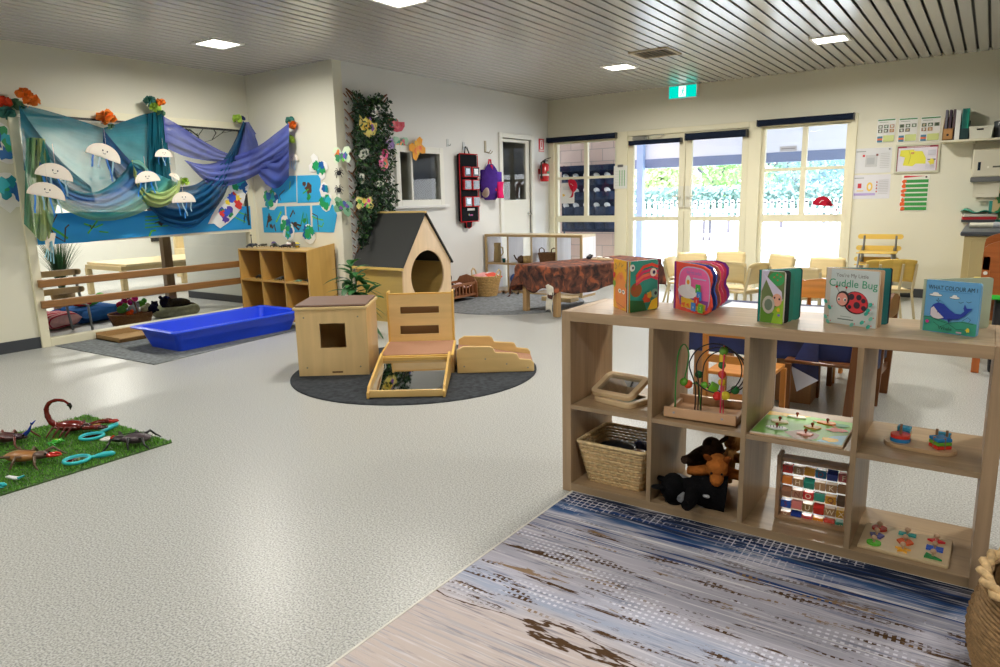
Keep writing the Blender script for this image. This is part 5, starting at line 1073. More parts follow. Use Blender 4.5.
# 2 pink shaped book
def art2(a, W_, H_):
    def blobshape(s, cx=.52, cy=.5): return [(W_*(cx+s*.46*math.copysign(abs(cos(q))**.6, cos(q))), H_*(cy+s*.46*math.copysign(abs(sin(q))**.6, sin(q)))) for q in [2*pi*k/32 for k in range(32)]]
    a.poly(blobshape(.96), 'C8BCE0'); a.poly(blobshape(.91), 'F06AAE'); a.poly([(W_*.13, H_*.12), (W_*.9, H_*.12), (W_*.92, H_*.3), (W_*.12, H_*.3)], '8A3AA0'); a.poly([(W_*.18, H_*.08), (W_*.84, H_*.08), (W_*.86, H_*.22), (W_*.3, H_*.3), (W_*.17, H_*.28)], 'F0C83A')
    a.text('Very First numbers', W_*.52, H_*.82, H_*.085, '9A8AD0', .62); a.rect(W_*.5, W_*.86, H_*.7, H_*.725, 'C8B8E0')
    a.ell(W_*.35, H_*.42, W_*.27, H_*.14, 'ECEAF2'); a.poly([(W_*.08, H_*.55), (W_*.14, H_*.42), (W_*.3, H_*.42), (W_*.12, H_*.5)], 'ECEAF2'); a.poly([(W_*.3, H_*.45), (W_*.5, H_*.42), (W_*.64, H_*.5), (W_*.55, H_*.38)], 'F2F0F6'); a.ell(W_*.38, H_*.6, W_*.08, H_*.16, 'F2F0F6'); a.ell(W_*.38, H_*.62, W_*.04, H_*.05, 'F0A01E')
    for x, y, c, n in ((.66, .52, '4AB04A', 'a'), (.7, .38, '3A8AE0', '5'), (.64, .26, 'E0302E', '3'), (.56, .14, '3A8AE0', 'a'), (.76, .14, '6AC04A', '2')):
        s_ = W_*.065; a.poly([(W_*x-s_, H_*y-s_), (W_*x+s_, H_*y-s_), (W_*x+s_, H_*y+s_), (W_*x-s_, H_*y+s_)], c); a.text(n, W_*x, H_*y, H_*.07, 'FFFFFF')
    a.poly([(W_*.2, H_*.16), (W_*.32, H_*.1), (W_*.34, H_*.2)], 'E86A2A'); a.poly([(W_*.36, H_*.16), (W_*.46, H_*.1), (W_*.44, H_*.2)], 'E86A2A')
SH2 = [(0, 0), (.55, 0), (.8, .02), (.95, .1), (1, .22), (.98, .36), (.93, .47), (.93, .56), (.97, .68), (.97, .82), (.9, .93), (.75, .985), (.5, 1), (0, 1)]
h_ = ZP(675.5, 308.5, z7); F_ = ZP(711, 318, z7); hz = zat(h_, 261.5)-z7
ends = [F_]+[F_.lerp(ZP(731, 306, z7), k/5) for k in range(1, 6)]
book('pink and red shaped board book with a white goose, fanned open on the shelf', h_, ends, hz, ['F0584A', '2E5AC0', 'E07A5A', 'E8508C', 'D84A70', '8A3AA8'], art2, th=.007, shape=SH2)
# 3 green book
def art3(a, W_, H_):
    a.rect(.002, W_-.002, .002, H_-.002, '6A7A4A'); a.poly([(.002, H_*.6), (W_*.35, H_), (.002, H_)], 'C8C4D8'); a.poly([(W_*.3, .002), (W_-.002, .002), (W_-.002, H_*.5), (W_*.6, H_*.3)], '9CC83A'); a.poly([(.002, .002), (W_*.5, .002), (W_*.6, H_*.2), (.002, H_*.3)], '5A8C2A')
    a.ell(W_*.65, H_*.85, W_*.32, H_*.13, '3AA05A'); 
    for x, y in ((.55, .88), (.7, .83), (.82, .9), (.68, .93)): a.ell(W_*x, H_*y, W_*.03, W_*.03, 'D8502E')
    a.poly([(W_*.1, H_*.95), (W_*.9, H_*.62), (W_*.95, H_*.45), (W_*.6, H_*.5)], 'D4CCE4'); a.ell(W_*.72, H_*.46, W_*.2, H_*.12, 'E0A890'); a.ell(W_*.62, H_*.5, W_*.035, H_*.02, '1A1A2A'); a.ell(W_*.82, H_*.48, W_*.035, H_*.02, '1A1A2A')
    a.ell(W_*.38, H_*.36, W_*.26, H_*.17, 'B8B4A8'); a.ell(W_*.38, H_*.36, W_*.17, H_*.11, '6A7A6A'); a.blob(W_*.8, H_*.28, W_*.08, 'E8C02E', 3); a.blob(W_*.85, H_*.18, W_*.06, '7A6AC0', 4)
h_ = ZP(759.5, 322, z7); e0 = ZP(783, 325, z7); e9 = ZP(800, 320, z7); hz = zat(h_, 270)-z7
ends = [e0, e0.lerp(e9, .3), e0.lerp(e9, .55), e9, e9+Vector((.004, .012, 0))]
book('green board book with a lamb face on its cover, standing beside the sunlit gap', h_, ends, hz, ['DCD8D0', '1F2A2A', '3A9C8A', '2E9C90', '245A5A'], art3, th=.005)
# 4 Cuddle Bug
def art4(a, W_, H_):
    a.rect(.002, W_-.002, .002, H_-.002, 'D4DEE0'); a.rect(.002, W_*.1, .002, H_-.002, 'D8CEC4')
    a.text("You're My Little", W_*.5, H_*.885, H_*.07, '6A6A6A', .95); a.text('Cuddle Bug', W_*.52, H_*.74, H_*.14, '2FA07A', 1.0)
    a.ell(W_*.6, H_*.42, W_*.23, H_*.2, '2A2226', rot=-.25); a.ell(W_*.61, H_*.425, W_*.215, H_*.185, 'E0404A', rot=-.25); a.ell(W_*.36, H_*.47, W_*.13, H_*.14, '2A2226'); a.ell(W_*.345, H_*.46, W_*.105, H_*.115, 'F2A89C')
    for x, y, r in ((.52, .52, .055), (.66, .52, .05), (.63, .38, .06), (.76, .34, .045), (.5, .34, .035), (.75, .47, .04)): a.ell(W_*x, H_*y, W_*r, H_*r, '3A2A3A')
    for x in (.29, .41): a.ell(W_*x, H_*.46, W_*.027, H_*.034, 'FFFFFF'); a.ell(W_*x+.001, H_*.455, W_*.016, H_*.022, '1A1A2A')
    for x, y, x2 in ((.3, .58, .24), (.42, .6, .43)): a.stroke([(W_*x, H_*y), (W_*x2, H_*.665)], .0012, '2A2226'); a.ell(W_*x2, H_*.68, W_*.022, H_*.02, 'D8303A')
    for i, (x, y) in enumerate(((.06, .12), (.13, .3), (.05, .4), (.12, .04), (.9, .42), (.84, .26), (.93, .18), (.78, .1), (.9, .04), (.6, .04), (.88, .32))): a.ell(W_*x, H_*y, W_*.045, H_*.03, '3AB0A0' if i % 3 else '7ACABA', rot=.8 if x > .5 else -.8); a.ell(W_*x+W_*.05, H_*y+.004, W_*.012, H_*.012, 'E0606A')
    a.rect(W_*.38, W_*.58, H_*.165, H_*.175, '8A9A9A'); a.rect(W_*.33, W_*.63, H_*.11, H_*.13, '6A7A7A')
h_ = ZP(823.5, 322, z7); e0 = ZP(876, 329.5, z7); e9 = ZP(887, 325, z7); hz = zat(h_, 267.5)-z7
book('white board book reading Cuddle Bug with a red ladybird on its cover', h_, [e0, e0.lerp(e9, .35), e9, e9+Vector((.004, .012, 0))], hz, ['D8C4A8', 'C8A888', '1F7A84', '1F2A3A'], art4, th=.005, rad=.006)
# 5 whale book
def art5(a, W_, H_):
    a.rect(.002, W_-.002, .002, H_-.002, '6AAEE4'); a.poly([(.002, .002), (W_-.002, .002), (W_-.002, H_*.24), (W_*.75, H_*.27), (W_*.5, H_*.22), (W_*.25, H_*.28), (.002, H_*.3)], '3FA890')
    a.text('WHAT COLOUR AM I', W_*.5, H_*.86, H_*.085, '16304A', .78); a.stroke([(W_*.14, H_*.8), (W_*.86, H_*.8)], .0012, '3A8AD0')
    for x, y, w in ((.2, .72, .1), (.56, .7, .075)): a.ell(W_*x, H_*y, W_*w*1.3, H_*.026, '2A3A4A'); a.ell(W_*x, H_*y, W_*w*1.24, H_*.02, 'F0F2F4'); a.ell(W_*x, H_*(y+.025), W_*w*.6, H_*.028, 'F0F2F4')
    for x, y in ((.68, .61), (.82, .63)): a.stroke([(W_*(x-.04), H_*(y+.02)), (W_*x, H_*y), (W_*(x+.05), H_*(y+.025))], .0014, '16243A')
    a.poly([(W_*x, H_*y) for x, y in ((.13, .34), (.13, .46), (.18, .54), (.27, .585), (.38, .56), (.5, .46), (.6, .4), (.7, .4), (.76, .46), (.74, .52), (.76, .6), (.8, .52), (.9, .53), (.84, .46), (.78, .38), (.66, .3), (.5, .27), (.3, .27))], '2440B0')
    a.poly([(W_*x, H_*y) for x, y in ((.14, .33), (.14, .46), (.19, .5), (.28, .4), (.4, .3), (.3, .265), (.2, .28))], 'E4DCE8'); a.poly([(W_*.46, H_*.3), (W_*.52, H_*.3), (W_*.51, H_*.18)], '1F3494'); a.ell(W_*.28, H_*.4, W_*.01, H_*.01, '0A0A1A')
    a.stroke([(W_*.26, H_*.6), (W_*.27, H_*.67)], .0016, '16243A'); a.stroke([(W_*.23, H_*.63), (W_*.27, H_*.6), (W_*.31, H_*.63)], .0016, '16243A')
    a.stroke([(W_*.02, H_*.27), (W_*.15, H_*.3), (W_*.3, H_*.24), (W_*.5, H_*.2), (W_*.7, H_*.26), (W_*.95, H_*.24)], .0014, '1A5A50'); a.stroke([(W_*.22, H_*.2), (W_*.35, H_*.12), (W_*.5, H_*.2), (W_*.65, H_*.11), (W_*.85, H_*.12)], .0014, '1A5A50')
    a.ell(W_*.1, H_*.2, W_*.035, H_*.032, 'D83A9C'); a.blob(W_*.86, H_*.12, W_*.04, 'F0D83A', 3); a.stroke([(W_*.75, H_*.28), (W_*.84, H_*.36), (W_*.9, H_*.32), (W_*.87, H_*.27)], .0014, '1A3A6A'); a.text('Whale', W_*.45, H_*.1, H_*.07, '16302A'); a.rect(W_*.66, W_*.76, H_*.04, H_*.07, 'D8B8D0')
h_ = ZP(922.5, 330, z7); e0 = ZP(976, 337.5, z7); e9 = ZP(989, 328, z7); hz = zat(h_, 279.5)-z7
book('square blue board book reading What Colour Am I with a whale, at the right end', h_, [e0, e9], hz, ['6AAEE4', 'B8C4AC'], art5, th=.012, rad=.008)
# --- upper row contents
def pk(x, y, z): return ZP(x, y, z)
def frame_toy(lab, c, rot, tilt, mir):
    t = thing('framed_mirror', lab, 'mirror', c, rot, 'small framed mirrors on the cube shelf'); w, d, h = .2, .17, .02; m = B('plyX', 'D9C09A')
    def rr(w, d, r, n=5): return [(sx*(w/2-r)+r*cos(a0+k*pi/2/n), sy*(d/2-r)+r*sin(a0+k*pi/2/n)) for sx, sy, a0 in ((1, 1, 0), (-1, 1, pi/2), (-1, -1, pi), (1, -1, 1.5*pi)) for k in range(n+1)]
    o, i = rr(w, d, .03), rr(w-.05, d-.05, .008); n = len(o); vs = [(a, b, z) for z in (0, h) for a, b in o]+[(a, b, z) for z in (0, h) for a, b in i]
    fs = [(k, (k+1) % n, n+(k+1) % n, n+k) for k in range(n)]+[(2*n+k, 3*n+k, 3*n+(k+1) % n, 2*n+(k+1) % n) for k in range(n)]+[(n+k, n+(k+1) % n, 3*n+(k+1) % n, 3*n+k) for k in range(n)]+[(k, 2*n+k, 2*n+(k+1) % n, (k+1) % n) for k in range(n)]
    m.add(vs, fs); m.build('frame', t, bevel=.003)
    if mir: B('mirror', 'E0E4E8').box(-w/2+.022, w/2-.022, -d/2+.022, d/2-.022, .006, .009).build('mirror_pane', t)
    t.rotation_euler = (tilt, 0, rot); return t
p = pk(617, 400, zS); frame_toy('lower wooden framed mirror in the stack of two in the top left cell', (-1.19, KF+.16, zS), -.25, 0, True)
frame_toy('upper wooden framed mirror leaning on the lower one in the top left cell', (-1.21, KF+.175, zS+.05), -.1, .33, True)
# bead maze
p0, p1 = pk(669, 409, zS), pk(733, 421, zS); w = (p1-p0).length*1.0; rot = math.atan2(p1.y-p0.y, p1.x-p0.x); rot = max(-.15, min(.3, rot))
t = thing('bead_maze', 'wooden bead maze with black, green and pink wire loops in the second top cell', 'toy', (cells[1]+.035, KF+.03, zS), .06)
w = .27; m = B('plyX', 'CBA27C'); m.box(0, w, 0, .016, .006, .045).box(0, w, .2, .216, .006, .045).box(0, .016, .016, .2, .006, .03).box(w-.016, w, .016, .2, .006, .03).box(.016, w-.016, .016, .2, .006, .012) ; m.build('base', t, bevel=.003)
m = B('metal', 'A0A4A8')
for x in (.04, w-.05): m.cyl((x, 0, .027), (x, -.002, .027), .0045, n=10)
m.build('screw', t)
def wire(pts, col, r=.0028, nm='wire_loop', n=40):
    P_ = [Vector(q) for q in pts]; L = []
    for i in range(n+1): L.append(res(P_, i/n))
    B('plastic', col).tube(L, r, 6).build(nm, t)
wire([(.035, .03, .01), (.035, .035, .16), (.04, .04, .25), (.058, .05, .285), (.075, .055, .25), (.068, .06, .19), (.06, .06, .14), (.07, .08, .12), (.1, .1, .12), (.11, .12, .01)], '2E8A3A')
for k in range(3):
    L = []; cx, cz, r = .175+.012*k, .2-.012*k, .095-.006*k
    L += [(.105+.004*k, .05+.03*k, .01), (.105+.004*k, .05+.03*k, .12)]+[(cx-r*cos(a), .05+.03*k+.02*a/6, cz+r*sin(a)) for a in [q*.35 for q in range(0, 17)]]; wire(L, '15171A', .0026, n=70)
wire([(.205, .03, .01), (.207, .03, .15), (.21, .04, .26), (.205, .05, .29), (.2, .07, .26), (.2, .08, .16), (.2, .1, .01)], 'D8385A')
bd = [((.058, .06, .135), .016, '5A9A2E', 'green bead'), ((.072, .07, .125), .017, 'E0582E', ''), ((.098, .12, .155), .016, '2A6A3A', ''), ((.205, .05, .272), .017, '6AA83A', ''), ((.2, .055, .245), .014, 'E0C03A', ''), ((.198, .06, .215), .014, '2E7A3A', ''), ((.2, .06, .18), .015, 'D8402E', ''), ((.2, .06, .15), .014, 'E8C03A', ''), ((.16, .1, .115), .02, '7AC83A', ''), ((.185, .06, .095), .017, 'D8302E', ''), ((.215, .06, .1), .017, 'E0D03A', ''), ((.24, .1, .115), .017, '2E8A4A', ''), ((.125, .1, .12), .014, '6AB83A', '')]
for i, (p, r, c, _) in enumerate(bd):
    if i == 8: B('gloss', c).cbox(p, (.032, .03, .03), rot=(.3, .5, .3)).build('bead', t, bevel=.003)
    elif i == 4: B('gloss', c).cyl((p[0], p[1], p[2]-.014), (p[0], p[1], p[2]+.014), .012).build('bead', t)
    else: B('gloss', c).sph(p, r).build('bead', t)
# animal puzzle board
Pq = [pk(776, 402, zS+.012), pk(852, 415, zS+.012), pk(851, 441, zS+.012), pk(753, 427, zS+.012)]
t = thing('puzzle_board', 'green farm animal peg puzzle lying flat in the third top cell', 'puzzle', (cells[2]+.01, KF+.012, zS), 0); pw, pd = .3, .275; c_ = cw
m = B('plyX', 'C8A884'); m.box(0, pw, 0, pd, 0, .006).build('board', t, bevel=.001); B('paper', 'E4DCC8').box(0, pw, 0, pd, .006, .011).build('face_layer', t, bevel=.001)
a = Art((0, 0, .011), (1, 0, 0), (0, 1, 0)); G_ = '7FB85A'; a.rect(.003, pw-.003, .003, pd-.003, G_); a.poly([(.003, pd*.8), (.003, pd-.003), (pw*.5, pd-.003), (pw*.38, pd*.82), (pw*.2, pd*.85)], 'E8C04A'); a.poly([(pw*.72, .003), (pw-.003, .003), (pw-.003, pd*.42), (pw*.85, pd*.3)], '8CC0D8')
a.blob(pw*.55, pd*.18, .05, '8C6A4A', 3, sx=1.1, j=.15); a.blob(pw*.87, pd*.14, .026, 'F0C02E', 4); a.blob(pw*.86, pd*.55, .02, 'D8502E', 5, sx=1.6); a.blob(pw*.86, pd*.78, .02, '2E8A4A', 6, sx=1.3); a.stroke([(pw*.55, pd*.8), (pw*.7, pd*.86), (pw*.85, pd*.62)], .008, 'D8762E'); a.blob(pw*.6, pd*.55, .02, 'C8A83A', 7, sx=1.6)
a.build('printed_picture', t)
for i, (x, y, c, sx) in enumerate(((.36, .86, 'F0EAD8', 1.5), (.22, .55, 'D8C89A', 1.5), (.25, .26, 'E8E8EC', 1.7), (.72, .78, 'E08A3A', 1.6), (.6, .5, 'C89A4A', 1.3), (.58, .2, 'F0B4A8', 1.3))):
    z = .011+.0004*12; m = B('print', c); mm = Art((0, 0, z), (1, 0, 0), (0, 1, 0)); pts = []; rn = random.Random(i+40)
    m.prism([(pw*x+.022*sx*cos(2*pi*k/14)*(.75+.4*rn.random()), pd*y+.018*sin(2*pi*k/14)*(.75+.4*rn.random()), .012) for k in range(14)], (0, 0, .005)); pc = m.build('puzzle_piece', t)
    pg = B('gloss', '8A3A22').cyl((pw*x, pd*y, .017), (pw*x, pd*y, .025), .003).sph((pw*x, pd*y, .028), .006, n=10, m=6).build('knob', pc)
    if i == 2: a = Art((0, 0, .0175), (1, 0, 0), (0, 1, 0)); [a.stroke([(pw*x-.025+.01*k, pd*y+.012), (pw*x-.018+.01*k, pd*y-.012)], .003, '2A2A2E') for k in range(5)]; a.build('stripes', pc)
t['label'] = 'green farm animal peg puzzle lying flat in the third top cell'
# stacking toy, far right top cell
t = thing('stacking_toy', 'wooden stacking board with blue, red and green shapes on pegs, upper right cell', 'toy', (cells[3]+.165, KF+.15, zS), -.12); t.scale = (.95, .95, .95)
m = B('plyX', 'BFA07C'); m.prism([(.065*cos(a)*(1)+(.045 if cos(a) > 0 else -.045), .05*sin(a), 0) for a in [2*pi*k/24 for k in range(24)]], (0, 0, .014)); m.build('base', t, bevel=.002)
for x in (-.06, ): B('plyZ', '8A6A4C').cyl((x, 0, .014), (x, 0, .075), .0045).build('peg', t)
for x, y in ((.045, .018), (.075, .018), (.045, -.012), (.075, -.012)): B('plyZ', '8A6A4C').cyl((x, y, .014), (x, y, .075 if y > 0 else .055), .0042).build('peg', t)
for k, c in enumerate(('2E86C8', 'D8382E')): B('gloss', c).cyl((-.06, 0, .015+k*.013), (-.06, 0, .027+k*.013), .032-k*.001, n=28).build('ring', t)
for k, c in enumerate(('D8382E', '6AB03A', '2E86C8')): B('gloss', c).cbox((.06, .003, .021+k*.013), (.05, .05, .012), rot=(0, 0, .78)).build('square_block', t, bevel=.003)
for x in (-.06, .06):
    for k, c in enumerate(('C8A02E', '2A7AA8', '2E9CC8')): B('gloss', c).cbox((x, .055, .015+.013*k+.006), (.042, .03, .012)).build('block', t, bevel=.002)
# bottom row: woven basket
t = thing('woven_basket', 'pale rectangular woven basket in the bottom left cell of the cube shelf', 'basket', (cells[0]+.165, KF+.165, zL), .0)
def rectloop(w, d, z, r=.02, n=4): return [(sx*(w/2-r)+r*cos(a0+k*pi/2/n), sy*(d/2-r)+r*sin(a0+k*pi/2/n), z) for sx, sy, a0 in ((1, 1, 0), (-1, 1, pi/2), (-1, -1, pi), (1, -1, 1.5*pi)) for k in range(n+1)]
m = B('wicker', 'D8BC8C'); bh = .17
for i in range(15):
    f = i/14; w, d = .235+.065*f, .2+.07*f; lp = rectloop(w, d, .004+bh*f); dense = []
    for k in range(len(lp)):
        a, b = Vector(lp[k]), Vector(lp[(k+1) % len(lp)]); n = max(1, int((b-a).length/.012))
        for j in range(n): q = a.lerp(b, j/n); nn = Vector((q.x, q.y, 0)).normalized(); dense.append(q+nn*.0035*(1 if (len(dense)+i) % 2 else -1))
    m.tube(dense, .0062, 5, closed=True, col='DCC294' if i % 2 else 'D0B080')
m.build('woven_side', t); B('wicker', 'D0B080').box(-.115, .115, -.1, .1, 0, .008).build('base', t); B('wicker', 'DCC294').tube(rectloop(.305, .275, .178), .008, 6, closed=True).build('rim', t)
for i, (c, p, r) in enumerate((('1C2026', (-.02, .02, .11), (.09, .06, .045)), ('6A4C3A', (.06, -.02, .1), (.07, .05, .045)), ('2A3A6A', (.05, .06, .12), (.04, .04, .04)), ('8C9094', (-.07, -.04, .1), (.05, .05, .04)))):
    k = thing('basket_toy', ['black shiny toy piece in the woven basket', 'brown toy piece at the right in the woven basket', 'dark blue toy piece at the back of the woven basket', 'grey toy piece at the front left of the woven basket'][i], 'toy', (cells[0]+.165+p[0], KF+.165+p[1], zL+p[2]), i, 'odds and ends in the woven basket'); m = B('gloss', c); m.grid(lambda u, v: (r[0]*(1+.2*sin(5*u*pi))*cos(2*pi*u)*sin(pi*v), r[1]*sin(2*pi*u)*sin(pi*v), r[2]*cos(pi*v)), 20, 10); m.build('body', k); B('gloss', 'B0B4B8').sph((0, 0, r[2]*.9), .008).build('stud', k)
# animal puppets heap
def puppet(lab, loc, rot, col, col2, s=1., lie=0., ears=True):
    t = thing('hand_puppet', lab, 'puppet', loc, 0, 'animal hand puppets in the second bottom cell')
    m = B('plush', col); m.tube([(0, 0, 0), (0, .0, .06*s), (0, 0, .11*s), (0, 0, .14*s)], [.065*s, .055*s, .04*s, .03*s], 14, flat=.6); m.sph((0, -.01, .165*s), (.042*s, .05*s, .04*s)); m.sph((0, -.055*s, .155*s), (.026*s, .035*s, .024*s))
    for k in (-1, 1): m.tube([(k*.03*s, 0, .1*s), (k*.085*s, -.01, .1*s), (k*.11*s, -.015, .11*s)], [.024*s, .02*s, .017*s])
    m.build('body', t); 
    for k in (-1, 1): B('plush', col2).sph((k*.035*s, 0, .205*s), (.014*s, .008*s, .026*s), rot=(0, k*.4, 0)).build('ear', t)
    e = B('gloss', '0E0E10'); e.sph((-.018*s, -.05*s, .18*s), .005*s); e.sph((.018*s, -.05*s, .18*s), .005*s); e.build('eye', t); t.rotation_euler = (lie, 0, rot); return t
bx = cells[1]+cw/2
puppet('orange brown plush puppet on top of the heap in the second bottom cell', (bx+.035, KF+.2, zL+.055), .25, 'A8642E', '8A4C22', 1.0, .75)
puppet('dark brown plush puppet leaning left behind the orange one', (bx-.09, KF+.3, zL+.06), .9, '4A3A30', '3A2C24', 1.0, .7)
puppet('black plush puppet lying along the front of the heap', (bx+.1, KF+.09, zL+.055), -1.35, '141416', '141416', 1.2, 1.5)
puppet('grey plush puppet lying at the left front of the heap', (bx-.1, KF+.12, zL+.04), 1.2, '8A8C90', 'B0B2B6', .8, 1.45)
puppet('tan plush puppet tucked behind on the right of the heap', (bx+.03, KF+.27, zL+.05), -.1, '9A7040', 'C8A878', .95, -.75)
# abacus
pa, pb = pk(783, 523, zL), pk(846, 521, zL)
t = thing('letter_abacus', 'wooden frame of letter blocks turning on rods in the third bottom cell', 'abacus', (cells[2]+.1, KF+.11, zL), .05); aw, ah, ad = .215, .235, .07
AC = 'A88868'; B('plyX', AC).box(0, aw, 0, ad, 0, .014).build('base_rail', t, bevel=.002); B('plyX', AC).box(0, aw, .01, ad-.01, ah-.014, ah).build('top_rail', t, bevel=.002)
for x in (-.014, aw): B('plyZ', AC).box(x, x+.014, 0, ad, 0, ah+.01).build('side_rail', t, bevel=.003)
ROWS = ['ABCDEF', 'GHIJKL', 'MNOPQR', 'STUVWX', 'YZ+*#&']; CL = ['D8382E', 'B08A62', 'E0A02E', '2E7AA8', '2A4AA8', 'C85A5A', 'E0802E', 'B08A62', '2E9C8A', 'B08A62', 'A8845E', '8A6848', 'B8866A', 'B8866A', 'D83A3A', '2E8C7A', 'D8A03A', '6A5A4A', '2A5AC0', 'E0807A', '9A7850', 'D83A32', 'B08A62', 'C89A3A', 'B8866A', '2A4AA8', 'D86A6A', 'E0902E', 'D8402E', '3A8A7A']
for r in range(5):
    z = ah-.045-r*.045; B('metal', 'B8B8B0').cyl((0, ad/2, z), (aw, ad/2, z), .002, n=6).build('rod', t)
    for k in range(6):
        c = CL[r*6+k]; x = .02+k*.037; cc = t; tilt = [0, 0, -.2, 0, .35][(r*2+k) % 5]; kx = B('gloss', c).cbox((x, ad/2, z), (.035, .03, .029), rot=(tilt, 0, 0)).build('letter_block', t, bevel=.002)
        ch = ROWS[r][k]
        a = Art((x-.0165, ad/2-.0158, z-.0165), (1, 0, 0), (0, 0, 1))
        if r == 4 and k == 2: a.ell(.012, .019, .006, .006, 'D8302E'); a.ell(.021, .019, .006, .006, 'D8302E'); a.poly([(.0065, .017), (.0265, .017), (.0165, .006)], 'D8302E')
        elif r == 4 and k > 2: a.text('+o#'[k-3], .0165, .0165, .018, 'F0D8A8')
        else: a.text(ch, .0165, .0165, .02, 'F4E4C0' if (r+k) % 3 else '7A2A1E')
        if tilt == 0: a.build('letter', kx)
# knob puzzle in lower right cell
t = thing('knob_puzzle', 'pale wooden board with nine coloured knobbed shapes in the lower right cell', 'puzzle', (cells[3]+.02, KF+.03, zL), -.02); pw, pd = .26, .2; t.rotation_euler = (0, 0, -.02)
B('plyX', 'CDB894').box(0, pw, 0, pd, 0, .012).build('board', t, bevel=.003)
def regular(n, r, rot=0.): return [(r*cos(rot+2*pi*k/n), r*sin(rot+2*pi*k/n)) for k in range(n)]
star = [((.024 if k % 2 == 0 else .011)*cos(pi/2+pi*k/5), (.024 if k % 2 == 0 else .011)*sin(pi/2+pi*k/5)) for k in range(10)]
S9 = [(0, 2, regular(20, .024), 'B83A34'), (1, 2, [(-.026, -.01), (.026, -.01), (.026, .01), (-.026, .01)], '2FA0A0'), (2, 2, [(-.026, 0), (0, -.016), (.026, 0), (0, .016)], 'D8283A'),
      (0, 1, regular(5, .024, .3), '5A5AA0'), (1, 1, regular(6, .025), 'E0602E'), (2, 1, [(-.024, -.015), (.024, -.015), (.024, .015), (-.024, .015)], '2A5AC8'), (0, 0, regular(16, .022), '5AC03A'), (1, 0, star, 'F0B02E'), (2, 0, [(-.024, -.015), (.026, -.015), (-.02, .018)], '1F8A4A')]
for cx, cy, pts, c in S9:
    x, y = .045+cx*.085, .035+cy*.062; pc = B('gloss', c).prism([(x+a, y+b, .012) for a, b in pts], (0, 0, .006)).build('shape_piece', t); B('plyZ', 'C8A88A').cyl((x, y, .018), (x, y, .028), .0035).sph((x, y, .033), .009, n=12, m=8).build('knob', pc)
# ================================================================== big seagrass basket at the right edge
q = ZP(985, 600); bc = (.315, 1.99); t = thing('log_basket', 'tall braided seagrass basket with loop handle cut by the right edge of the photo', 'basket', (bc[0], bc[1], .006))
pr_l = .265; m = B('wicker', 'B08A5A'); wicker(m, .02, .27, lambda f: .235+.035*sin(pi*min(1, f*.9+.1)), rows=26, n=56, col='94744C'); m.build('basket', t)
m = B('wicker', 'C8A878'); rr = .25
for s in (0, 1): m.tube([((rr+.008*cos(k*.9+s*pi))*cos(2*pi*k/90), (rr+.008*cos(k*.9+s*pi))*sin(2*pi*k/90), .275+.008*sin(k*.9+s*pi)) for k in range(90)], .01, 6, closed=True)
m.build('braided_rim', t)
for an in (2.05, 5.2):
    c = Vector((cos(an)*rr, sin(an)*rr, .27)); w = Vector((-sin(an), cos(an), 0)); m = B('wicker', 'C09C6A')
    L = [c+w*(.085*cos(a))+Vector((0, 0, .12*sin(a))) for a in [pi*k/16 for k in range(17)]]; m.tube(L, .013, 8)
    for k in range(1, 16): m.tube([L[k]+Vector((.0145*cos(q), 0, .0145*sin(q))) for q in [2*pi*j/8 for j in range(8)]], .0035, 4, closed=True)
    m.build('handle', t)
for i, (x, y, z, rx_, rz) in enumerate(((-.08, -.05, 0.18, .1, .3), (-.06, .07, 0.17, -.1, -.2), (-.1, -.13, 0.11, .2, .9), (.02, .0, 0.20, .1, 1.3), (.1, -.05, 0.16, 0, .5))):
    tag(B('plyX', ['8A6444', '6E5038', '9A7450', '7A5A3E', '8A6848'][i]).cbox((0, 0, 0), (.19, .07, .05)).build('wood_block', loc=(bc[0]+x, bc[1]+y, z), rotz=rz, bevel=.01), ['upper left timber block in the seagrass basket', 'timber block at the back of the seagrass basket', 'lowest timber block in the seagrass basket', 'middle timber block across the seagrass basket', 'timber block at the right side of the seagrass basket'][i], 'block', 'timber blocks in the seagrass basket')
# ================================================================== green mat with toy insects
c0, c1, c2 = ZP(172, 443), ZP(95, 418), ZP(0, 496); mx1, my1 = c0.x, c0.y; mx0, my0 = -4.33, .62
g = B('leaf', '4E8A2E'); base = tag(B('rubber', '3E5A2A').box(0, mx1-mx0, 0, my1-my0, 0, .006).build('grass_mat', loc=(mx0, my0, 0)), 'square of green artificial grass with toy insects at the left edge', 'mat')
rnd = random.Random(2); g = B('leaf')
for k in range(16000):
    x, y = rnd.random()*(mx1-mx0), (rnd.random()**.8)*(my1-my0); a = rnd.uniform(0, 2*pi); h = rnd.uniform(.008, .016); w = .0035; cc = C3('74B044' if rnd.random() < .6 else '518E30'); q = rnd.uniform(.8, 1.2); lx, ly = rnd.gauss(0, .005), rnd.gauss(0, .005)
    g.add([(x-w*cos(a), y-w*sin(a), .005), (x+w*cos(a), y+w*sin(a), .005), (x+lx, y+ly, .005+h)], [(0, 1, 2)], col=(cc[0]*q, cc[1]*q, cc[2]*q))
go = g.build('grass_blades', base); go['kind'] = 'stuff'
GZ = .017
def legs(t, P_, col, r=.004):
    for L in P_:
        B('plastic', col).tube(L, [r*1.3, r*1.2, r, r*.6][:len(L)], 6).build('leg', t)
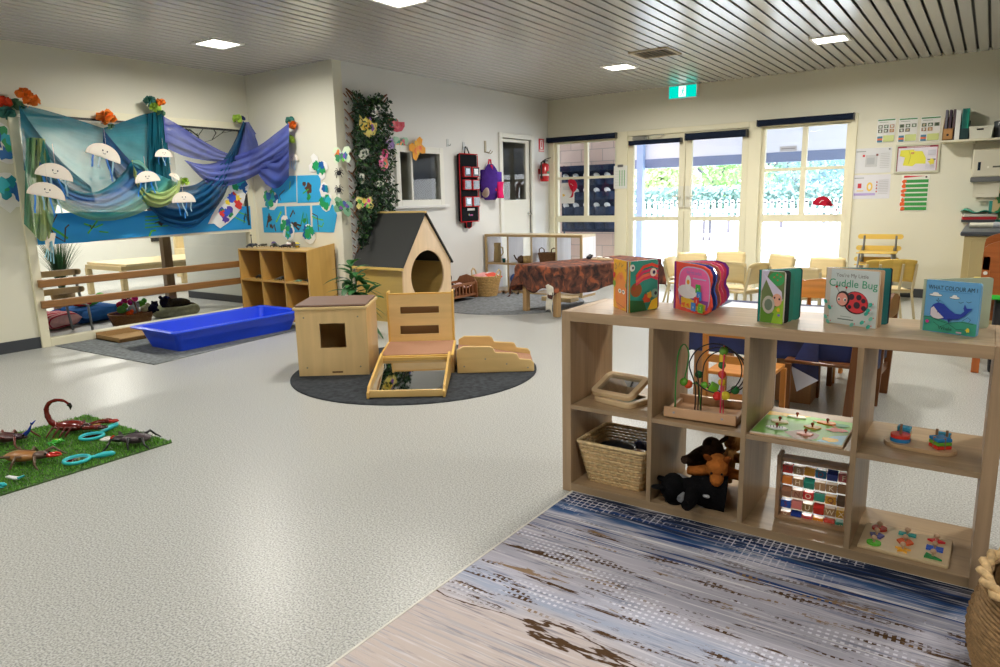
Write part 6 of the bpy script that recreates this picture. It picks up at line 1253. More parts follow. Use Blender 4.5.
# scorpion: head right
p = ZP(68, 432, GZ); a2 = ZP(90, 425, GZ); sc = .25
an = math.atan2(RT.y, RT.x)
t = thing('toy_scorpion', 'glossy dark red toy scorpion with curled tail at the back of the grass mat', 'toy animal', (p.x, p.y, GZ), an)
m = B('gloss', '6A1A14'); m.sph((0.02, 0, .036), (.09, .042, .032)); m.sph((.1, 0, .03), (.035, .03, .02), col='3A1A18')
for k in range(6): m.tube([(.08-k*.025, -.03*cos(0), .03), (.08-k*.025, 0, .055), (.08-k*.025, .03, .03)], .006, 6, col='7A241C')
m.build('body', t)
m = B('gloss', '6A1A14'); L = [(-.05, 0, .035), (-.085, 0, .06), (-.1, 0, .1), (-.098, 0, .14), (-.075, 0, .17), (-.04, 0, .182), (0, 0, .178), (.025, 0, .16)]; m.tube([res([Vector(q) for q in L], i/28) for i in range(29)], [(.017-.0004*i)*(1+.16*(i % 4 == 0)) for i in range(29)], 10); m.build('tail', t)
B('gloss', '1A0E0E').tube([(.025, 0, .16), (.035, 0, .145), (.03, 0, .125)], [.012, .009, .001]).build('stinger', t)
for s in (-1, 1):
    B('gloss', '6A1A14').tube([(.1, s*.02, .03), (.12, s*.05, .035), (.165, s*.055+.02, .035)], [.008, .009, .014]).sph((.185, s*.055+.02, .035), (.03, .016, .016)).build('claw_arm', t)
    m = B('gloss', 'B02A22' if s > 0 else '3A1A18'); m.tube([(.2, s*.055+.01, .035), (.225, s*.055+.005, .035), (.245, s*.055+.02, .035)], [.009, .008, .002]).tube([(.2, s*.055+.03, .035), (.225, s*.055+.036, .035), (.243, s*.055+.022, .035)], [.007, .006, .002]); m.build('pincer', t)
legs(t, [[(x, s*.025, .03), (x-.01, s*.06, .045), (x-.02, s*.085, .02), (x-.03, s*.095, 0)] for s in (-1, 1) for x in (-.03, .005, .04, .07)], '5A1812', .005)
def beetle(lab, px, py, rot, blen, col, headcol, legcol, horn=None, pinc=None, grp=None, jc=None):
    p = ZP(px, py, GZ); t = thing('toy_beetle', lab, 'toy animal', (p.x, p.y, GZ), rot, 'toy beetles on the grass mat'); L = blen
    m = B('plastic', col); m.grid(lambda u, v: (-.35*L+.5*L*u*1.2-.0, .17*L*sin(pi*min(1, .06+.9*u))**.6*cos(pi*v), .03+(.11*L)*sin(pi*min(1, .06+.9*u))**.7*sin(pi*v)), 14, 14)
    m.sph((-.05*L, 0, .03), (.3*L, .16*L, .025)); m.build('shell', t)
    for s in (0,): B('rubber', legcol).tube([(-.32*L, 0, .06), (-.1*L, 0, .035+.112*L), (.2*L, 0, .03+.1*L)], .0022, 5).build('shell_seam', t)
    B('plastic', headcol).sph((.27*L, 0, .035), (.13*L, .11*L, .07*L)).sph((.38*L, 0, .033), (.07*L, .06*L, .045*L)).build('head', t)
    e = B('gloss', jc or '101010'); e.sph((.4*L, -.05*L, .045), .006).sph((.4*L, .05*L, .045), .006); e.build('eye', t)
    if pinc:
        for s in (-1, 1): B('gloss', pinc).tube([(.42*L, s*.025*L, .035), (.5*L, s*.075*L, .037), (.58*L, s*.06*L, .037), (.64*L, s*.015*L, .035)], [.009, .008, .006, .002]).build('mandible', t)
    if horn: B('gloss', horn).tube([(.4*L, 0, .045), (.5*L, 0, .065), (.58*L, 0, .1)], [.012, .008, .003]).tube([(.58*L, 0, .1), (.62*L, .02, .115)], [.006, .002]).tube([(.58*L, 0, .1), (.62*L, -.02, .115)], [.006, .002]).build('horn', t)
    legs(t, [[(x*L, s*.1*L, .035), ((x+q)*L, s*.24*L, .05), ((x+1.5*q)*L, s*.34*L, .02), ((x+2.3*q)*L, s*.38*L, 0)] for s in (-1, 1) for x, q in ((.24, .1), (.03, -.02), (-.14, -.12))], legcol, .0055)
    return t
beetle('black toy beetle with white jaws at the right corner of the grass mat', 134, 444, an+pi+.15, .25, '463A40', '2E2628', '17161A', pinc='E8E4E0', jc='C8302E')
beetle('brown toy stag beetle with red mandibles at the front left of the grass mat', 26, 462, an-.02, .28, '9A6A38', '5A4438', '5A4430', pinc='C8302A')
beetle('dark purple toy rhinoceros beetle with blue horn behind the brown one', 8, 443, an+.0, .24, '4A2A2A', '3A2030', '6A3028', horn='1F3AA0')
# magnifiers
def magn(lab, x, y, hx, hy, r=None):
    p, q = ZP(x, y, GZ), ZP(hx, hy, GZ); d = q-p; t = thing('magnifying_glass', lab, 'magnifying glass', (p.x, p.y, GZ), math.atan2(d.y, d.x), 'turquoise magnifying glasses'); L = d.length; r = .055
    B('plastic', '2FC0C8').tube([(r*cos(2*pi*k/32), r*sin(2*pi*k/32), .008) for k in range(32)], .0085, 8, closed=True).build('ring', t)
    B('glass').lathe([(.001, .008), (r, .008)], n=32).build('lens', t); B('plastic', '2FC0C8').tube([(r, 0, .008), (r+.02, 0, .008), (r+.035, 0, .009), (L*.75, 0, .011), (L, 0, .01), (L+.012, 0, .008)], [.008, .008, .011, .014, .012, .003], 10).build('handle', t)
magn('turquoise magnifying glass nearest the scorpion', 92, 437.5, 117, 426); magn('turquoise magnifying glass in front of the black beetle', 77, 461, 113, 455); magn('turquoise magnifying glass mostly cut off by the left edge of the photo', -20, 491, 4, 487)
p = ZP(57, 443.5, GZ); t = thing('toy_frog', 'tiny green and yellow toy frog in the middle of the grass mat', 'toy animal', (p.x, p.y, GZ), .5); B('gloss', '4AB83A').sph((0, 0, .012), (.026, .016, .013)).sph((.022, 0, .018), (.012, .013, .01)).build('body', t); B('gloss', 'E0D83A').sph((0, 0, .02), (.012, .008, .006)).build('back_spot', t); legs(t, [[(x, s*.012, .01), (x-.01, s*.03, .012), (x+.008, s*.034, 0)] for x in (.01, -.015) for s in (-1, 1)], '3AA83A', .004)
p = ZP(96, 427, GZ); t = thing('toy_plane', 'little yellow and red toy insect beside the scorpion claw', 'toy', (p.x, p.y, GZ), .3); B('gloss', 'F0C82E').sph((0, 0, .012), (.03, .01, .01)).build('body', t)
for s in (-1, 1): B('gloss', 'E0382E' if s > 0 else 'F0C82E').sph((.004, s*.02, .014), (.014, .02, .003)).build('wing', t)
B('gloss', '2A3A8A').cyl((.028, 0, .012), (.045, 0, .012), .004).build('tail', t)
p = ZP(15, 478.5, GZ); t = thing('toy_shell', 'small flat white and turquoise toy piece near the front edge of the mat', 'toy', (p.x, p.y, GZ), .2); B('gloss', 'D8DCE0').prism([(-.05, -.012, 0), (.02, -.014, 0), (.035, 0, 0), (.02, .012, 0), (-.045, .006, 0)], (0, 0, .008)).build('body', t, bevel=.002); B('gloss', '2FA0A8').prism([(.02, -.004, .004), (.04, .016, .012), (.05, .014, .012), (.035, -.008, .004)], (0, 0, .006)).build('tail_fin', t)
# ================================================================== back bookcase and draped table
bx0, bx1 = -5.46, -4.47; a = XP(480, 235, -5.46)
L0, R0_ = YP(483, 282, 8.62), YP(581, 236, 8.62)
yf = 7.5; P0, P1 = YP(484.5, 235, yf), YP(582, 233, yf); bh = .765
t = thing('open_bookcase', 'pale open bookcase of eight cells standing in front of the hat rack window', 'shelf', (P0.x, yf, .0)); bw = P1.x-P0.x; bd = .36; SW = 'D4CFC8'
print('bookcase', P0, P1, bw, bh)
B('plyX', 'B79A68').box(0, bw, 0, .02, bh-.03, bh).box(0, bw, .02, bd, bh-.03, bh, col='C8B898').build('top_panel', t, bevel=.002); B('plyX', 'B79A68').box(0, bw, 0, bd, .0, .03).build('bottom_panel', t)
for x in (0, bw-.03): B('plyZ', 'B79A68').box(x, x+.03, 0, .02, .03, bh-.03).box(x, x+.03, .02, bd, .03, bh-.03, col='DEDCE2').build('side_panel', t)
for k in (1, 2, 3): x = bw*k/4; B('plyZ', 'B8A078').box(x-.01, x+.01, 0, .015, .03, bh-.03).box(x-.01, x+.01, .015, bd, .03, bh-.03, col='DCDAE2').build('divider', t)
B('plyX', 'B79A68').box(.03, bw-.03, 0, bd, bh/2-.01, bh/2+.012).build('middle_shelf', t)
zc = bh/2+.012
def onb(x, y=None): return YP(x, 250, yf+.12).x
x_ = YP(497.5, 250, yf+.12); hj = .2
t = thing('tall_jug', 'tall tan jug with a handle in the upper left cell of the back bookcase', 'jug', (x_.x, yf+.12, zc)); B('rubber', 'B09A6C').lathe([(.001, 0), (.05, 0), (.055, .02), (.048, .12), (.042, .2), (.046, .205), (.046, .25), (.04, .25), (.038, .05), (.001, .03)]).build('body', t); B('rubber', 'B09A6C').tube([(.04, 0, .2), (.085, 0, .19), (.09, 0, .12), (.05, 0, .07)], .009).build('handle', t)
x_ = YP(505.5, 250, yf+.1); tag(B('gloss', '1F5A58').lathe([(.001, 0), (.02, 0), (.024, .05), (.02, .055), (.001, .05)]).build('green_cup', loc=(x_.x, yf+.06, zc)), 'small dark green cup beside the tall jug', 'cup')
x_ = YP(521, 250, yf+.1); t = thing('toy_teapot', 'dark brown toy teapot in the second upper cell of the back bookcase', 'teapot', (x_.x, yf+.1, zc)); B('rubber', '5A4438').lathe([(.001, 0), (.04, 0), (.055, .04), (.04, .08), (.02, .09), (.001, .1)], n=20).build('body', t); B('rubber', '5A4438').tube([(-.045, 0, .03), (-.08, 0, .05), (-.11, 0, .1)], [.014, .01, .008]).build('spout', t); B('rubber', '5A4438').tube([(.04, 0, .07), (.075, 0, .06), (.07, 0, .03), (.045, 0, .02)], .006).build('handle', t)
x_ = YP(527, 250, yf+.1); tag(B('wicker', 'C8AC74').lathe([(.001, 0), (.06, 0), (.062, .09), (.055, .09), (.05, .01)]).build('round_basket', loc=(x_.x, yf+.12, zc)), 'small round straw pot beside the brown teapot', 'pot')
x_ = YP(547, 250, yf+.12); t = thing('handled_basket', 'brown oval basket with two loop handles in the third upper cell', 'basket', (x_.x, yf+.14, zc)); m = B('wicker', '7A5636'); wicker(m, .006, .13, lambda f: .1+.03*f, sy=.75, rows=8, n=30, col='7A5636'); m.build('basket', t)
for s in (-1, 1): B('wicker', '6A4A30').tube([(s*.09-.04, 0, .12), (s*.09-.035, 0, .18), (s*.09, 0, .2), (s*.09+.035, 0, .18), (s*.09+.04, 0, .12)], .007).build('handle', t)
x_ = YP(506, 280, yf-.1); 
for lab, col, dx, z in (('blue and white cloth bundle on the bottom shelf of the back bookcase', '5A78B8', 0, .1), ('maroon cloth bundle under the blue one', '6A2A3A', .0, .0)):
    tag(B('cloth', col).grid(lambda u, v: (.12*cos(2*pi*u)*sin(pi*v)*(1+.1*sin(9*u)), .09*sin(2*pi*u)*sin(pi*v), .055+.055*cos(pi*v)*(1+.1*sin(12*u))), 24, 10).build('cloth_bundle', loc=(x_.x+dx, yf+.12, z+.03)), lab, 'cloth', 'cloth bundles in the back bookcase')
x_ = YP(500, 288, yf-.1)
for i in range(5):
    t = thing('doll_shoe', ['brown shoe at the left end of the row before the back bookcase', 'tan shoe, second in the row before the back bookcase', 'brown shoe, middle of the row before the back bookcase', 'dark shoe, fourth in the row before the back bookcase', 'tan shoe nearest the draped table'][i], 'shoe', (x_.x-.12+i*.09, yf-.1+.01*i, 0), pi/2+.2*i, 'small shoes before the back bookcase')
    B('rubber', ['6A4E3A', 'A08468', '7A5C44', '3A3430', 'B09880'][i]).grid(lambda u, v: ((u-.5)*.13, .03*sin(pi*(.08+.86*u))**.5*cos(pi*v), .012+.045*(1-.55*u)*sin(pi*v)), 12, 8).build('upper', t); B('rubber', '2A2624').prism([(.065*cos(q), .03*sin(q), 0) for q in [2*pi*k/16 for k in range(16)]], (0, 0, .012)).build('sole', t)
tag(B('plyX', 'C2A878').box(-.2, .2, -.1, .1, 0, .05).build('low_tray', loc=(YP(560, 300, 7.15).x, 7.15, .012), bevel=.004), 'pale timber tray on the floor behind the draped table', 'tray')
# draped table
la, lb, lc_ = ZP(524, 312), ZP(555, 318.5), ZP(578, 304.5); ld = ZP(613, 300)
zt_ = .52; 
TL, TR_, BRc, BLc = ZP(552, 268, zt_), ZP(622, 261, zt_), ZP(586, 257, zt_), ZP(514, 263, zt_)
print('table', la, lb, lc_, ld, TL, TR_, BRc, BLc)
v1 = (lc_-lb); ex_ = Vector((lb.x-la.x, lb.y-la.y, 0)); W1 = .62
ux = ex_.normalized(); uy = Vector((-ux.y, ux.x, 0)); Lt = 1.55
org = Vector((la.x, la.y, 0)); wdt = ex_.length+.05
rz = math.atan2(ux.y, ux.x)
t = thing('timber_table', 'low timber table hidden under the brown printed cloth at the back', 'table', (org.x-.03*ux.x, org.y-.03*ux.y, 0), rz); Lt = max(.9, min(1.6, (ld-lb).dot(uy)+.1)) if (ld-lb).dot(uy) > .5 else 1.3
print('Lt', Lt, wdt)
B('plyX', 'B8925E').box(-.02, wdt+.02, -.03, Lt+.03, zt_-.03, zt_).build('tabletop', t, bevel=.004)
for x in (.0, wdt-.06):
    for y in (0, Lt-.06): B('woodZ', 'B08E62').box(x, x+.065, y+.005, y+.06, .012 if y < .5 else .0, zt_-.03).build('leg', t, bevel=.004)
def m_printcloth():
    m, nt, out = newmat('printcloth'); L = nt.links; tc = nd(nt, 'ShaderNodeTexCoord'); b = nd(nt, 'ShaderNodeBsdfPrincipled'); b.inputs['Roughness'].default_value = .9
    n = nd(nt, 'ShaderNodeTexNoise'); n.inputs['Scale'].default_value = 11; n.inputs['Detail'].default_value = 5; n.inputs['Distortion'].default_value = .8; cr = nd(nt, 'ShaderNodeValToRGB'); e = cr.color_ramp.elements
    e[0].position = .36; e[0].color = (*C3('2A1E1E'), 1); e[1].position = .64; e[1].color = (*C3('9A5436'), 1); x = e.new(.47); x.color = (*C3('5A3428'), 1); x = e.new(.53); x.color = (*C3('623C30'), 1)
    L.new(tc.outputs['Object'], n.inputs['Vector']); L.new(n.outputs[0], cr.inputs[0]); L.new(cr.outputs[0], b.inputs['Base Color']); L.new(b.outputs[0], out.inputs[0])
m_printcloth()
cl = B('printcloth'); ov = .0; dr = .25
def cfn(u, v):
    ex2, ey2 = wdt+.04+2*dr, Lt+.06+2*dr; x, y = u*ex2-dr-.02, v*ey2-dr-.03; z = zt_+.004; X_ = x; Y_ = y
    over = 0
    if x < -.02: over = -.02-x; X_ = -.03
    elif x > wdt+.02: over = x-wdt-.02; X_ = wdt+.03
    ov2 = 0
    if y < -.03: ov2 = -.03-y; Y_ = -.045
    elif y > Lt+.03: ov2 = y-Lt-.03; Y_ = Lt+.04
    d = math.hypot(over, ov2); s = (1.1+.15*sin(u*17+v*11)) if d > 0 else 0; fl_ = .009*sin(x*26+y*21)*min(1, d/.06)
    return (X_+(fl_ if over else 0)+(.3*over if over and ov2 else 0)*(1 if x > 0 else -1), Y_+(fl_ if ov2 else 0)-(.3*ov2 if over and ov2 else 0)*(1 if y < 0 else -1), z-d*s*(.92 if d else 0)+.002*sin(x*30)*sin(y*24))
cl.grid(cfn, 60, 90); o = cl.build('table_cloth', loc=t.location, rotz=rz, solid=.003); tag(o, 'brown, black and rust printed cloth draped over the back table', 'tablecloth')
cp_ = t.location+ux*(wdt+.05); tag(B('cloth', 'D8D4C8').grid(lambda u, v: (u*.12+.01*sin(6*v), .01*sin(9*u+3*v), -.05-v*.26+.02*sin(4*u)), 8, 10).build('white_cloth', loc=(cp_.x-ux.x*.12, cp_.y-.075, zt_-.12), rotz=rz, solid=.003), 'scrap of white lining cloth hanging from the table corner', 'cloth')
q = t.location+ux*(wdt*.5)+uy*(Lt*.62)
t2 = thing('display_board', 'pale round ended board with small objects on the draped table', 'board', (q.x, q.y, zt_+.008), rz+.3); B('plyX', 'D8C09A').prism([(.13*cos(a), .07*sin(a), 0) for a in [2*pi*k/20 for k in range(20)]], (0, 0, .012)).build('board', t2); B('rubber', 'E8E4DC').sph((-.03, 0, .024), (.04, .03, .015)).sph((.06, .01, .02), (.03, .03, .01)).build('white_pieces', t2)
for i in range(3):
    p_ = q-ux*(.16+.05*i)+uy*(.05*i-.05); tag(B('rubber', ['2A2A34', '4A3A30', '3A4458'][i]).sph((0, 0, .022), (.035, .02, .02)).sph((.03, 0, .035), (.015, .012, .012)).build('small_figure', loc=(p_.x, p_.y, zt_+.006), rotz=i), ['dark blue figure nearest the display board', 'brown figure in the middle beside the display board', 'grey blue figure farthest from the display board'][i], 'toy animal', 'small figures on the draped table')
# ================================================================== things hanging on the middle wall
XW = XA
def hang_hook(lab, x, y, zoff=0.):
    p = XP(x, y, XW); return tag(B('metal', 'C8CACC').box(0, .006, -.02, .02, -.045, .045).tube([(.006, 0, -.02), (.04, 0, -.035), (.05, 0, -.01)], .005).build('wall_hook', loc=(p.x, p.y, p.z)), lab, 'hook', 'coat hooks on the middle wall')
hang_hook('empty white wall hook between the window and the black organiser', 447.5, 143); hang_hook('wall hook holding the black and red organiser', 463.5, 146); 
p = XP(485, 148, XW); tag(B('metal', 'B8AE98').box(0, .008, -.02, .02, -.06, .09).tube([(.008, 0, -.05), (.06, .0, -.07), (.09, .0, -.03)], .006).tube([(.008, .03, -.05), (.05, .06, -.07), (.07, .07, -.04)], .006).build('wall_hook', loc=p), 'double brass coloured coat hook holding the backpack', 'hook', 'coat hooks on the middle wall')
# organiser with photo pockets
q0, q1 = XP(459, 154, XW+.06), XP(482, 226, XW+.06); z0, z1 = XP(462, 222, XW+.05).z, XP(465, 154, XW+.05).z; ya, yb = XP(459, 190, XW+.05).y, XP(477, 190, XW+.05).y
t = thing('hanging_organiser', 'black and red hanging organiser with clear photo pockets on the middle wall', 'organiser', (XW+.02, ya, z0)); w, h = yb-ya, z1-z0
B('cloth', '16171C').box(0, .05, 0, w, 0, h).build('body', t, bevel=.02)
m = B('cloth', 'C02A30')
for y in (0, w): m.tube([(.05, y, .01), (.05, y, h-.01)], .006)
m.tube([(.05, 0, h), (.05, w, h)], .006).tube([(.05, 0, 0), (.05, w, 0)], .006).build('red_piping', t)
B('cloth', '16171C').tube([(.03, w*.35, h), (.02, w*.45, h+.09), (.02, w*.52, h+.09), (.03, w*.62, h)], .008).build('hanging_loop', t); B('cloth', '16171C').box(.0, .04, w*.3, w*.62, -.08, 0).build('lower_tab', t, bevel=.012); B('cloth', 'C02A30').tube([(.04, w*.3, 0), (.04, w*.32, -.07), (.04, w*.46, -.085), (.04, w*.6, -.07), (.04, w*.62, 0)], .005).build('tab_piping', t)
for r, (zf, pc) in enumerate(((.66, ('B8C8DC', 'D8DCE4')), (.47, ('4A5264', '3A4456')), (.22, ('A8C0DC', '2E3440')))):
    for k in (0, 1):
        y0 = w*(.1+.46*k); pw_, ph_ = w*.4, h*.155; pk_ = B('cloth', 'C02A30').box(.05, .09, y0, y0+pw_, h*zf, h*zf+ph_).build('pocket', t, bevel=.008); B('gloss', '16171C').box(.09, .093, y0+.012, y0+pw_-.012, h*zf+.012, h*zf+ph_-.01).build('pocket_panel', pk_); B('gloss', pc[k]).box(.093, .095, y0+.035, y0+pw_-.035, h*zf+.035, h*zf+ph_-.025).build('clear_window', pk_)
B('paper', 'D8D8DC').box(.05, .055, w*.35, w*.75, h*.165, h*.2).build('white_label', t); a = Art((.0505, w*.38, h*.07), (0, 1, 0), (0, 0, 1)); a.ell(.02, .03, .008, .012, 'E0C03A'); a.ell(.03, .024, .008, .01, '3AA0C0'); a.rect(.045, .1, .015, .03, 'C03A90'); a.build('printed_mark', t)
# backpack
c = XP(493, 187, XW+.1); t = thing('child_backpack', 'purple and pink child backpack hanging on the middle wall beside the door', 'backpack', (XW+.005, c.y, c.z)); zb, ztp = XP(490, 200, XW+.1).z-c.z, XP(492, 164, XW+.1).z-c.z; hh = (ztp-zb); wd_ = .2
m = B('cloth', '4A2E88'); m.grid(lambda u, v: (.04+.13*sin(pi*v)*sin(pi*min(.96, .04+.9*u))**.5, -wd_*cos(pi*v)*(1-.55*u**3)*sin(pi*(.06+.92*min(1, u)))**.35, zb+hh*u), 16, 18); m.box(.0, .04, -wd_*.7, wd_*.7, zb+.03, ztp-.07); m.build('body', t)
B('cloth', 'D8246A').grid(lambda u, v: (.15+.05*sin(pi*v*.9+.3)-.03*v*sin(pi*(.1+.8*u)), -.0+wd_*.85*v, zb+.02+hh*.46*u), 10, 10).build('front_pocket', t, solid=.01); B('cloth', '5A3AA8').grid(lambda u, v: (.155+.02*sin(pi*v)*sin(pi*u), 0+wd_*.6*(v-.05), zb+hh*.48+hh*.3*u), 10, 10).build('upper_pocket', t, solid=.01)
B('cloth', 'E03058').grid(lambda u, v: (.15+.03*sin(pi*u)-.05*u, -.03+.03*v-.02*u, zb+hh*.25+hh*.72*u), 10, 3).build('pink_panel', t, solid=.01); B('cloth', 'B8A8A0').sph((.08, -wd_*.75, zb+hh*.22), (.06, .03, .07)).build('side_pouch', t)
B('cloth', 'D82A4A').tube([(.05, -.03, ztp-.02), (.05, -.01, ztp+.06), (.05, .02, ztp+.06), (.05, .04, ztp-.02)], .01).build('grab_loop', t); B('cloth', '3A2478').tube([(.02, -wd_*.5, ztp-.1), (.0+.01, -wd_*.9, 0), (.03, -wd_*.5, zb+.03)], .016).build('shoulder_strap', t)
# extinguisher and sign
p = XP(540, 181, XW+.07); z0 = XP(545, 181.5, XW+.09).z; z1 = XP(545, 163, XW+.09).z; yc = XP(544.5, 172, XW+.09).y
t = thing('fire_extinguisher', 'red fire extinguisher mounted on the middle wall near the corner', 'fire extinguisher', (XW+.09, min(yc, YB-.1), z0)); h = z1-z0; r = .068
B('gloss', 'C8242A').lathe([(.001, 0), (r*.9, 0), (r, .02), (r, h*.85), (r*.8, h*.94), (r*.3, h), (.001, h)], n=28).build('cylinder', t); B('paper', 'E4DCD8').lathe([(r+.001, h*.3), (r+.001, h*.4)], n=28).build('white_band', t); B('paper', '3A8A6A').grid(lambda u, v: ((r+.002)*cos(-.5+u), (r+.002)*sin(-.5+u), h*(.42+.12*v)), 6, 1).build('green_label', t)
B('metal', '2A2A2E').cyl((0, 0, h), (0, 0, h+.03), .016).cbox((0, 0, h+.03), (.03, .03, .02)).build('valve', t); B('plastic', '1A1A1E').tube([(0, 0, h+.045), (.03, .04, h+.06), (.06, .08, h+.075)], [.008, .007, .006]).tube([(0, 0, h+.03), (.03, .05, h+.03)], .007).build('lever', t); B('rubber', '141418').tube([(0, -.02, h+.03), (0, -r-.02, h), (0, -r-.015, h*.5), (0, -r-.01, h*.15)], .012).build('hose', t); B('metal', 'B02020').box(-.09, -r, -.03, .03, h*.4, h*.7).build('bracket', t)
p0, p1 = XP(538.5, 138.5, XW), XP(543.8, 152, XW); t = thing('extinguisher_sign', 'red and white fire extinguisher sign above the red extinguisher', 'sign', (XW, p0.y, p1.z)); w, h = p1.y-p0.y, p0.z-p1.z
B('plastic', 'C8202A').box(0.001, .004, 0, w, 0, h).build('sign_panel', t); a = Art((.0042, 0, 0), (0, 1, 0), (0, 0, 1)); a.rect(w*.28, w*.72, h*.22, h*.9, 'F0F0EC'); a.rect(w*.42, w*.6, h*.34, h*.66, 'C8202A'); a.ell(w*.5, h*.68, w*.09, h*.05, 'C8202A'); a.stroke([(w*.42, h*.76), (w*.62, h*.8)], .012, 'C8202A'); a.rect(w*.12, w*.88, h*.05, h*.16, 'F0F0EC'); a.rect(w*.2, w*.8, h*.09, h*.12, 'C8202A'); a.build('sign_print', t)
# ================================================================== door wall: caps, posters, shelf
def capn(lab, p, rot, s=1.):
    t = thing('red_cap', lab, 'cap', p, 0, 'red caps on the windows'); m = B('cloth', 'B01E34')
    m.grid(lambda u, v: (.1*s*cos(pi*u)*cos(pi*v/2), -.005-.09*s*sin(pi*u)*cos(pi*v/2)*.7, .1*s*sin(pi*v/2)-.0), 16, 8); m.build('crown', t)
    B('cloth', 'A81C30').grid(lambda u, v: (.03*s+.13*s*sin(pi*u/2+.2), -.02-.07*s*v, .03*s-.075*s*u+.03*s*v*(1-u)), 10, 8).build('peak', t, solid=.005); a = Art((-.02, -.071*s, .03), (1, 0, 0), (0, -.3, 1)); a.stroke([(0, 0), (.02, .03), (.045, .035)], .006, 'F0E8E8'); a.build('badge', t); t.rotation_euler = (0, rot, 0); return t
p = YP(571, 186, YB-.03); capn('red cap hooked on the small window with a white sheet behind it', (p.x, YB-.02, p.z), 1.2); p = YP(568, 189, YB-.0)
t = thing('notice', 'white notice sheet behind the red cap on the small window', 'notice', (p.x-.12, YB-.006, p.z-.21), 0); B('paper', 'E8E8E4').box(0, .23, -.002, .0, 0, .3).build('sheet', t); a = Art((0, -.0022, 0), (1, 0, 0), (0, 0, 1)); a.blob(.05, .12, .02, 'E8C03A', 2); [a.rect(.04, .19, .2+.018*k, .206+.018*k, 'B8BCC0') for k in range(3)]; a.build('print', t)
p = YP(822, 203, YB-.03); capn('maroon cap resting on the sill of the right window', (p.x, YB-.02, p.z-.03), .1, 1.1)
def poster(lab, quad, bg='F0F1EE', fn=None, col=None, frame=None, name='poster', grp='posters beside the right window', d=.0, cat='poster'):
    P_ = [YP(x, y, YB-.003-d) for x, y in quad]; x0 = (P_[0].x+P_[3].x)/2; x1 = (P_[1].x+P_[2].x)/2; z1 = (P_[0].z+P_[1].z)/2; z0 = (P_[2].z+P_[3].z)/2; w, h = x1-x0, z1-z0
    t = thing(name, lab, cat, (x0, YB-d, z0), 0, grp); B('paper', bg).box(0, w, -.003, 0, 0, h).build('sheet', t)
    a = Art((0, -.0032, 0), (1, 0, 0), (0, 0, 1)); fn(a, w, h); a.build('print', t)
    if frame:
        f_ = .02; B('paint', frame).box(-f_, w+f_, -.02, 0, -f_, 0).box(-f_, w+f_, -.02, 0, h, h+f_).box(-f_, 0, -.02, 0, 0, h).box(w, w+f_, -.02, 0, 0, h).build('frame', t)
    return t
def pf(sd):
    def f(a, w, h):
        rn = random.Random(sd); a.rect(w*.03, w*.97, h*.92, h*.97, '3A8A4A'); a.rect(w*.1, w*.6, h*.84, h*.86, '9AA09A')
        for r in range(2):
            for k in range(3):
                if sd and r == 1 and k == 2: continue
                c = rn.choice(['3A5A3A', '5A6A4A', '8A5A3A', '4A4A3A', 'A8703A']); a.rect(w*(.06+.32*k), w*(.3+.32*k), h*(.6-.18*r), h*(.74-.18*r), c); a.blob(w*(.18+.32*k), h*(.67-.18*r), w*.07, rn.choice(['C8B89A', 'D8E0D8', '2A3A2A']), sd*7+k+r*3)
        a.rect(w*.05, w*.33, h*.18, h*.27, '3A7A9C'); a.rect(w*.05, w*.33, h*.1, h*.18, 'E0703A'); a.rect(w*.05, w*.33, h*.02, h*.1, '3A7A9C'); a.rect(w*.38, w*.97, h*.03, h*.3, 'C8D48A')
    return f
poster('left one of the three green headed photo posters', [(877, 119), (895.3, 118.3), (895, 142), (877, 143)], fn=pf(0)); poster('middle one of the three green headed photo posters', [(898.5, 118), (917.5, 117.3), (917, 141.5), (898, 142)], fn=pf(1)); poster('right one of the three green headed photo posters', [(920.5, 117), (940.5, 115.7), (940, 140.5), (920, 141.5)], fn=pf(2))
def plan1(a, w, h):
    a.rect(w*.04, w*.3, h*.86, h*.89, '8A8E90'); a.rect(w*.3, w*.62, h*.25, h*.72, 'C4C6C8'); a.rect(w*.34, w*.55, h*.35, h*.62, 'B0B4B8'); a.rect(w*.22, w*.28, h*.66, h*.74, 'C8303A'); a.rect(w*.58, w*.64, h*.68, h*.76, '7A3A3A')
    for k in range(9): a.rect(w*.7, w*.95, h*(.2+.07*k), h*(.215+.07*k), 'C0C2C4')
    a.ell(w*.93, h*.93, .008, .008, '2A2A2E')
poster('white plan poster with grey floor layout, upper left of the framed map', [(855, 149), (892, 147), (891, 172), (854, 174)], 'E4E6EA', plan1)
def plan2(a, w, h):
    a.rect(w*.04, w*.3, h*.86, h*.89, '8A8E90'); a.rect(w*.14, w*.24, h*.45, h*.65, 'C0303A'); a.ell(w*.46, h*.5, w*.08, h*.19, 'E8C04A'); a.ell(w*.46, h*.5, w*.04, h*.11, 'E4E6EA'); a.rect(w*.05, w*.62, h*.14, h*.24, 'B4A4D8'); a.rect(w*.12, w*.3, h*.32, h*.36, 'E8C86A')
    for k in range(9): a.rect(w*.7, w*.95, h*(.2+.07*k), h*(.215+.07*k), 'C0C2C4')
    for k in range(4): a.ell(w*.65, h*(.3+.13*k), .007, .009, 'B83A3A')
poster('white poster with a yellow ring and purple bar below the plan poster', [(853, 176), (891, 173.5), (889, 199), (852, 198.5)], 'E6E6EE', plan2)
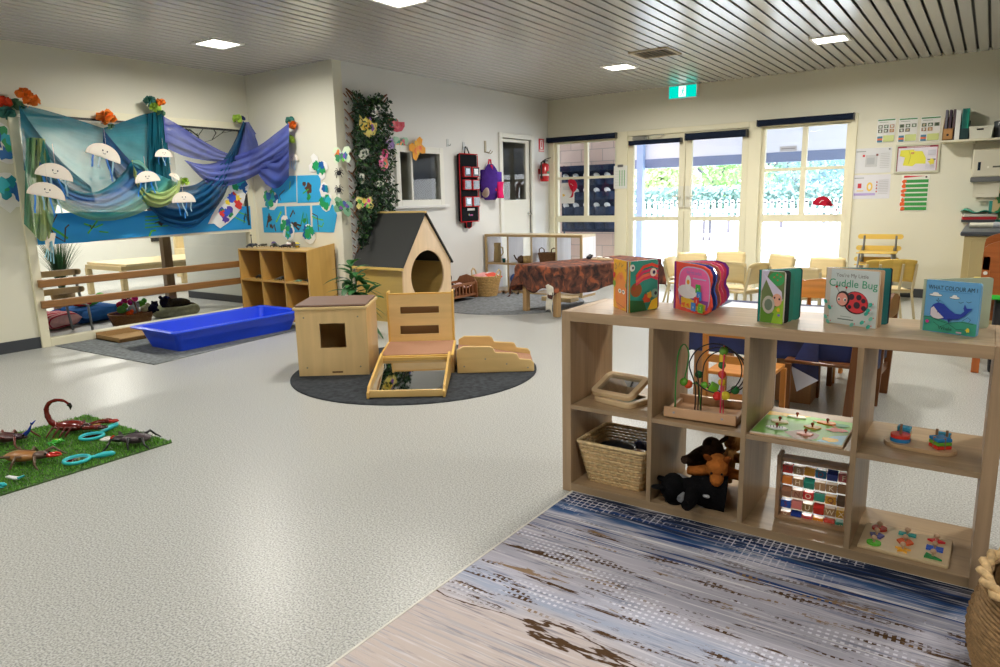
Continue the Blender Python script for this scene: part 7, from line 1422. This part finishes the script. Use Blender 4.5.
def pmap(a, w, h):
    a.rect(0, w, h*.93, h, 'A83A54'); a.rect(0, w*.02, 0, h, 'A83A54'); a.rect(w*.98, w, 0, h, 'A83A54'); a.rect(w*.22, w*.8, h*.955, h*.978, 'F4E8EC'); a.poly([(w*.06, h*.62), (w*.08, h*.85), (w*.4, h*.86), (w*.42, h*.8), (w*.62, h*.78), (w*.72, h*.5), (w*.72, h*.28), (w*.48, h*.3), (w*.4, h*.2), (w*.16, h*.24), (w*.2, h*.56)], 'E4E04A')
    a.rect(w*.34, w*.42, h*.68, h*.76, 'C88A5A'); a.stroke([(w*.3, h*.3), (w*.34, h*.6), (w*.28, h*.84)], .004, 'A8A43A'); a.rect(w*.76, w*.95, h*.62, h*.82, 'D0D0DC'); a.rect(w*.76, w*.96, h*.42, h*.46, '5A5A6A'); a.blob(w*.86, h*.36, .03, 'E4D84A', 3); [a.rect(w*.72, w*.95, h*(.1+.05*k), h*(.11+.05*k), 'B0B0BC') for k in range(4)]
poster('framed yellow map with a maroon header on the right part of the door wall', [(898, 146.5), (938, 145), (937, 170), (896, 172)], 'ECE8F4', pmap, frame='C4C4AE', d=.0)
def plist(a, w, h):
    a.poly([(w*.08, h*.93), (w*.9, h*.97), (w*.2, h*.985), (w*.08, h*.985)], 'C8303A'); a.ell(w*.88, h*.94, .01, .01, '4A1A1A')
    for k in range(7): y = h*(.79-.125*k); a.rect(w*.16, w*.97, y, y+h*.085, '3A9A4A'); a.blob(w*.1, y+h*.04, w*.085, 'E0602E', k, n=8)
poster('long white poster with seven green bars and orange markers under the map', [(902, 174), (930, 176), (926.5, 212), (899, 211)], 'EDEDE4', plist)
# wall shelf with folders
s0, s1 = YP(941.5, 141.5, 9.0), YP(1000, 138, 9.0); zs = YP(942, 141.5, YB-.1).z; sx0 = YP(941.5, 141, YB-.22).x
t = thing('wall_shelf', 'cream wall shelf carrying folders above the paper towel dispenser', 'shelf', (sx0, YB, zs-.02)); B('paint', 'D8D4BC').box(0, 1.3, -.26, 0, 0, .022).build('board', t, bevel=.003)
for x in (.28, 1.1): B('metal', 'C8C4B0').box(x, x+.02, -.012, 0, -.28, 0).box(x, x+.02, -.2, 0, -.015, 0).build('bracket', t)
zz = zs+.002
def xx(x): return YP(x, 130, YB-.2).x
x0 = xx(943); t = thing('magazine_file', 'cork brown magazine file at the left end of the wall shelf', 'file holder', (x0, YB-.24, zz), 0); w = xx(953.5)-x0
B('plyX', 'B0804A').box(0, w, 0, .2, 0, .01).box(0, w, 0, .008, 0, .12).box(0, w, .19, .2, 0, .25).prism([(0, 0, .01), (0, .2, .01), (0, .2, .25), (0, .0, .12)], (.006, 0, 0)).prism([(w-.006, 0, .01), (w-.006, .2, .01), (w-.006, .2, .25), (w-.006, .0, .12)], (.006, 0, 0)).build('holder', t); B('rubber', '16161A').cyl((w/2, -.001, .055), (w/2, 0.0, .055), .012).build('finger_hole', t)
cols = [('6A6A78', 'grey folder, leftmost in the cork magazine file'), ('4A3A48', 'dark plum folder in the cork magazine file'), ('5A4A50', 'brown grey folder, rightmost in the cork magazine file')]
for k, (c, lab) in enumerate(cols): tag(B('paper', c).box(0, .022, 0, .16, 0, .3).build('folder', loc=(x0+.012+k*.035, YB-.225, zz+.012), bevel=.002), lab, 'folder', 'folders on the wall shelf')
x1_ = xx(955); tag(B('plastic', 'E4E4E0').box(0, .045, 0, .22, 0, .3).build('ring_binder', loc=(x1_, YB-.24, zz), bevel=.003), 'white ring binder standing between the folders and the teal ones', 'folder', 'folders on the wall shelf')
x2_ = xx(960); wf = xx(969.5)-x2_; t = thing('magazine_file', 'dark teal magazine file to the right of the white binder', 'file holder', (x2_, YB-.24, zz), 0); B('plastic', '12383C').box(0, wf, 0, .2, 0, .01).box(0, wf, 0, .008, 0, .11).box(0, .006, 0, .2, 0, .15).box(wf-.006, wf, 0, .2, 0, .15).box(0, wf, .192, .2, 0, .2).build('holder', t)
for k in range(4): tag(B('plastic', ['1F6A66', '257A72', '1F8A7A', '1A9C84'][k]).box(0, .022, 0, .18, 0, .3).build('folder', loc=(x2_+.01+k*(wf-.03)/4, YB-.23, zz+.012), bevel=.002), ['darkest teal folder in the teal file', 'second teal folder from the left in the teal file', 'third teal folder from the left in the teal file', 'brightest teal green folder at the right of the teal file'][k], 'folder', 'folders on the wall shelf')
x3 = xx(970.5); w = xx(992)-x3; t = thing('storage_basket', 'small white plastic basket on the wall shelf', 'basket', (x3, YB-.24, zz)); m = B('plastic', 'D8D8C8'); m.prism([(0, 0, 0), (w, 0, 0), (w+.012, -.01, .12), (-.012, -.01, .12)], (0, .008, 0)); m.box(0, w, .2, .208, 0, .12).box(0, .008, 0, .2, 0, .12).box(w-.008, w, 0, .2, 0, .12).box(0, w, 0, .2, 0, .008).box(-.014, w+.014, -.014, -.004, .112, .124); m.build('body', t); B('rubber', '2A2A28').box(w*.3, w*.62, -.0125, -.0095, .085, .1).build('grip_slot', t)
x4 = xx(993); tag(B('gloss', '4A4E52').lathe([(.001, 0), (.07, 0), (.08, .16), (.075, .17), (.07, .02), (.001, .01)]).build('grey_container', loc=(x4+.08, YB-.13, zz)), 'dark grey round container at the right end of the wall shelf', 'container')
# towel dispenser
d0, d1 = YP(974, 148, YB-.12), YP(1000, 182, YB-.12); zz0 = YP(975, 182, YB-.12).z; zz1 = YP(975, 149, YB-.12).z; t = thing('towel_dispenser', 'cream paper towel dispenser with grey lip under the wall shelf', 'dispenser', (d0.x, YB, zz0)); w, h = .3, zz1-zz0
B('plastic', 'D4D0BC').box(0, w, -.12, 0, .05, h).build('cover', t, bevel=.012); B('plastic', '6A6C6C').box(-.005, w+.005, -.125, 0, 0, .05).build('lip', t, bevel=.006); B('gloss', '1E2A3A').box(.05, .075, -.1225, -.12, h*.35, h*.6).build('level_window', t); a = Art((0, -.1205, 0), (1, 0, 0), (0, 0, 1)); a.rect(.18, .25, h*.42, h*.47, '5A5A50'); a.ell(.14, h*.44, .01, .012, 'F0EEE0'); a.build('printed_mark', t)
B('paper', 'D8D4C0').grid(lambda u, v: (.03+.23*u, -.1+.02*sin(3*v)+.008*sin(5*u), -.16*v), 8, 8).grid(lambda u, v: (.06+.17*u, -.08+.02*v, -.12-.08*v), 6, 4).build('paper_towel', t)
p = YP(620, 175, YB-.03); q = YP(614, 166, YB-.03); q2 = YP(627, 188.5, YB-.03)
t = thing('clipboard', 'clipboard of white sheets with green columns hanging between window and door', 'clipboard', (q.x, YB-.026, q2.z)); w, h = q2.x-q.x, q.z-q2.z; B('paper', 'E4E6E0').box(0, w, -.008, 0, 0, h).build('board', t); a = Art((0, -.0082, 0), (1, 0, 0), (0, 0, 1)); [a.rect(w*x, w*(x+.06), h*.12, h*.8, '7AB87A') for x in (.42, .6, .78)]; [a.rect(w*.1, w*.9, h*(.15+.12*k), h*(.157+.12*k), 'B0B4B0') for k in range(6)]; a.build('print', t); B('metal', '8C8E90').box(w*.3, w*.7, -.016, -.008, h-.02, h+.015).build('clip', t)
p = YP(788, 148.5, YB+.03); t = thing('window_notice', 'small white notice strip stuck on the left pane of the right window', 'notice', (p.x-.1, YB+.042, p.z-.03)); B('paper', 'C8CCD8').box(0, .2, -.001, .001, 0, .06).build('strip', t); a = Art((0, -.0012, 0), (1, 0, 0), (0, 0, 1)); a.rect(.02, .18, .025, .035, '8C90A0'); a.build('print', t)
# ================================================================== children's chairs near the doors
def place(lab, px, py, zt, rot, w=None, first=[None], grp='cream children chairs by the glass doors'):
    p = ZP(px, py, zt)-Vector((-sin(rot), cos(rot), 0))*.17
    if first[0] is None: first[0] = kid_chair(lab, (p.x, p.y, 0), rot, grp); return first[0]
    return dup(first[0], (p.x, p.y, 0), rot, lab, grp)
HB = .58
place('cream child chair facing the viewer, directly above the pink book', 692, 252, HB, .1)
place('cream child chair seen from the side with its seat pointing right, behind the pink book', 671, 256, HB, pi/2)
place('cream child chair facing the viewer before the door post, right of the pink book', 731, 251, HB, 0)
place('cream child chair with its back to the viewer, just below the door post one', 729, 262, HB, pi+.1)
place('small cream child chair before the middle of the right window', 782, 254, HB, -.5)
place('cream child chair partly hidden behind the left edge of the green book', 759, 263, HB, -1.9)
place('cream child chair nearest the wall under the right window', 828, 257, HB, 0)
place('cream child chair with its back to the viewer beside the green book', 801, 267.5, HB, pi+.15)
# stack of yellow chairs at the wall
f0, f1 = YP(858, 236, 8.85), YP(898, 236, 8.85); ztop = f0.z+.02; cx_ = (f0.x+f1.x)/2
st = None
for k in range(5):
    z = ztop-.58-.085*(4-k)
    pass
YC, CG = 'DDBB5C', '8C8F92'
def slatchair(lab, loc, rot, grp):
    t = thing('stacking_chair', lab, 'chair', loc, rot, grp); w = f1.x-f0.x
    B('plyX', YC).cbox((0, .17, .45), (w, .02, .055)).cyl((-w/2, .16, .45), (-w/2, .18, .45), .0275).cyl((w/2, .16, .45), (w/2, .18, .45), .0275).build('backrest', t)
    B('plyX', YC).grid(lambda u, v: ((u-.5)*w*.95, -.17+.3*v, .29-.012*sin(pi*v)), 6, 6).build('seat', t, solid=.012)
    for s in (-1, 1): B('metal', CG).tube([(s*w*.4, .165, .46), (s*w*.4, .13, .29), (s*w*.42, .19, 0)], .011).build('leg', t); B('metal', CG).tube([(s*w*.4, -.15, .28), (s*w*.44, -.2, 0)], .011).build('leg', t)
    return t
base = slatchair('bottom chair of the yellow chair stack against the wall', (cx_, 8.72, 0), 0, 'stacked yellow chairs')
z_t = YP(878, 236, 8.89).z; dz = .128
print('stack', z_t, dz, cx_)
for k, lab in enumerate(('middle chair of the yellow chair stack', 'top chair of the yellow chair stack against the wall')): dup(base, (cx_+.012*(k+1), 8.72, dz*(k+1)), 0, lab)
p = ZP(868, 263, .62); 
for k, (dx, lab) in enumerate(((0, 'yellow child chair in front of the chair stack'), (.1, 'second yellow child chair nested behind the first beside the stack'))):
    c = kid_chair(lab, (p.x+dx-.02, max(7.3, p.y)+.05*k, 0), pi+.5, 'yellow chairs beside the stack', hb=.6, col='DDBB5C')
# ================================================================== blue table and pine chairs behind the shelf
TX, TY, TZ = -.95, 4.42, .5
t = thing('craft_table', 'low table covered with a navy galaxy print cloth behind the cube shelf', 'table', (TX, TY, 0)); B('plyX', 'C8A064').box(-.5, .5, -.35, .35, TZ-.03, TZ).build('tabletop', t)
for sx in (-1, 1):
    for sy in (-1, 1): B('woodZ', 'A87848').cbox((sx*.44, sy*.29, (TZ-.03)/2), (.06, .06, TZ-.03)).build('leg', t)
def m_gal():
    m, nt, out = newmat('galaxy'); L = nt.links; tc = nd(nt, 'ShaderNodeTexCoord'); b = nd(nt, 'ShaderNodeBsdfPrincipled'); b.inputs['Roughness'].default_value = .6
    n = nd(nt, 'ShaderNodeTexNoise'); n.inputs['Scale'].default_value = 5; n.inputs['Detail'].default_value = 6; cr = nd(nt, 'ShaderNodeValToRGB'); e = cr.color_ramp.elements; e[0].position = .35; e[0].color = (*C3('0D1236'), 1); e[1].position = .72; e[1].color = (*C3('1F2E6A'), 1)
    L.new(tc.outputs['Object'], n.inputs['Vector']); L.new(n.outputs[0], cr.inputs[0]); L.new(cr.outputs[0], b.inputs['Base Color']); L.new(b.outputs[0], out.inputs[0])
m_gal()
def gf(u, v):
    x, y = (u-.5)*1.5, (v-.5)*1.15; X_, Y_ = max(-.515, min(.515, x)), max(-.365, min(.365, y)); d = math.hypot(x-X_, y-Y_)
    return (X_+.012*sin(y*22)*(abs(x) > .52), Y_+.012*sin(x*19)*(abs(y) > .37), TZ+.004-d*1.0)
tag(B('galaxy').grid(gf, 60, 46).build('galaxy_cloth', loc=(TX, TY, 0), solid=.002), 'navy galaxy print cloth over the low craft table', 'tablecloth')
tag(B('paper', 'E4E6F0').grid(lambda u, v: (-.42+.8*u, -.3+.55*v, TZ+.009+.003*sin(6*u)*sin(5*v)), 12, 10).build('paper_sheet', loc=(TX, TY, 0), solid=.001), 'large white sheet of paper on the galaxy cloth', 'paper')
c0_ = Vector((ZP(812, 345, .5).x, TY-.37, 0)); a0 = YP(812, 343, TY-.4); a1 = YP(818, 398, TY-.4); 
tag(B('galaxy').add([(0, 0, 0), (-.1, -.01, -.22), (.05, -.03, -.28), (.03, .0, 0)], [(0, 1, 2, 3)]).add([(-.1, -.01, -.22), (-.06, -.02, -.36), (.05, -.03, -.28)], [(0, 1, 2)], mat='paper', col='C8CCDC').build('cloth_corner', loc=(a0.x, TY-.4, .49), solid=.002), 'hanging corner of galaxy cloth with its white back showing', 'cloth')
def pine_chair(lab, loc, rot, col, grp='pine chairs around the craft table', solid_side=False):
    t = thing('pine_chair', lab, 'chair', loc, rot, grp); w = .32
    for s in (-1, 1):
        B('woodZ', col).prism([(s*w/2-.012, .13, 0), (s*w/2-.012, .175, 0), (s*w/2-.012, .2, .6), (s*w/2-.012, .17, .6)], (.024, 0, 0)).build('back_post', t, bevel=.003)
        if solid_side: B('woodZ', col).prism([(s*w/2-.01, -.17, 0), (s*w/2-.01, -.12, 0), (s*w/2-.01, -.1, .12), (s*w/2-.01, .1, .12), (s*w/2-.01, .13, .0), (s*w/2-.01, .15, .3), (s*w/2-.01, -.17, .3)], (.02, 0, 0)).build('side_panel', t, bevel=.003)
        else: B('woodZ', col).box(s*w/2-.014, s*w/2+.014, -.17, -.14, 0, .29).build('leg', t, bevel=.003)
    B('woodX', col).box(-w/2, w/2, -.18, .16, .29, .308).build('seat', t, bevel=.003); m = B('woodX', col); m.box(-w/2+.012, w/2-.012, .15, .165, .16, .2); m.build('stretcher', t)
    B('woodX', col).prism([(-w/2, .178, .5), (w/2, .178, .5), (w/2, .178, .6), (w/4, .178, .625), (0, .178, .635), (-w/4, .178, .625), (-w/2, .178, .6)], (0, .018, 0)).build('backrest', t); B('woodX', col).box(-w/2+.012, w/2-.012, .165, .18, .36, .4).build('lower_slat', t); return t
q = YP(746, 380, 3.72); 
pine_chair('orange pine chair with its back to the cube shelf, nearest the viewer', (q.x, 3.7, 0), pi, 'C8843A')
q = ZP(787, 298, .63); pine_chair('pine chair on the far side of the craft table with an arched back', (q.x, max(4.95, q.y-.2), 0), 0, 'C8843A')
q = ZP(736, 303, .63); pine_chair('pine chair on the far left side of the craft table, behind the pink book', (q.x-.02, max(5.0, q.y-.2), 0), .15, 'C8843A')
pine_chair('dark stained timber chair at the right end of the craft table', (YP(822, 400, 4.15).x, 4.15, 0), -pi/2, '6E421E')
pine_chair('second dark stained timber chair, to the right behind the first', (YP(845, 395, 4.5).x+.02, 4.55, 0), -pi/2-.05, '6E421E')
t = thing('timber_box', 'plain timber box under the craft table beside the dark chair', 'box', (YP(795, 400, 4.3).x, 4.3, 0)); B('woodZ', '8A6038').box(-.1, .1, -.08, .08, 0, .3).build('body', t, bevel=.004); B('woodX', '7A5430').box(-.105, .105, -.085, .085, .3, .315).build('lid', t)
# ================================================================== right side: counter and toy hutch
KX = -.2; t = thing('kitchen_counter', 'beige counter cabinet with dark blue grey worktop at the right edge', 'counter', (KX, 7.15, 0)); cz = .855
B('paint', 'C8B888').box(.03, 2.7, .03, 2.04, .0, cz-.04).build('cabinet_body', t, bevel=.003); B('plastic', '4A5058').box(0, 2.75, 0, 2.04, cz-.038, cz).build('worktop', t, bevel=.012)
for k in range(3): d_ = B('paint', 'C4B484').box(.08+k*.55, .6+k*.55, .012, .03, .08, cz-.07).build('cabinet_door', t, bevel=.004); B('metal', 'B8B8B0').tube([(.52+k*.55, .012, .6), (.52+k*.55, -.02, .6), (.52+k*.55, -.02, .7), (.52+k*.55, .012, .7)], .005).build('handle', d_)
def onc(x, y): return ZP(x, y, cz)
p = onc(978, 222); 
for k, (c, lab, dz_) in enumerate((('4A4C50', 'dark grey folder at the bottom of the stack on the worktop', 0), ('C02A34', 'red book in the stack on the worktop', .03), ('D8D4C8', 'white pamphlet in the stack on the worktop', .06))):
    tag(B('paper', c).box(-.15, .15, -.1, .1, 0, .028).build('stacked_book', loc=(p.x, p.y, cz+dz_), rotz=.1*k, bevel=.002), lab, 'book', 'books stacked on the worktop')
tag(B('gloss', '3A9C84').grid(lambda u, v: (-.17+.34*u, -.1+.2*v, .02+.025*sin(7*u)*sin(4*v)+.015*sin(12*u)), 16, 10).build('green_packet', loc=(p.x, p.y, cz+.095), solid=.004), 'crumpled green packet on top of the book stack', 'packet')
p = onc(985, 228); t = thing('white_tube', 'long white roll lying on the worktop in front of the books', 'roll', (p.x, p.y, cz)); B('paper', 'E0DECC').cyl((-.12, 0, .025), (.3, 0, .025), .024).build('roll', t); B('gloss', 'B8BCC0').cyl((.06, 0, .025), (.16, 0, .025), .03).build('band', t)
p = YP(992, 200, YB-.02); t = thing('teal_frame', 'teal framed picture of green leaves leaning at the back of the worktop', 'picture', (YP(989, 205, YB-.04).x, YB-.06, cz)); B('paint', '2A8A80').box(0, .6, 0, .03, 0, .5).build('frame', t, bevel=.003); B('paper', 'D0B888').box(.03, .57, -.002, 0, .03, .47).build('picture', t); a = Art((.03, -.0022, .03), (1, 0, 0), (0, 0, 1)); [a.blob(.08+.13*(k % 3), .08+.14*(k//3), .06, '2E7A3A', k+3, sx=.8) for k in range(9)]; a.build('print', t)
# play hutch
hx = ZP(974, 373).x; hy = ZP(977, 373).y; HW = '9A5424'
zt1 = zat((hx+.03, hy), 236); print('hutch', hx, hy, zt1)
t = thing('toy_hutch', 'reddish brown wooden toy hutch with arched top at the right edge', 'toy furniture', (hx-.02, hy, 0)); hh = min(1.1, zt1)
for x in (0, .95):
    for y in (0, .38): B('woodZ', 'A85A24').box(x, x+.045, y, y+.045, 0, hh-.13).build('post', t, bevel=.004)
for y, dz_ in ((0.0, 0), (.4, .03)):
    B('woodX', HW).prism([(0, y, hh-.22+dz_), (.995, y, hh-.22+dz_)]+[(.4975+.4975*cos(pi*k/20), y, hh-.11+dz_+.11*sin(pi*k/20)**.6) for k in range(21)], (0, .02, 0)).build('arched_rail', t)
B('woodX', HW).box(.045, .95, .004, .03, .53, hh-.2).build('front_panel', t); B('woodX', HW).box(.045, .95, .39, .41, .3, hh-.2).build('back_panel', t); B('woodY', HW).box(.0, .02, .045, .38, .5, hh-.15).build('side_panel', t); B('gloss', 'D8D4CC').cyl((.022, 0, hh-.24), (.022, -.006, hh-.24), .012).build('screw_cap', t)
B('plastic', '35B83A').box(-.0, .99, -.02, .42, .5, .53).build('green_tray', t, bevel=.006); 
tag(B('rubber', '17181A').box(.09, .93, .03, .36, .0, .48).build('black_tub', loc=(hx-.02, hy, 0), bevel=.02), 'black tub standing under the toy hutch', 'tub')
p = zat((hx-.02, hy), 275); t = thing('yellow_toy', 'yellow and red plastic toy standing beside the toy hutch', 'toy', (YP(981, 276, 6.9).x, 6.9, 0)); B('plastic', 'E8D02E').box(-.05, .03, -.03, .03, 0, .5).build('body', t, bevel=.01); B('plastic', 'C8242E').box(-.01, .032, -.034, -.03, .36, .46).build('red_badge', t)
